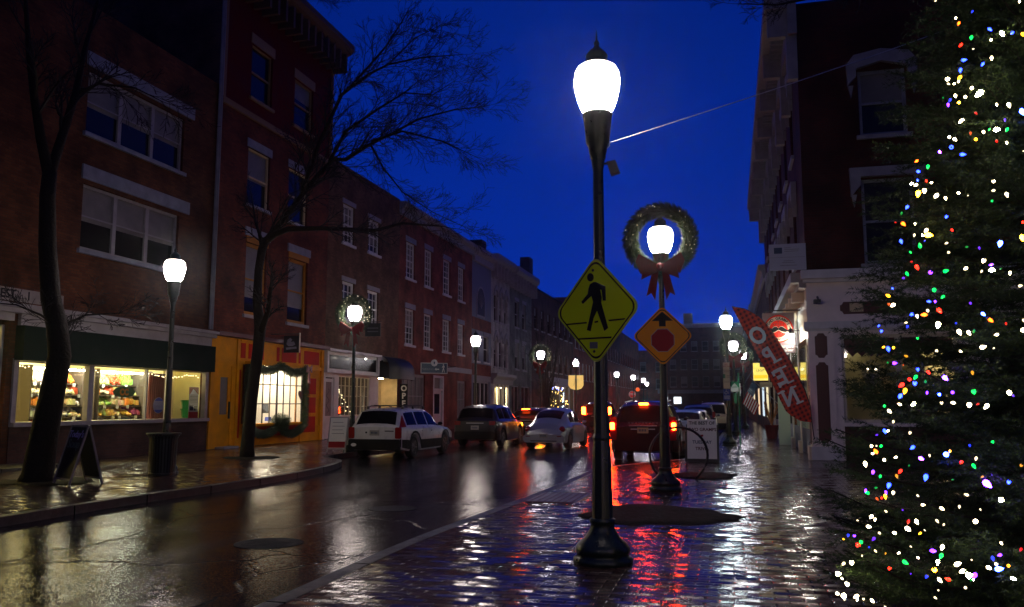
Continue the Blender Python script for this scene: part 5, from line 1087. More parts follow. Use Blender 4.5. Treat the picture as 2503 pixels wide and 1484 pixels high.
MB().tube([tuple(c3(884, 1050)), (2.25, 24.45, .75), (2.25, 24.56, .7)], .02, 5).build('holder', MT['alum'], ff)
# slab-serif letters, seen from behind: mirrored
SL = {'P': ([(-.2, -.5, .0, .5), (-.3, -.5, .1, -.42), (-.3, .42, .0, .5)], 'P'), 'E': ([(-.3, -.5, .0, -.42), (-.3, .42, .0, .5)], 'E')}
lets = {'O': (492, 340, 32), 'P': (570, 480, 29), 'E': (656, 626, 26), 'N': (718, 768, 24)}
for chh, (x, y, ang) in lets.items():
    c = c3(x, y, 24.13); a = math.radians(ang)
    Mx = Matrix(((-math.cos(a), 0, -math.sin(a), c[0]), (0, -1, 0, c[1]), (-math.sin(a) * 1.0, 0, math.cos(a), c[2]), (0, 0, 0, 1)))
    text(chh, .62 if chh != 'O' else .66, Mx, MT['signwh'], parent=ff, bold=.02, sx=.82, name='letter')
    Mx = Mx @ Matrix.Scale(1.03, 4); q = MB(Mx); S = .44; hw = .17
    if chh == 'P': q.box(-.24, .0, 0, .003, -.235, -.185)
    if chh == 'E': q.box(-.24, -.05, 0, .003, -.235, -.19).box(-.24, -.05, 0, .003, .19, .235).box(.12, .18, 0, .003, -.235, -.1).box(.12, .18, 0, .003, .1, .235)
    if chh == 'N': q.box(-.26, -.06, 0, .003, -.235, -.19).box(-.26, -.1, 0, .003, .19, .235).box(.06, .26, 0, .003, .19, .235)
    if q.v: q.build('serif', MT['signwh'], ff)

# ------------------------------------------------------------------ street lamps
def make_lamp(globe, label, group='black iron street lamps', acorn=False):
    t = thing('street_lamp', label, 'street lamp', group=group)
    MB().lathe([(.285, 0), (.285, .045), (.25, .055), (.25, .09), (.265, .10), (.26, .14), (.235, .175), (.19, .21), (.145, .26), (.118, .31), (.112, .35), (.125, .36), (.125, .39), (.108, .40)], n=32, flute=.02).build('base', MT['iron'], t, smooth=True)
    MB().lathe([(.100, .40), (.088, 1.02), (.080, 1.10), (.090, 1.13), (.074, 1.17), (.060, 2.4), (.052, 3.70), (.062, 3.75), (.068, 3.80), (.085, 3.83)], n=16, flute=.06).build('post', MT['iron'], t)
    MB().lathe([(.065, 3.80), (.088, 3.87), (.095, 3.93), (.12, 3.97), (.128, 4.08), (.142, 4.20), (.152, 4.25), (.15, 4.268), (.13, 4.27)], n=20).build('fitter', MT['iron'], t, smooth=True)
    if acorn: MB().lathe([(.09, 4.27), (.16, 4.36), (.2, 4.5), (.19, 4.60), (.12, 4.70), (.09, 4.76), (.1, 4.80), (.001, 4.82)], n=16).build('globe', globe, t, smooth=True)
    else: MB().lathe([(.135, 4.27), (.168, 4.32), (.203, 4.41), (.228, 4.52), (.236, 4.61), (.228, 4.68), (.20, 4.735), (.16, 4.76), (.12, 4.765)], n=24).build('globe', globe, t, smooth=True)
    MB().lathe([(.15, 4.766), (.13, 4.79), (.105, 4.82), (.115, 4.86), (.085, 4.90), (.05, 4.93), (.02, 4.96), (.032, 4.99), (.012, 5.02), (.003, 5.13)], n=14).build('cap', MT['iron'], t, smooth=True)
    return t
LG = 'black iron street lamps'
lp = make_lamp(MT['globe'], 'nearest tall lamp post, carrying the yellow green pedestrian sign')
place(lp, (-1.235, 8.25, .13), .1, (1, 1, 1.045))
def lamp_copy(src, loc, label, s=1.0):
    c = copytree(src); place(c, loc, 0.3, (1, 1, s)); c['label'] = label; return c
L2 = lamp_copy(lp, (-1.17, 15.45, .13), 'second lamp post, with a big wreath round its globe and an orange diamond sign', 1.0)
lamp_copy(lp, (-12.1, 16.25, .13), 'lamp post beside the slatted bin in front of the market')
lamp_copy(lp, (-12.0, 25.5, .13), 'wreathed lamp post in front of the white shopfront behind the white wagon')
lamp_copy(lp, (-11.65, 38.1, .13), 'plain lamp post left of the arched window, behind the parked grey car')
cw = make_lamp(MT['globew'], 'cool white lamp behind the moulded base posts, highest of the row over the right pavement'); place(cw, (-.09, 32.6, .13), 0, (1, 1, 1.02))
fw_ = make_lamp(MT['globefar'], 'wreathed lamp just beyond the cool white one on the right pavement'); place(fw_, (.2, 44.6, .13))
lamp_copy(fw_, (.86, 57.5, .13), 'small wreathed lamp farthest along the right pavement', 1.06)
lamp_copy(fw_, (-11.1, 49.8, .13), 'wreathed lamp on the left in front of the dark brick wall')
ac = make_lamp(MT['globefar'], 'acorn lamp before the lit shop with the amber shield sign', acorn=True); place(ac, (-10.74, 59.8, .13))
for (x, y), lb in zip(((-10.9, 83.6), (-10.3, 92.8), (-10.3, 104), (-11.6, 122)), ('plain far lamp just right of the yellow diamond sign', 'far lamp above and left of the STOP sign', 'upper of the two closest-set far lamps right of the STOP sign', 'lower of the two closest-set far lamps right of the STOP sign')): lamp_copy(fw_, (x, y, .13), lb)
lamp_copy(lp, (-1.9, -1.6, .13), 'added lamp post behind the camera, unseen, brightening the near signs'); lamp_copy(lp, (6.5, -3.5, .13), 'added lamp post right of the camera, unseen, brightening the corner shop wall')  # both added out of view, to brighten the signs and the corner shop
# bird-house like box and wire on the nearest post
bx = thing('speaker_box', 'small dark box hanging on a bracket from the nearest lamp post', 'box', (-1.0, 8.2, 3.8))
p = gy(1497, 410, 8.25); fr = frame((p[0], p[1], 0), (1, 0, 0), (0, -1, 0)); z = p[2]
MB(fr).prism([(-.06, z + .06), (.03, z + .07), (.07, z - .05), (-.02, z - .075)], -.06, .03).build('case', MT['black'], bx); MB(fr).tube([(-.16, 0, z + .04), (-.03, 0, z + .05)], .012, 5).build('bracket', MT['black'], bx)
wa = gy(1482, 352, 8.25); wb = gy(2700, -82, 24.5); W_ = []
for k in range(25):
    t = k / 24; q_ = wa * (1 - t) + wb * t; W_.append((q_[0], q_[1], q_[2] - .25 * 4 * t * (1 - t) * .5))
wr = thing('overhead_wire', 'pale wire strung from the nearest lamp post up to the corner building', 'wire', tuple(wa))
MB().tube(W_, .0065, 5).build('strand', MT['white'], wr); MB().tube([(wa[0] - .03, wa[1], wa[2] + .02), (wa[0] - .01, wa[1], wa[2] - .06), (wa[0] + .03, wa[1], wa[2] - .02), (wa[0] + .01, wa[1], wa[2] + .03)], .008, 5).build('hook', MT['alum'], wr)

# ------------------------------------------------------------------ wreaths
def wreath(loc, label, R=.55, dens=6500, nl=60, ln=.085, wd=.012):
    t = thing('christmas_wreath', label, 'wreath', loc, 'wreaths on the street lamps')
    n = 36; P = [(loc[0] + R * math.cos(2 * PI * k / n), loc[1], loc[2] + R * math.sin(2 * PI * k / n)) for k in range(n + 1)]
    V, Fc = needles(P[:-1], P[1:], dens, ln, wd, rad=.12); np_mesh('greenery', V, Fc, MT['garland'], t)
    MB().tube([(loc[0] + R * math.cos(2 * PI * k / n), loc[1], loc[2] + R * math.sin(2 * PI * k / n)) for k in range(n + 1)], .05, 6).build('hoop', MT['needle'], t)
    r = random.Random(5); q = MB()
    x, y, z = loc[0], loc[1] - .13, loc[2] - R
    b = MB()
    for s in (-1, 1):
        b.prism([(x + s * .03, z + .05), (x + s * .38, z + .26), (x + s * .44, z + .12), (x + s * .36, z - .10), (x + s * .03, z - .05)], y - .06, y + .05)
        b.prism([(x + s * .02, z), (x + s * .14, z - .05), (x + s * .26, z - .52), (x + s * .17, z - .46), (x + s * .10, z - .60)], y - .03, y)
        b.prism([(x + s * .03, z + .03), (x + s * .3, z - .0), (x + s * .34, z - .22), (x + s * .05, z - .08)], y - .10, y - .062)
    b.ball((x, y - .08, z), .08, 6); b.build('bow', MT['bow'], t)
    for k in range(nl):
        a = r.uniform(0, 6.28); rr = R + r.uniform(-.1, .1)
        MB().ball((loc[0] + rr * math.cos(a), loc[1] - r.uniform(.03, .09), loc[2] + rr * math.sin(a)), .008 if nl > 40 else .02, 4).build('bulb', emis('wreath bulb', (1, .9, .55), 1.2, False) if 'wreath bulb' not in bpy.data.materials else bpy.data.materials['wreath bulb'], t)
    return t
def lampz(o, h=4.55): return (o.location.x, o.location.y - .02, .13 + h * o.scale[2])
wreath((-1.17, 15.40, 4.66), 'largest wreath with a red bow, on the second lamp post')
wreath((-12.0, 25.42, 4.62), 'wreath with a red bow on the lamp above the white wagon', .52, 5000, 40)
wreath((.2, 44.5, 4.6), 'wreath on the lamp just below the cool white lamp', .58, 3000, 30, .1, .02)
wreath((.86, 57.4, 4.85), 'small wreath on the last lamp of the right pavement', .58, 2000, 24, .1, .03)
wreath((-11.1, 49.7, 4.6), 'wreath on the left lamp in front of the dark brick wall', .58, 3000, 30, .1, .02)

# ------------------------------------------------------------------ diamond signs
def rdiamond(h, r=.09, n=5):
    """rounded diamond outline, half diagonal h"""
    P = []
    for k, (cx_, cz_) in enumerate(((h - r * 1.414, 0), (0, h - r * 1.414), (-(h - r * 1.414), 0), (0, -(h - r * 1.414)))):
        a0 = -45 + 90 * k
        for j in range(n + 1): a = math.radians(a0 + 90 * j / n); P.append((cx_ + r * math.cos(a), cz_ + r * math.sin(a)))
    return P
def ring(mb, A, B, y0, y1):
    i = [mb.p(x, y1, z) for x, z in A]; j = [mb.p(x, y1, z) for x, z in B]; n = len(A)
    for k in range(n): mb.f.append((i[k], i[(k + 1) % n], j[(k + 1) % n], j[k]))
    return mb
def diamond(name, label, c, n2, h, face, rimm):
    t = thing(name, label, 'sign', tuple(c)); u = Vector((-n2[1], n2[0], 0)).normalized(); u = u if u.x > 0 else -u
    fr = frame(c, u, (n2[0], n2[1], 0))
    MB(fr).prism(rdiamond(h), -.004, 0).build('rim', rimm, t); MB(fr).prism(rdiamond(h - .018), .001, .003).build('face', face, t)
    ring(MB(fr), rdiamond(h - .03), rdiamond(h - .052), 0, .0045).build('border', MT['signbk'], t)
    return t, fr
pc = gy(1456, 758, 8.13); sg, fr = diamond('warning_sign', 'fluorescent yellow green diamond sign of a walking pedestrian on the nearest lamp post', tuple(pc), (-.52, -.86), .545, MT['signyg'], MT['signrim'])
cen = np.array([542., 706.]); A_ = np.array([[485., -2.5], [-55., -650.]]); Ai = np.linalg.inv(A_)
def sp(x, y): v = Ai @ (np.array([x, y]) - cen); return (v[0] * .545, v[1] * .545)
y0, y1 = .006, .008
b = MB(fr); b.prism([sp(487 + 38 * math.cos(a), 318 + 50 * math.sin(a)) for a in np.linspace(0, 6.283, 20, endpoint=False)], y0, y1)
b.prism([sp(*p) for p in ((520, 375), (550, 375), (655, 428), (660, 595), (626, 597), (612, 470), (598, 465), (614, 560), (608, 622), (516, 612), (498, 540), (470, 565), (398, 635), (380, 610), (455, 515), (465, 450), (482, 400))], y0, y1)
b.prism([sp(*p) for p in ((516, 608), (560, 715), (520, 800), (485, 957), (442, 945))], y0, y1).prism([sp(*p) for p in ((516, 608), (608, 618), (682, 912), (640, 950), (560, 715))], y0, y1)
for P in (((202, 875), (440, 848), (442, 866), (210, 893)), ((530, 840), (570, 830), (570, 850), (532, 860)), ((686, 818), (868, 796), (858, 815), (692, 836)), ((345, 1045), (720, 1010), (714, 1030), (352, 1063))): b.prism([sp(*p) for p in P], y0, y1)
b.build('walking_figure', MT['signbk'], sg)
b = MB(fr); b.prism([sp(*p) for p in ((475, 1085), (563, 1080), (562, 1155), (475, 1160))], y0, y1); b.build('sticker', MT['galv'], sg)
b = MB(fr)
for x, y in ((525, 1192), (517, 235)): b.lathe([(.014, .0045), (.014, .012), (.006, .014)], (sp(x, y)[0], 0, sp(x, y)[1]), n=8, axis='y')
b.build('bolt', MT['black'], sg)
MB(fr).box(-.02, .02, -.14, -.005, -.3, -.26).box(-.02, .02, -.14, -.005, .26, .3).build('bracket', MT['black'], sg)
pc = gy(1619, 821, 15.28); sg, fr = diamond('warning_sign', 'amber diamond stop-ahead sign with a red octagon and black arrow on the second lamp post', tuple(pc), (.02, -1), .545, MT['signor'], MT['signor'])
oc = lambda r: [(r * math.cos(a), -.08 + r * math.sin(a)) for a in np.radians([22.5 + 45 * k for k in range(8)])]
MB(fr).prism(oc(.225), .005, .006).build('octagon_edge', MT['signor'] if 0 else MT['lilac'], sg); MB(fr).prism(oc(.213), .007, .009).build('octagon', MT['signrd'], sg)
MB(fr).prism([(-.06, .17), (.06, .17), (.06, .27), (.19, .27), (0, .44), (-.19, .27), (-.06, .27)], .005, .008).build('arrow', MT['signbk'], sg)
MB(fr).box(-.02, .02, -.12, -.006, -.3, -.26).box(-.02, .02, -.12, -.006, .26, .3).build('bracket', MT['black'], sg)
# far STOP sign
pc = gy(1545, 964, 95.0); t = thing('stop_sign', 'small red STOP sign far down the street left of an orange marker', 'sign', tuple(pc)); fr = frame(pc, (1, .2, 0), (.2, -1, 0))
MB(fr).prism([(.42 * math.cos(a), .42 * math.sin(a)) for a in np.radians([22.5 + 45 * k for k in range(8)])], -.01, 0).build('edge', MT['signwh'], t)
MB(fr).prism([(.38 * math.cos(a), .38 * math.sin(a)) for a in np.radians([22.5 + 45 * k for k in range(8)])], .001, .01).build('octagon', mat('bright red sheeting', (.75, .02, .01), .4), t)
text('STOP', .30, at_(fr, 0, .015, 0), MT['signwh'], parent=t, bold=.01); MB().tube([(pc[0], pc[1] + .06, .1), (pc[0], pc[1] + .06, pc[2] + .3)], .04, 6).build('post', MT['galv'], t)
pc = gy(1558, 952, 97.0); t = thing('marker_disc', 'round orange marker just above and right of the far STOP sign', 'sign', tuple(pc)); fr = frame(pc, (1, .2, 0), (.2, -1, 0))
MB(fr).lathe([(.24, 0), (.24, .02)], (0, 0, 0), n=20, axis='y').build('disc', emis('orange marker', (1, .12, .01), 1.0), t); MB().tube([(pc[0], pc[1] + .06, .1), (pc[0], pc[1] + .06, pc[2])], .04, 6).build('post', MT['galv'], t)
# stacked parking signs
t = thing('parking_sign', 'stack of cream parking rules over a blue wheelchair sign beside the right pavement', 'sign', (-.22, 32.4, .13))
def pq(x0, x1, ya, yb, Y): a = gy(x0, ya, Y); b_ = gy(x1, yb, Y); return a[0], b_[0], b_[2], a[2]
x0, x1, z0, z1 = pq(1766, 1784, 886, 950, 32.4); MB().box(x0, x1, 32.38, 32.4, z0, z1).build('panel', MT['signcr'], t)
fr = frame(((x0 + x1) / 2, 32.38, 0), (1, 0, 0), (0, -1, 0)); zc = (z0 + z1) / 2
text('NO\nPARKING', .07, at_(fr, 0, .002, z1 - .12), MT['signrd'], parent=t); text('APRIL\n1 - 10', .06, at_(fr, 0, .002, z1 - .34), MT['signrd'], parent=t) if 0 else None
q = MB(fr); q.box(-.12, .12, .001, .004, z1 - .30, z1 - .285); q.box(-.10, .10, .001, .004, z1 - .36, z1 - .345); q.box(0, .11, .001, .004, zc - .02, zc - .005); q.box(0, .11, .001, .004, zc - .07, zc - .055); q.box(-.1, .1, .001, .004, zc - .25, zc - .235); q.build('print', MT['maroon'], t)
MB(fr).box(-.13, -.04, .001, .004, zc - .1, zc + .05).build('green_patch', MT['signgn'], t)
x0, x1, z0, z1 = pq(1767, 1785, 951, 979, 32.35); MB().box(x0, x1, 32.33, 32.35, z0, z1).build('blue_panel', MT['signbl'], t)
fr = frame(((x0 + x1) / 2, 32.33, 0), (1, 0, 0), (0, -1, 0)); zc = (z0 + z1) / 2 + .08
q = MB(fr); q.lathe([(.014, .001), (.014, .005)], (-.02, 0, zc + .1), n=8, axis='y'); q.tube([(-.02, .004, zc + .08), (-.015, .004, zc + .03), (.035, .004, zc + .03), (.055, .004, zc - .04)], .008, 4)
q.tube([(-.03 + .045 * math.cos(a), .004, zc - .01 + .045 * math.sin(a)) for a in np.linspace(1.8, 6.2, 10)], .007, 4); q.build('wheelchair_symbol', MT['signwh'], t)
q = MB(fr)
for k in range(4): q.box(-.1, .1, .001, .004, zc - .13 - k * .035, zc - .117 - k * .035)
q.build('print', MT['signwh'], t)
t = thing('guide_sign', 'green and white guide signs on a thin green post behind the parking rules', 'sign', (.1, 34, .13))
x0, x1, z0, z1 = pq(1786, 1804, 933, 958, 34); MB().box(x0, x1, 33.98, 34.0, z0, z1).build('green_panel', MT['signgn'], t); xc = (x0 + x1) / 2
MB(frame((xc, 33.98, 0), (1, 0, 0), (0, -1, 0))).prism([(-.12, z0 + .2), (.12, z0 + .2), (.08, z1 - .14), (0, z1 - .05), (-.08, z1 - .14)], .002, .006).box(-.15, .15, .002, .006, z0 + .01, z0 + .18).build('white_panel', MT['signwh'], t)
x0, x1, z0, z1 = pq(1792, 1802, 961, 986, 34); MB().box(x0, x1, 33.98, 34.0, z0, z1).build('lower_panel', MT['signgn'], t)
MB().tube([(x1 + .06, 34.05, .13), (x1 + .06, 34.05, gy(1800, 912, 34)[2])], .03, 6).build('post', MT['signgn'], t)
x0, x1, z0, z1 = pq(1805, 1810, 937, 968, 36); tag(MB().box(x0, x1, 35.98, 36.0, z0, z1).build('notice_board', MT['signwh']), 'narrow white notice edge right of the green guide sign', 'sign')

# ------------------------------------------------------------------ pavement furniture
def aframe(name, label, c, ang, w, h, sp_, fm, face, leg=.03, z0=.13, lean=0.0):
    t = thing(name, label, 'sandwich board', (c[0], c[1], z0)); R = Matrix.Translation((c[0], c[1], z0)) @ Matrix.Rotation(ang, 4, 'Z')
    for s, nm in ((-1, 'front'), (1, 'back')):
        th = math.atan2(sp_ / 2, h) * s
        M = R @ Matrix.Translation((0, s * sp_ / 2, 0)) @ Matrix.Rotation(th, 4, 'X')
        q = MB(M); q.box(-w / 2, -w / 2 + .035, -.018, .018, 0, h); q.box(w / 2 - .035, w / 2, -.018, .018, 0, h); q.box(-w / 2 + .035, w / 2 - .035, -.018, .018, h - .035, h); q.box(-w / 2 + .035, w / 2 - .035, -.018, .018, .10, .135); q.build('frame', fm, t)
        MB(M).box(-w / 2 + .035, w / 2 - .035, -.008, .008, .135, h - .035).build('board', face, t)
        if s == -1: MF_ = M @ Matrix.Scale(1, 4)
    return t, MF_
def flipy(M): return M @ Matrix(((1, 0, 0, 0), (0, -1, 0, 0), (0, 0, 1, 0), (0, 0, 0, 1)))
c = gz(190, 1183); t, M = aframe('sandwich_board', 'folding blackboard lettered Today\'s Soup between the leaning trunk and the bin', (c[0], c[1]), math.radians(-24), .68, 1.15, .62, MT['woodfr'], MT['chalk'])
Mf = flipy(M) ; text("Today's", .19, at_(Mf, -.02, .012, .97), MT['chalkp'], parent=t, shear=.1, bold=.002); text('Soup', .24, at_(Mf, .0, .012, .78), MT['chalkg'], parent=t, bold=.0)
c = gz(1716, 1131); t = thing('message_board', 'white letter board reading THE BEST OF TWO GRAMPS, TUESDAY TRIVIA on the right pavement', 'sandwich board', (c[0], c[1], .13))
R = Matrix.Translation((c[0], c[1], .13)) @ Matrix.Rotation(-.05, 4, 'Z'); M = flipy(R @ Matrix.Rotation(-.12, 4, 'X'))
MB(M).box(-.38, .38, -.02, .0, .10, 1.13).build('panel', MT['signwh'], t); MB(M).box(-.44, .44, -.05, -.0201, .02, .12).box(-.44, -.385, -.05, .0, .02, .8).box(.385, .44, -.05, .0, .02, .8).build('frame', MT['black'], t)
M2 = R @ Matrix.Translation((0, .45, 0)) @ Matrix.Rotation(.18, 4, 'X'); MB(M2).box(-.42, .42, 0, .03, .02, 1.0).build('rear_leg', MT['black'], t)
for s_, z, m_, sz in (('THE BEST OF', 1.03, MT['signbk'], .115), ('TWO GRAMPS', .86, MT['maroon'], .115), ('TUESDAY', .53, MT['signnv'], .115), ('TRIVIA', .36, MT['maroon'], .115)): text(s_, sz, at_(M, 0, .002, z), m_, parent=t, bold=.003)
MB(M).prism([(.04 * math.sin(a) ** 3, .70 + .0028 * (13 * math.cos(a) - 5 * math.cos(2 * a) - 2 * math.cos(3 * a) - math.cos(4 * a))) for a in np.linspace(0, 6.283, 16, endpoint=False)], .002, .005).build('heart', MT['signrd'], t)
c = gz(835, 1105); t, M = aframe('sandwich_board', 'white sandwich board with a red foot behind the tail of the white wagon', (c[0] - .1, c[1], .13), math.radians(8), .62, 1.15, .6, MT['lilac'], MT['signwh'])
MB(flipy(M)).box(-.27, .27, .01, .014, .15, .35).build('red_band', MT['signrd'], t)
q = MB(flipy(M))
for k in range(4): q.box(-.2, .2 - .05 * (k % 2), .01, .012, .6 + k * .12, .62 + k * .12)
q.build('print', MT['grey'], t)
# bin with slats
c = (gz(388, 1162)[0], gz(388, 1162)[1] + .1); t = thing('litter_bin', 'black slatted round litter bin at the foot of the left lamp post', 'bin', (c[0], c[1], .13))
q = MB()
for k in range(28):
    a = 2 * PI * k / 28; ca, sa = math.cos(a), math.sin(a); sx, sy = -sa * .02, ca * .02
    P = [(c[0] + ca * r_, c[1] + sa * r_, z) for r_, z in ((.27, .17), (.29, .9), (.345, 1.02))]
    for A, B in zip(P, P[1:]): q.quad((A[0] - sx, A[1] - sy, A[2]), (A[0] + sx, A[1] + sy, A[2]), (B[0] + sx, B[1] + sy, B[2]), (B[0] - sx, B[1] - sy, B[2]))
q.build('slats', MT['black'], t)
MB().lathe([(.26, .14), (.28, .14), (.28, .18), (.26, .18)], (c[0], c[1], 0), n=24).build('foot_ring', MT['black'], t)
MB().lathe([(.34, 1.0), (.36, 1.0), (.36, 1.03), (.34, 1.03)], (c[0], c[1], 0), n=24).build('rim', MT['black'], t)
MB().lathe([(.22, .16), (.24, .95), (.23, .95), (.2, .2)], (c[0], c[1], 0), n=20).build('liner', MT['clad'], t)
# hoop bicycle rack
a0, a1 = gz(1700, 1172), gz(1598, 1140); c = ((-.95), 17.5)
t = thing('bike_rack', 'black hoop bicycle rack standing before the second lamp post base', 'bike rack', (c[0], c[1], .13))
hp = []
for a in np.linspace(-.55, PI + .55, 26): hp.append((c[0] - .10 + .56 * math.cos(a), c[1] + .25 * math.cos(a), .13 + .50 + .55 * math.sin(a)))
hp = [(hp[0][0] - .16, hp[0][1], .14)] + hp + [(hp[-1][0] + .16, hp[-1][1], .14)]
MB().tube(hp, .026, 8).build('hoop', MT['black'], t, smooth=True)
# step kerb at far left
struct(MB().box(-18, -15.9, 5, 17.4, .131, .20).build('kerb', MT['granite']))
# ------------------------------------------------------------------ bare street trees
class Tree:
    def __init__(s, seed): s.r = random.Random(seed); s.tr = MB(); s.cr = MB()
    def seg(s, mb, P, R, n): mb.tube(P, R, n, cap=False)
    def twig(s, p, d, L, r, lev):
        R = s.r; p = Vector(p); d = Vector(d).normalized(); n = 5 if lev == 0 else 4 if lev < 3 else 3; P = [p.copy()]
        for k in range(n):
            d = (d + Vector((R.gauss(0, .13), R.gauss(0, .13), R.gauss(.03, .11)))).normalized(); p = p + d * (L / n); P.append(p.copy())
        s.cr.tube(P, [max(.005, r * (1 - .75 * k / n)) for k in range(n + 1)], 4 if lev < 2 else 3, cap=False)
        if lev >= 3: return
        m = [9, 7, 5][lev]
        for k in range(m):
            t = .2 + .8 * (k + R.random()) / m; i = min(int(t * n), n - 1); q = P[i].lerp(P[i + 1], t * n - i)
            ax = (P[i + 1] - P[i]).normalized(); pr = ax.cross(Vector((R.gauss(0, 1), R.gauss(0, 1), R.gauss(0, 1)))).normalized()
            dd = ax * .8 + pr * R.uniform(.4, .85); s.twig(q, dd, L * R.uniform(.38, .62) * (1.1 - .4 * t), r * .5, lev + 1)
    def limb(s, pts, R, spread=1.3, every=.42, dirb=None, lev=1, r0=None):
        P = [Vector(q) for q in pts]; s.tr.tube(P, R, 8, cap=False)
        for k in range(len(P) - 1):
            L = (P[k + 1] - P[k]).length; t = s.r.random() * every
            while t < L:
                q = P[k].lerp(P[k + 1], t / L); ax = (P[k + 1] - P[k]).normalized(); rr = R[k] + (R[k + 1] - R[k]) * t / L
                if rr < (r0 or .09):
                    pr = ax.cross(Vector((s.r.gauss(0, 1), s.r.gauss(0, 1), s.r.gauss(0, 1)))).normalized()
                    s.twig(q, ax * .9 + pr * s.r.uniform(.4, .9), spread * s.r.uniform(.5, 1.1), max(.008, rr * .45), lev)
                t += .62 * every * s.r.uniform(.6, 1.4)
        s.twig(P[-1], P[-1] - P[-2], spread * .8, R[-1] * .9, lev)
def build_tree(T, name, label, base, bark=MT['bark']):
    t = thing(name, label, 'tree', base); T.tr.build('trunk', bark, t, smooth=True); T.cr.build('crown', MT['twig'], t); return t
def jit(p, Y, j=0): q = gy(p[0], p[1], Y + j); return tuple(q)
# tree before the mustard shop
T = Tree(11); Y = 21.6
D2 = lambda x, y: (489 + x * .494, y * .494)
T.tr.tube([jit((604, 1126), Y), jit((604, 1095), Y), jit((614, 980), Y), jit((630, 860), Y), jit((636, 800), Y), jit((628, 735), Y), jit((632, 660), Y), jit((640, 612), Y), jit((650, 583), Y)], [.23, .19, .17, .16, .165, .13, .12, .125, .13], 12)
T.limb([jit((636, 815), Y), jit((655, 760), Y, -.4), jit((662, 700), Y, -.9)], [.11, .07, .05], .9)
T.limb([jit((648, 590), Y), jit((672, 572), Y), jit((705, 560), Y), jit(D2(600, 1130), Y, .2), jit(D2(870, 1140), Y, .4), jit(D2(1000, 1105), Y, .6), jit(D2(1200, 1120), Y, .6)], [.12, .10, .085, .07, .05, .04, .02], 1.1, .4, r0=.075)
T.limb([jit((641, 600), Y), jit((634, 572), Y), jit((625, 545), Y, .3), jit((615, 480), Y, .6)], [.08, .05, .04, .02], .8)
T.limb([jit((648, 590), Y), jit((690, 540), Y), jit((735, 480), Y, .3), jit((775, 430), Y, .5), jit(D2(660, 790), Y, .6), jit(D2(720, 790), Y, .7), jit(D2(830, 720), Y, .8), jit(D2(960, 655), Y, .9), jit(D2(1080, 590), Y, 1.0), jit(D2(1250, 545), Y, 1.1), jit(D2(1420, 525), Y, 1.2)], [0.094, 0.086, 0.078, 0.070, 0.066, 0.062, 0.051, 0.039, 0.031, 0.022, 0.009], 1.45, .3, r0=.1)
T.limb([jit(D2(640, 800), Y, .6), jit(D2(720, 650), Y, .2), jit(D2(880, 540), Y, 0), jit(D2(1010, 460), Y, -.3), jit(D2(1080, 400), Y, -.5)], [0.058, 0.047, 0.035, 0.023, 0.009], 1.4, .3)
T.limb([jit((735, 480), Y, .3), jit((780, 350), Y, -.2), jit(D2(700, 470), Y, -.4), jit(D2(830, 370), Y, -.6), jit(D2(930, 320), Y, -.8), jit(D2(1100, 285), Y, -1), jit(D2(1300, 270), Y, -1.2)], [0.070, 0.058, 0.047, 0.035, 0.027, 0.020, 0.008], 1.3, .3)
T.limb([jit(D2(690, 480), Y, -.4), jit(D2(780, 390), Y, -.8), jit(D2(920, 230), Y, -1.2), jit(D2(1000, 105), Y, -1.5), jit(D2(1040, 30), Y, -1.6)], [0.043, 0.035, 0.027, 0.016, 0.006], 1.2, .32)
T.limb([jit(D2(930, 320), Y, -.8), jit(D2(1060, 190), Y, -.9), jit(D2(1180, 130), Y, -1)], [0.023, 0.016, 0.008], 1.0, .3)
T.limb([jit(D2(850, 700), Y, .8), jit(D2(1000, 650), Y, .3), jit(D2(1200, 700), Y, .1), jit(D2(1350, 770), Y, 0)], [0.039, 0.031, 0.020, 0.008], 1.3, .28)
T.limb([jit(D2(840, 710), Y, .8), jit(D2(905, 830), Y, .6), jit(D2(1000, 950), Y, .7), jit(D2(1150, 1050), Y, .9), jit(D2(1320, 1130), Y, 1.0)], [0.035, 0.027, 0.022, 0.014, 0.006], 1.2, .32)
T.limb([jit(D2(1010, 460), Y, -.3), jit(D2(1150, 470), Y, -.1), jit(D2(1260, 400), Y, 0)], [0.023, 0.016, 0.008], 1.1, .3)
build_tree(T, 'bare_tree', 'bare street tree with a curved trunk before the mustard shop, its crown against the sky', tuple(gz(604, 1122)))
# leaning tree at the left edge
T = Tree(5); Y = 13.8
T.tr.tube([jit((84, 1192), Y), jit((92, 1160), Y), jit((105, 1080), Y), jit((128, 960), Y), jit((146, 870), Y), jit((140, 800), Y), jit((124, 730), Y), jit((116, 600), Y), jit((116, 480), Y), jit((122, 420), Y)], [.36, .29, .26, .23, .215, .2, .19, .165, .15, .14], 14)
T.limb([jit((120, 430), Y), jit((100, 340), Y, -.2), jit((84, 240), Y, -.4), jit((70, 120), Y, -.6), jit((60, -40), Y, -.8)], [.12, .10, .08, .06, .03], 1.3, .5)
T.limb([jit((122, 425), Y), jit((150, 340), Y, .2), jit((185, 230), Y, .5), jit((205, 130), Y, .9), jit((240, 0), Y, 1.2)], [.11, .09, .075, .055, .03], 1.3, .45)
T.limb([jit((185, 230), Y, .5), jit((240, 205), Y, .8), jit((330, 215), Y, 1.3), jit((400, 250), Y, 1.7)], [.04, .03, .018, .008], 1.1, .3)
T.limb([jit((148, 840), Y), jit((165, 790), Y, .3), jit((210, 770), Y, .6), jit((300, 765), Y, 1.0)], [.05, .03, .02, .01], .8, .3)
T.limb([jit((140, 800), Y), jit((100, 770), Y, -.3), jit((40, 745), Y, -.6), jit((-20, 740), Y, -.9)], [.03, .022, .015, .008], .8, .3)
build_tree(T, 'bare_tree', 'thick leaning bare tree at the left edge in front of the food market', tuple(gz(84, 1185)))
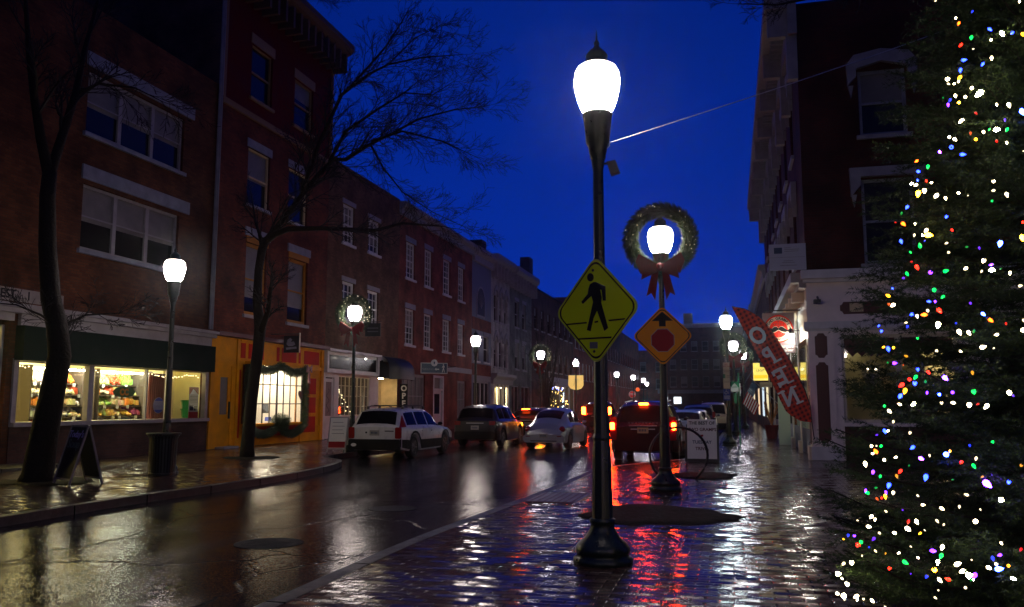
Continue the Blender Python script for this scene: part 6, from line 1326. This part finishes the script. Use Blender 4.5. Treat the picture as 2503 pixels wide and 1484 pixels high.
# shrubby young tree farther on
T = Tree(9); b = gz(1264, 1035); c = Vector((LX + 2.9, 66.5, .13)); r = T.r
for k in range(14):
    a = r.uniform(0, 6.28); h = r.uniform(5, 8); T.limb([c, c + Vector((.2 * math.cos(a), .3 * math.sin(a), h * .3)), c + Vector((.6 * math.cos(a), 1.0 * math.sin(a), h * .65)), c + Vector((.9 * math.cos(a), 1.7 * math.sin(a), h))], [.07, .05, .03, .012], 1.6, .6, lev=2)
build_tree(T, 'young_tree', 'thin many stemmed bare tree before the grey green building', tuple(c))
# branch tips entering from the top right, over the corner building, and top left
T = Tree(17); Y = 17.0
T.limb([jit((2300, -160), Y), jit((2150, -60), Y), jit((2000, -8), Y), jit((1900, 12), Y), jit((1800, 10), Y)], [.06, .045, .03, .02, .008], .9, .25)
o = build_tree(T, 'overhanging_branch', 'dark twiggy branch hanging over the top of the corner building', jit((2150, -60), Y)); o['category'] = 'branch'
T = Tree(19); Y = 40
T.limb([jit((700, -60), Y), jit((760, -20), Y), jit((800, 0), Y)], [.06, .04, .02], 1.6, .3)
o = build_tree(T, 'overhanging_branch', 'bare twigs showing above the cornice of the red painted building', jit((700, -60), Y)); o['category'] = 'branch'

# ------------------------------------------------------------------ cars (nose towards +y, tail at y = 0)
class Car:
    def __init__(s, st, wb0, wb1, wr=.33, bulge=0.0, dome=.03):
        s.wr, s.wb = wr, (wb0, wb1); ys = []
        A = np.array(st, float); t = np.linspace(0, len(A) - 1, (len(A) - 1) * 7 + 1)
        s.S = np.c_[[np.interp(t, np.arange(len(A)), A[:, k]) for k in range(6)]].T
        S2 = []
        for a, b in zip(s.S, s.S[1:]):
            n = max(1, int((b[0] - a[0]) / .09)); S2 += [tuple(a + (b - a) * k / n) for k in range(n)]
        S2.append(tuple(s.S[-1])); s.S = np.array(S2); s.bulge, s.dome = bulge, dome
        s.R = [s.ring(q) for q in s.S]
    def ring(s, q):
        y, zb, zs, zt, hw, ht = q; za = zb; bu = 0
        for w in s.wb:
            d = abs(y - w); R = s.wr + .07
            if d < R: za = max(za, math.sqrt(R * R - d * d) + s.wr)
            if s.bulge: bu = max(bu, s.bulge * math.exp(-(d / .48) ** 2))
        za = min(za, zs - .1); m = (za + zs) / 2; zs = max(zs, zb + .05)
        return [(0, zb), (hw - .26, zb), (hw - .26, za), (hw - .03 + bu * .9, za), (hw + bu, min(za + .05, zs - .06)), (hw + bu, min(max(m, za + .06), zs - .05)), (hw - .012 + bu * .5, zs - .045), (hw - .05, zs), (ht + .035, zt - .085 if zt - zs > .2 else zs + (zt - zs) * .5), (ht - .05, zt - .02), (ht * .55, zt + s.dome * .6), (0, zt + s.dome)]
    def at(s, y, k):
        """point on the skin at station y, ring position k (float)"""
        i = int(np.clip(np.searchsorted(s.S[:, 0], y) - 1, 0, len(s.S) - 2)); d = s.S[i + 1, 0] - s.S[i, 0]; f = 0 if d < 1e-6 else min(1, max(0, (y - s.S[i, 0]) / d))
        j = min(int(k), 10); g = k - j
        def pt(R): return np.array(R[j]) * (1 - g) + np.array(R[j + 1]) * g
        a = pt(s.R[i]) * (1 - f) + pt(s.R[i + 1]) * f; return np.array([a[0], y, a[1]])
    def body(s, m, t):
        b = MB(); n = 12; rings = []
        for q, R in zip(s.S, s.R): rings.append([b.p(x, q[0], z) for x, z in R] + [b.p(-x, q[0], z) for x, z in R[-2:0:-1]])
        N = len(rings[0])
        for A, B in zip(rings, rings[1:]):
            for j in range(N): b.f.append((A[j], A[(j + 1) % N], B[(j + 1) % N], B[j]))
        b.f.append(tuple(reversed(rings[0]))); b.f.append(tuple(rings[-1])); o = b.build('body', m, t, smooth=True)
        try: o.data.set_sharp_from_angle(angle=math.radians(38))
        except Exception: pass
        return o
    def patch(s, ya, yb, ka, kb, off=.006, sides=(1, -1), ny=8, nk=3, fn=None):
        b = MB()
        for sd in sides:
            g = []
            for i in range(ny + 1):
                row = []
                for j in range(nk + 1):
                    y = ya + (yb - ya) * i / ny; k = ka + (kb - ka) * j / nk
                    if fn: y, k = fn(i / ny, j / nk)
                    p = s.at(y, k); du = s.at(y + .02, k) - s.at(y - .02, k); dv = s.at(y, min(k + .05, 11)) - s.at(y, k - .05)
                    nn = np.cross(du, dv); nn /= np.linalg.norm(nn) + 1e-9
                    if nn[0] * 1 + nn[2] * .5 < 0 and ka < 9: nn = -nn
                    if ka >= 8.5 and nn[2] < 0: nn = -nn
                    p = p + nn * off; row.append(b.p(p[0] * sd, p[1], p[2]))
                g.append(row)
            for A, B in zip(g, g[1:]):
                for j in range(nk): b.f.append((A[j], A[j + 1], B[j + 1], B[j]))
        return b
def wheel(parent, x, y, r, w=.21, rimm=None):
    s = 1 if x > 0 else -1; wd = parent
    o = MB().lathe([(r * .6, -w / 2), (r * .94, -w / 2), (r, -w * .36), (r, w * .36), (r * .94, w / 2), (r * .6, w / 2)], (x, y, r), n=26, axis='x').build('wheel', MT['tyre'], parent, smooth=False)
    q = MB(); xx = x + s * (w / 2 - .02); q.lathe([(r * .66, -.01), (r * .66, .02 * s)], (xx, y, r), n=26, axis='x')
    q.lathe([(r * .14, 0), (r * .1, .035 * s)], (xx, y, r), n=10, axis='x')
    for k in range(5):
        a = 2 * PI * k / 5; q.box_ = 0; ca, sa = math.cos(a), math.sin(a); P = []
        for rr, hw in ((.1, .03), (.62, .045)):
            P.append((rr * r, hw * r * 1.5))
        i = [q.p(xx + s * .024, y + ca * P[m][0] - sa * P[m][1] * sg_, r + sa * P[m][0] + ca * P[m][1] * sg_) for m, sg_ in ((0, -1), (1, -1), (1, 1), (0, 1))]; q.f.append(tuple(i))
    q.build('rim', rimm or MT['rim'], o)
def finish(t, car, L, hw, wheels=True, plate=(.0, .8), platem=None, mirrors=None, pm=None):
    for y in car.wb:
        for s in (1, -1): wheel(t, s * (hw - .12), y, car.wr)
    q = MB(); q.box(-.16, .16, plate[0] - .022, plate[0] - .01, plate[1] - .08, plate[1] + .08); pl = q.build('number_plate', platem or MT['plate'], t)
    q = MB()
    for k in range(5): q.box(-.11 + k * .045, -.085 + k * .045, plate[0] - .026, plate[0] - .0225, plate[1] - .03, plate[1] + .035)
    q.build('characters', MT['signnv'], pl)
    if mirrors:
        q = MB(); y, z = mirrors
        for s in (1, -1): q.ball((s * (hw + .06), y, z), .085, 7, .7); q.box(s * (hw - .1) if s > 0 else -hw - .05, s * (hw + .05) if s > 0 else -hw + .1, y - .02, y + .02, z - .06, z - .03)
        q.build('wing_mirror', pm, t, smooth=True)
def windows(t, c, spans, k0=7.12, k1=7.95):
    for ya, yb in spans: c.patch(ya, yb, k0, k1, .005).build('side_window', MT['cglass'], t, smooth=True)
def cap(c, x0, x1, z0, z1, y, m, name, t, both=True, th=.03):
    q = MB(); q.box(x0, x1, y - th, y + .06, z0, z1)
    if both: q.box(-x1, -x0, y - th, y + .06, z0, z1)
    return q.build(name, m, t)

def rounded(x0, x1, z0, z1, r=.03):
    P = []
    for cx_, cz_, a0 in ((x1 - r, z1 - r, 0), (x0 + r, z1 - r, 90), (x0 + r, z0 + r, 180), (x1 - r, z0 + r, 270)):
        for k in range(4): a = math.radians(a0 + 30 * k); P.append((cx_ + r * math.cos(a), cz_ + r * math.sin(a)))
    return P
# white wagon
def wagon():
    t = thing('station_wagon', 'white station wagon with black lower bumpers parked at the left kerb', 'car', group='cars in the street')
    c = Car([(.0, .36, .92, .95, .80, .74), (.06, .30, .94, 1.02, .87, .73), (.34, .26, .96, 1.43, .905, .66), (.62, .22, .96, 1.50, .92, .64), (1.6, .22, .95, 1.53, .93, .64), (2.5, .22, .93, 1.51, .93, .63), (3.0, .22, .92, 1.38, .93, .62), (3.55, .22, .90, 1.0, .92, .66), (4.1, .24, .86, .92, .90, .66), (4.55, .3, .74, .80, .86, .6), (4.72, .42, .6, .64, .74, .5)], .98, 3.74, .33)
    c.body(MT['pwhite'], t); c.patch(.075, .335, 9.1, 11, .008, nk=4).build('rear_window', MT['cglass'], t); windows(t, c, ((.5, 1.25), (1.33, 2.15), (2.23, 3.2)))
    c.patch(3.02, 3.5, 9.1, 11, .006, nk=4).build('windscreen', MT['cglass'], t)
    MB().prism([(x, z) for x, z in rounded(-.84, .84, .28, .60, .06)], -.07, .16).build('rear_bumper', MT['clad'], t)
    c.patch(.02, 4.6, 4.0, 4.9, .012, ny=60, nk=2).build('cladding', MT['clad'], t)
    q = MB(); q.prism(rounded(.67, .86, .62, .96, .04), -.02, .05); q.prism(rounded(-.86, -.67, .62, .96, .04), -.02, .05); tl = q.build('tail_light', MT['tail'], t)
    c.patch(.02, .40, 7.0, 7.9, .012, ny=6).build('upper_tail_light', MT['tail'], t)
    finish(t, c, 4.72, .92, plate=(-.0, .79), mirrors=(3.05, 1.02), pm=MT['clad'])
    q = MB(); q.box(.33, .62, -.012, .0, .83, .86); q.lathe([(.03, -.015), (.03, 0)], (-.28, 0, .80), n=8, axis='y'); q.build('badge', MT['clad'], t)
    MB().prism([(-.66 + .09 * math.cos(a), .43 + .05 * math.sin(a)) for a in np.linspace(0, 6.283, 16, endpoint=False)], -.076, -.071).build('oval_sticker', MT['signwh'], t)
    q = MB()
    for s in (1, -1):
        q.tube([(s * .58, .75, 1.55), (s * .58, .95, 1.60), (s * .58, 2.3, 1.61), (s * .58, 2.5, 1.56)], .018, 5)
        for y in (.75, 1.6, 2.5): q.box(s * .58 - .02, s * .58 + .02, y - .05, y + .05, 1.5, 1.59)
    for y in (1.2, 2.1): q.box(-.6, .6, y - .02, y + .02, 1.60, 1.63)
    q.build('roof_rack', MT['black'], t)
    q = MB()
    for y in (1.55, 2.35):
        for s in (1, -1): q.box(s * .935 - .012, s * .935 + .012, y, y + .16, .80, .83)
    q.build('door_handle', MT['pwhite'], t); return t
def suv(label, paint, H=1.66, lit=None, name='parked_car', W_=.90, taillow=.95, cat='car'):
    t = thing(name, label, cat, group='cars in the street'); h = H - 1.66
    c = Car([(.0, .38, .98, 1.0, .80, .74), (.08, .30, 1.02, 1.10, .86, .74), (.36, .26, 1.04, 1.50 + h, W_, .66), (.7, .22, 1.04, 1.60 + h, W_ + .01, .65), (1.7, .22, 1.02, 1.64 + h, W_ + .02, .64), (2.6, .22, 1.0, 1.60 + h, W_ + .02, .63), (3.0, .22, .99, 1.45 + h, W_ + .01, .62), (3.5, .24, .97, 1.06, W_, .66), (4.1, .26, .92, .98, W_ - .02, .66), (4.45, .34, .78, .84, .82, .6), (4.58, .45, .62, .66, .72, .5)], .92, 3.58, .35)
    c.body(paint, t); c.patch(.10, .35, 9.0, 11, .008, nk=4).build('rear_window', MT['cglass'], t); windows(t, c, ((.5, 1.2), (1.28, 2.1), (2.18, 3.15))); c.patch(3.02, 3.45, 9.1, 11, .006, nk=4).build('windscreen', MT['cglass'], t)
    MB().prism(rounded(-.82, .82, .32, .62, .06), -.05, .14).build('rear_bumper', MT['clad'] if lit is None else paint, t)
    MB().box(-.35, .35, -.02, .0, .92, .95).build('chrome_strip', MT['alum'], t)
    return t, c
def lights(t, P, m, name='tail_light'):
    for s in (1, -1): MB().prism([(s * x, z) for x, z in P], -.03, .06).build(name, m, t)
def headgear(): pass
w = wagon(); place(w, (-10.5, 23.9, 0), math.radians(-1.0))
t, c = suv('dark grey sport utility car parked behind the white wagon at the left', MT['pgrey']); lights(t, rounded(.58, .82, .86, 1.02, .03), MT['tail']); finish(t, c, 4.58, .9, plate=(0, .76), mirrors=(3.0, 1.12), pm=MT['pgrey']); q = MB(); q.prism(rounded(-.12, .12, 1.56, 1.60, .015), .24, .4); q.build('top_light', MT['signwh'], t)
place(t, (-9.62, 31.4, 0), math.radians(-.5)); dark_suv = t
t, c = suv('dark sedan shaped car with a glowing amber turn signal ahead of the dark grey one', MT['pred'], H=1.52); lights(t, rounded(.60, .82, .72, .98, .03), MT['tail']); lg = MB().prism(rounded(.50, .74, .86, 1.12, .1), -.06, .02).build('turn_signal', MT['amber'], t); MB().box(-.3, .05, .19, .3, 1.42, 1.46).build('brake_light', MT['brakeh'], t); finish(t, c, 4.58, .9, plate=(0, .76)); place(t, (-9.1, 37.9, 0), 0)
# rounded silver beetle-shaped car
t = thing('small_car', 'rounded silver two door car driving away in the middle of the street', 'car', group='cars in the street')
c = Car([(.0, .36, .54, .58, .50, .38), (.05, .28, .66, .72, .66, .46), (.22, .24, .78, .90, .76, .52), (.55, .22, .88, 1.08, .79, .54), (.9, .2, .92, 1.27, .79, .55), (1.3, .2, .93, 1.41, .79, .55), (1.7, .2, .93, 1.475, .79, .55), (2.1, .2, .92, 1.48, .79, .55), (2.5, .2, .91, 1.40, .79, .55), (2.9, .2, .89, 1.18, .79, .55), (3.2, .22, .86, .96, .77, .54), (3.65, .24, .76, .84, .74, .5), (3.95, .3, .62, .68, .62, .42), (4.08, .42, .5, .53, .45, .3)], .78, 3.29, .32, bulge=.10, dome=.05)
c.body(MT['psilver'], t); c.patch(.60, 1.22, 9.0, 11, .008, nk=4).build('rear_window', MT['cglass'], t)
windows(t, c, ((1.15, 1.75), (1.83, 2.85))); c.patch(2.52, 3.0, 9.2, 11, .006, nk=4).build('windscreen', MT['cglass'], t)
MB().prism(rounded(-.78, .78, .26, .54, .11), -.05, .5).build('rear_bumper', MT['psilver'], t); MB().box(-.5, .5, -.055, -.04, .30, .33).build('grille_slot', MT['clad'], t)
for s in (1, -1):
    b = MB(); b.lathe([(.001, -.05), (.06, -.045), (.10, -.015), (.115, .06)], (s * .66, .13, .74), n=16, axis='y'); b.build('tail_light', MT['tail'], t, smooth=True)
    MB().box(s * .60 - .08, s * .60 + .08, -.055, -.045, .47, .50).build('reflector', MT['tail'], t)
finish(t, c, 4.08, .84, plate=(-.045, .50), mirrors=(2.75, .98), pm=MT['psilver'])
q = MB(); q.prism([(-.28, 1.10), (-.1, 1.10), (-.1, 1.0), (-.28, 1.0)], .60, .62); q.build('window_sticker', MT['signwh'], t); MB().tube([(-.02, 1.35, 1.46), (-.02, 1.25, 1.75)], .006, 4).build('aerial', MT['black'], t)
place(t, (-6.72, 30.6, 0), math.radians(-3.5))
# dark red multi purpose vehicle with brake lights on
t, c = suv('dark red tall car braking behind the two near lamp posts, number plate tinted as if lit', MT['pred'], H=1.76, lit=1, W_=.97)
for s in (1, -1):
    MB().prism([(s * x, z) for x, z in rounded(.76, .95, .62, 1.3, .03)], -.02, .06).build('lamp_housing', MT['tail'], t)
    MB().prism([(s * x, z) for x, z in rounded(.82, .945, .92, 1.12, .03)], -.035, -.021).build('brake_light', MT['brake'], t)
MB().prism(rounded(-.13, .13, 1.63, 1.69, .025), .24, .40).build('high_brake_light', MT['brake'], t)
finish(t, c, 4.58, .97, plate=(0, .90), platem=mat('plate tinted as lit', (.5, .33, .16), .4), mirrors=(3.0, 1.2), pm=MT['pred']); MB().box(-.4, .4, -.022, -.003, 1.02, 1.045).build('chrome_bar', MT['alum'], t)  # amber lamp light on the plate is put into its base colour
q = MB()
for k in range(9): q.box(-.42 + k * .1, -.37 + k * .1, -.012, -.002, 1.10, 1.13)
q.build('lettering', MT['galv'], t); q = MB(); q.tube([(-.60, .7, 1.72), (-.60, 2.4, 1.78)], .018, 5).tube([(.60, .7, 1.72), (.60, 2.4, 1.78)], .018, 5); q.build('roof_rail', MT['alum'], t)
place(t, (-2.49, 24.7, 0), math.radians(-1.0)); redv = t
# braking vehicle farther up, half hidden by the near post
t, c = suv('far dark van braking, seen just left of the nearest lamp post', MT['pred'], H=1.85); lights(t, rounded(.70, .92, 1.05, 1.5, .05), MT['brake'], 'brake_light'); finish(t, c, 4.58, .9, plate=(0, .8)); place(t, (-8.15, 52.5, 0), 0)
# parked row on the right
def sedan(label, paint):
    t = thing('parked_car', label, 'car', group='cars in the street')
    c = Car([(.0, .36, .82, .86, .74, .66), (.07, .28, .90, .98, .84, .68), (.55, .22, .93, 1.04, .87, .66), (1.15, .22, .93, 1.34, .88, .60), (1.6, .22, .93, 1.42, .88, .60), (2.4, .22, .92, 1.43, .88, .60), (2.9, .22, .90, 1.28, .88, .60), (3.5, .22, .88, .98, .87, .64), (4.2, .26, .80, .86, .84, .6), (4.55, .35, .64, .68, .74, .5)], .95, 3.62, .32)
    c.body(paint, t); c.patch(.62, 1.12, 9.0, 11, .008, nk=4).build('rear_window', MT['cglass'], t); windows(t, c, ((1.2, 1.95), (2.03, 3.1))); c.patch(2.95, 3.45, 9.1, 11, .006, nk=4).build('windscreen', MT['cglass'], t)
    MB().prism(rounded(-.80, .80, .30, .58, .08), -.05, .2).build('rear_bumper', paint, t); lights(t, rounded(.50, .80, .72, .86, .03), MT['tail']); finish(t, c, 4.55, .88, plate=(0, .70), mirrors=(3.0, 1.0), pm=paint); return t
s1 = sedan('silver blue sedan parked just ahead of the dark red braking car', MT['psilver']); place(s1, (-1.75, 31.8, 0), 0)
s2 = sedan('dark grey sedan second in the parked row on the right', MT['pgrey']); place(s2, (-1.7, 37.4, 0), 0)
t, c = suv('dark blue sport utility car third in the parked row on the right', MT['pnavy']); lights(t, rounded(.70, .84, .9, 1.3, .03), MT['tail']); finish(t, c, 4.58, .9, plate=(0, .8), mirrors=(3.0, 1.1), pm=MT['pnavy']); place(t, (-1.6, 43.0, 0), 0)
t, c = suv('champagne sport utility car with a pale roof rail at the end of the parked row', MT['pgold'], H=1.8); lights(t, rounded(.76, .86, .95, 1.35, .03), MT['tail']); finish(t, c, 4.58, .9, plate=(0, .8), mirrors=(3.0, 1.1), pm=MT['pgold']); q = MB(); q.tube([(-.6, .6, 1.80), (-.6, 2.4, 1.83)], .02, 5).tube([(.6, .6, 1.80), (.6, 2.4, 1.83)], .02, 5); q.build('roof_rail', MT['alum'], t); place(t, (-1.0, 48.8, 0), 0)
far1 = copytree(s2); far1['label'] = 'small dark car far ahead in the lane beyond the braking red car'; place(far1, (-5.0, 72, 0), 0)
far2 = copytree(s1); far2['label'] = 'grey car far up the left kerb beyond the acorn lamp'; place(far2, (-9.6, 78, 0), 0)
far3 = copytree(s2); far3['label'] = 'dark parked car at the left kerb beyond the far braking van'; place(far3, (-9.9, 66, 0), 0)

# ------------------------------------------------------------------ Christmas tree at the right
AX = 2640; ddir = ray(AX, 990); ddir = ddir / np.linalg.norm(ddir[:2]); TC = np.array([ddir[0] * 7.3, ddir[1] * 7.3, .13])
def rad_at(z): return max(0.0, 2.12 * (1 - (z - .15) / 8.4)) if z > .15 else 2.0
ct = thing('christmas_tree', 'large spruce Christmas tree covered in coloured bulbs at the right edge', 'tree', tuple(TC), None)
rr = np.random.RandomState(8); P0, P1, B0, B1 = [], [], [], []; brm = MB()
z = .35; lvl = 0
while z < 8.3:
    R0 = rad_at(z); nb = int(11 + 13 * R0 / 2.1); ph = rr.rand() * 6.28
    for k in range(nb):
        a = ph + 2 * PI * k / nb + rr.randn() * .12; R = R0 * (.90 + rr.uniform(-.09, .06)) + .02; dr = np.array([math.cos(a), math.sin(a), 0]); sd = np.array([-math.sin(a), math.cos(a), 0]); dk_ = rr.randn() * .07
        n = max(3, int(R / .2)); pts = []
        for i in range(n + 1):
            t = i / n; pts.append(TC + np.array([0, 0, z - .13]) + dr * R * t + np.array([0, 0, 1]) * ((-.16 + dk_) * R * t + .22 * R * t * t * t) + rr.randn(3) * .012 * (1 if i else 0))
        brm.tube([tuple(p) for p in pts[::max(1, n // 4)]], [.012 * (1 - .8 * i / 5) for i in range(len(pts[::max(1, n // 4)]))], 4, cap=False)
        for i in range(n):
            P0.append(pts[i]); P1.append(pts[i + 1]); t = i / n
            if t < .18: continue
            for s in (1, -1):
                for u in range(3):
                    L = (.15 + .30 * (1 - t) ** .8 * min(1, R)) * (.7 + .6 * rr.rand()); b0 = pts[i] * (1 - u / 3) + pts[i + 1] * u / 3
                    d = dr * .75 + sd * s * .75 + np.array([0, 0, rr.randn() * .16 - .05]); d /= np.linalg.norm(d); e = b0 + d * L; m = b0 + d * L * .5
                    P0 += [b0, m]; P1 += [m, e + np.array([0, 0, .02])]
                    if L > .22:
                        for v in (1, -1): q_ = m + (d * .6 + np.cross(d, [0, 0, 1]) * v * .7) * L * .45; P0.append(m); P1.append(q_)
    z += .20 - .01 * (z / 8); lvl += 1
P0, P1 = np.array(P0), np.array(P1)
V, Fc = needles(P0, P1, 170, .034, .0055, along=.75, out=.75); np_mesh('foliage', V, Fc, MT['needle'], ct)
print('needles', len(Fc), 'segs', len(P0))
brm.build('branch', MT['bark'], ct); MB().tube([tuple(TC - np.array([0, 0, .1])), tuple(TC + np.array([0, 0, 4])), tuple(TC + np.array([0, 0, 8.5]))], [.12, .07, .015], 8).build('trunk', MT['bark'], ct)
b = MB(); b.lathe([(rad_at(zz_) * .55, zz_) for zz_ in (.4, 2, 4, 6, 8.2)], (TC[0], TC[1], 0), n=20)
BUL5 = """w770,90 o785,115 b852,57 w670,5 w1085,8 W998,165 b1050,163 y1103,170 g847,186 r796,222 w856,243 b937,145 w944,198 w947,287 b808,298 b904,317 b793,347 y790,384 w729,392 w733,415 w783,405 w762,415 w849,437 W889,461 w768,474 w817,480 g707,484 Y785,508 b742,495 p732,518 w972,517 w1032,519 B1098,552 r869,560 w800,598 p1014,593 g936,640 W970,642 w907,653 g1024,641 o843,659 w764,689 y869,690 r972,699 w1022,706 w737,678 P690,752 b748,729 b802,765 w1104,748 o577,797 g632,824 b584,849 b581,892 r624,895 w648,905 W552,909 w574,915 w615,943 Y584,956 w783,955 w674,968 w719,980 w830,968 w957,897 w957,943 w1022,962 g950,995 b530,1024 b724,1072 g502,1055 r471,1101 o509,1107 w568,1107 r751,1138 w624,1139 w565,1163 W609,1163 Y633,1163 b499,1194 b616,1192 w725,1203 g593,1218 g825,1222 p886,1227 B990,1203 r1102,1100 Y1098,1175 w733,1249 g545,1248 r552,1295 r577,1321 w908,1289 w820,1328 p946,1310 W947,1337 g993,1330 w898,1342 w1038,1350 p645,1348 g718,1342 g528,1354 p511,1377 b456,1427 y436,1464 w1087,1415 g663,1435 g707,1468"""
BUL6 = """b623,8 p652,8 p822,16 o428,20 w449,25 w616,52 r671,50 B883,68 b540,70 w565,78 o600,72 o918,97 w1078,98 r994,114 b752,113 w512,110 b518,128 W667,119 b380,125 b393,150 w768,154 w814,158 g839,151 w1077,146 w950,168 g567,185 w880,229 w936,233 b425,236 y404,228 y451,231 w659,247 w774,248 y513,272 g423,303 p454,306 o498,315 b568,335 r619,349 y832,351 g558,372 r528,384 b554,402 g605,395 P698,376 r492,410 y507,438 b484,464 g838,442 p613,448 B672,456 w1010,448 p1030,463 p736,447 W548,503 w683,497 w740,497 w482,505 r859,503 w817,507 w901,513 g407,513 w430,537 w450,588 w531,641 b408,633 w425,632 p371,652 g929,687 b819,703 b544,712 w345,705 w368,705 g391,706 o366,733 w350,742 w406,773 w314,791 w463,760 P583,766 w625,751 y724,730 B705,747 w850,765 r779,783 g526,800 g838,801 y1068,799 p352,831 r484,827 y466,850 g387,852 b607,855 y881,854 g737,868 P900,886 b1008,879 b429,894 g365,908 p316,920 g327,933 p414,928 o371,960 r395,956 y411,948 w450,930 w567,945 w805,942 W969,966 w592,990 w683,1007 w769,998 w870,1012 p495,1015 w415,1022 w345,1046 w362,1060 w277,1065 r523,1070 w562,1070 w661,1067 w847,1070 w694,1085 w330,1095 w519,1105 w601,1112 y580,1127 w383,1126 w457,1126 b232,1136 p262,1139 y210,1155 p356,1153 g294,1170 r278,1184 b333,1194 w534,1191 w687,1193 w971,1174 r1067,1204 w363,1212 y413,1224 p640,1212 w477,1222 w299,1235 g682,1235 p966,1232 b930,1247 w569,1245 w828,1256 W665,1265 g505,1266 w249,1268 w211,1273 w758,1277 w947,1276 y1006,1284 B957,1300 w910,1293 Y649,1304 r432,1296 w785,1310 W182,1323 W817,1333 p843,1330 g826,1348 p534,1322 b611,1336 W1027,1345 r716,1350 w202,1345 w673,1352 w229,1374 w798,1390 w667,1402 w179,1418 W211,1430 w273,1431 w652,1438 w306,1444 w347,1452 w276,1448 w411,1483 w215,1450"""
BC = dict(w=(1, .80, .46), b=(.012, .032, 1), g=(.0, .5, .05), r=(1, .012, .004), o=(1, .11, .005), y=(1, .40, .01), p=(.13, .018, 1))
BS = dict(w=20, b=20, g=6, r=11, o=9, y=9, p=15)
BM = {k: emis('bulb ' + n_, BC[k], BS[k]) for k, n_ in zip('wbgroyp', ('warm white', 'blue', 'green', 'red', 'orange', 'yellow', 'violet'))}
BMW = {k: emis('bright bulb ' + k, BC[k], BS[k] * 8) for k in 'wbyp'}
BMD = {k: emis('dim bulb ' + k, BC[k], BS[k] * .14) for k in 'wbgroyp'}
items = []
def surf(px, py):
    """where the sight line meets the tree's outer surface, else its nearest point to it"""
    d = ray(px, py); d = d / np.linalg.norm(d); best = None
    for t in np.arange(3.5, 11, .01):
        p = EYE + d * t; g_ = math.hypot(p[0] - TC[0], p[1] - TC[1]) - (rad_at(p[2]) + .03)
        if p[2] < .16: break
        if g_ <= 0: return p
        if best is None or g_ < best[0]: best = (g_, p)
    return best[1]
for s_, ox, oy, sc_ in ((BUL5, 1955, 0, .494), (BUL6, 1955, 733, .506)):
    for it in s_.split():
        x, y = it[1:].split(','); items.append((it[0], surf(ox + float(x) * sc_, oy + float(y) * sc_)))
# both sides beyond the frame carry bulbs too
rb = random.Random(77)
for k in range(60):
    zz_ = rb.uniform(.4, 7.5); a = rb.uniform(-PI, PI)
    p = np.array([TC[0] + (rad_at(zz_) + .02) * math.cos(a), TC[1] + (rad_at(zz_) + .02) * math.sin(a), zz_]); v = p - EYE; u = CX + F * (v @ rgt) / (v @ fwd)
    if u > 2520: items.append((rb.choice('wwwbgryp'), p))
strings = []
grp = {'w': [], 'c': []}
for k, p in items: grp['w' if k in 'wW' else 'c'].append((k, p))
def mkstring(L, label):
    t = thing('light_string', label, 'string lights', tuple(TC + np.array([0, 0, .2])), 'light strings on the Christmas tree')
    r = random.Random(len(L)); q = MB()
    for k, p in L:
        lo = k.lower(); s = (1.15 if k.isupper() else .86) * r.uniform(.45, 1.1); m = BMW[lo] if k.isupper() and lo in BMW else BMD[lo] if r.random() < .33 else BM[lo]; s *= .7 if m in BMD.values() else 1
        d = Vector((r.gauss(0, .6), r.gauss(0, .6), r.gauss(-.5, .5))).normalized(); Q = d.to_track_quat('Z', 'Y').to_matrix().to_4x4()
        Q = Matrix.Translation(Vector(p)) @ Q @ Matrix.Scale(s, 4); b_ = MB(Q)
        b_.lathe([(.006, -.018), (.0135, -.006), (.014, .002), (.008, .018), (.001, .028)], n=8); bo_ = b_.build('bulb', m, t, smooth=True)
        e = Vector(p) - d * .03 * s; MB().tube([tuple(e + d * .014 * s), tuple(e)], .007 * s, 5).build('socket', MT['needle'], bo_)
    return t
ws_, cs_ = grp['w'], sorted(grp['c'], key=lambda q: -q[1][2]); ws_.sort(key=lambda q: -q[1][2])
def chunks(L, n=95): return [L[i:i + n] for i in range(0, len(L), n)]
WN = ['warm white bulbs strung round the upper part of the spruce', 'warm white bulbs strung round the lower part of the spruce', 'warm white bulbs along the spruce skirt near the paving', 'last few warm white bulbs at the foot of the spruce']
CN = ['red, green, blue and yellow bulbs round the upper part of the spruce', 'red, green, blue and yellow bulbs round the lower part of the spruce', 'coloured bulbs along the spruce skirt near the paving', 'last coloured bulbs at the foot of the spruce']
for k, L in enumerate(chunks(ws_)): mkstring(L, WN[k])
for k, L in enumerate(chunks(cs_)): mkstring(L, CN[k])
print('bulbs', len(ws_), len(cs_))
# ------------------------------------------------------------------ thin haze added to give the lamps a lens-like glow
hz = MB().box(-66, 66, -14, 195, -1, 24).build('haze', bpy.data.materials.new('lamp glow haze')); hz['kind'] = 'stuff'
hm = hz.data.materials[0]; hm.use_nodes = True; hn = hm.node_tree.nodes; hn.remove(hn['Principled BSDF'])
pv = hn.new('ShaderNodeVolumePrincipled'); pv.inputs['Color'].default_value = (.9, .92, 1, 1); pv.inputs['Density'].default_value = 0.0006; pv.inputs['Anisotropy'].default_value = 0.94
hm.node_tree.links.new(pv.outputs[0], hn['Material Output'].inputs['Volume'])
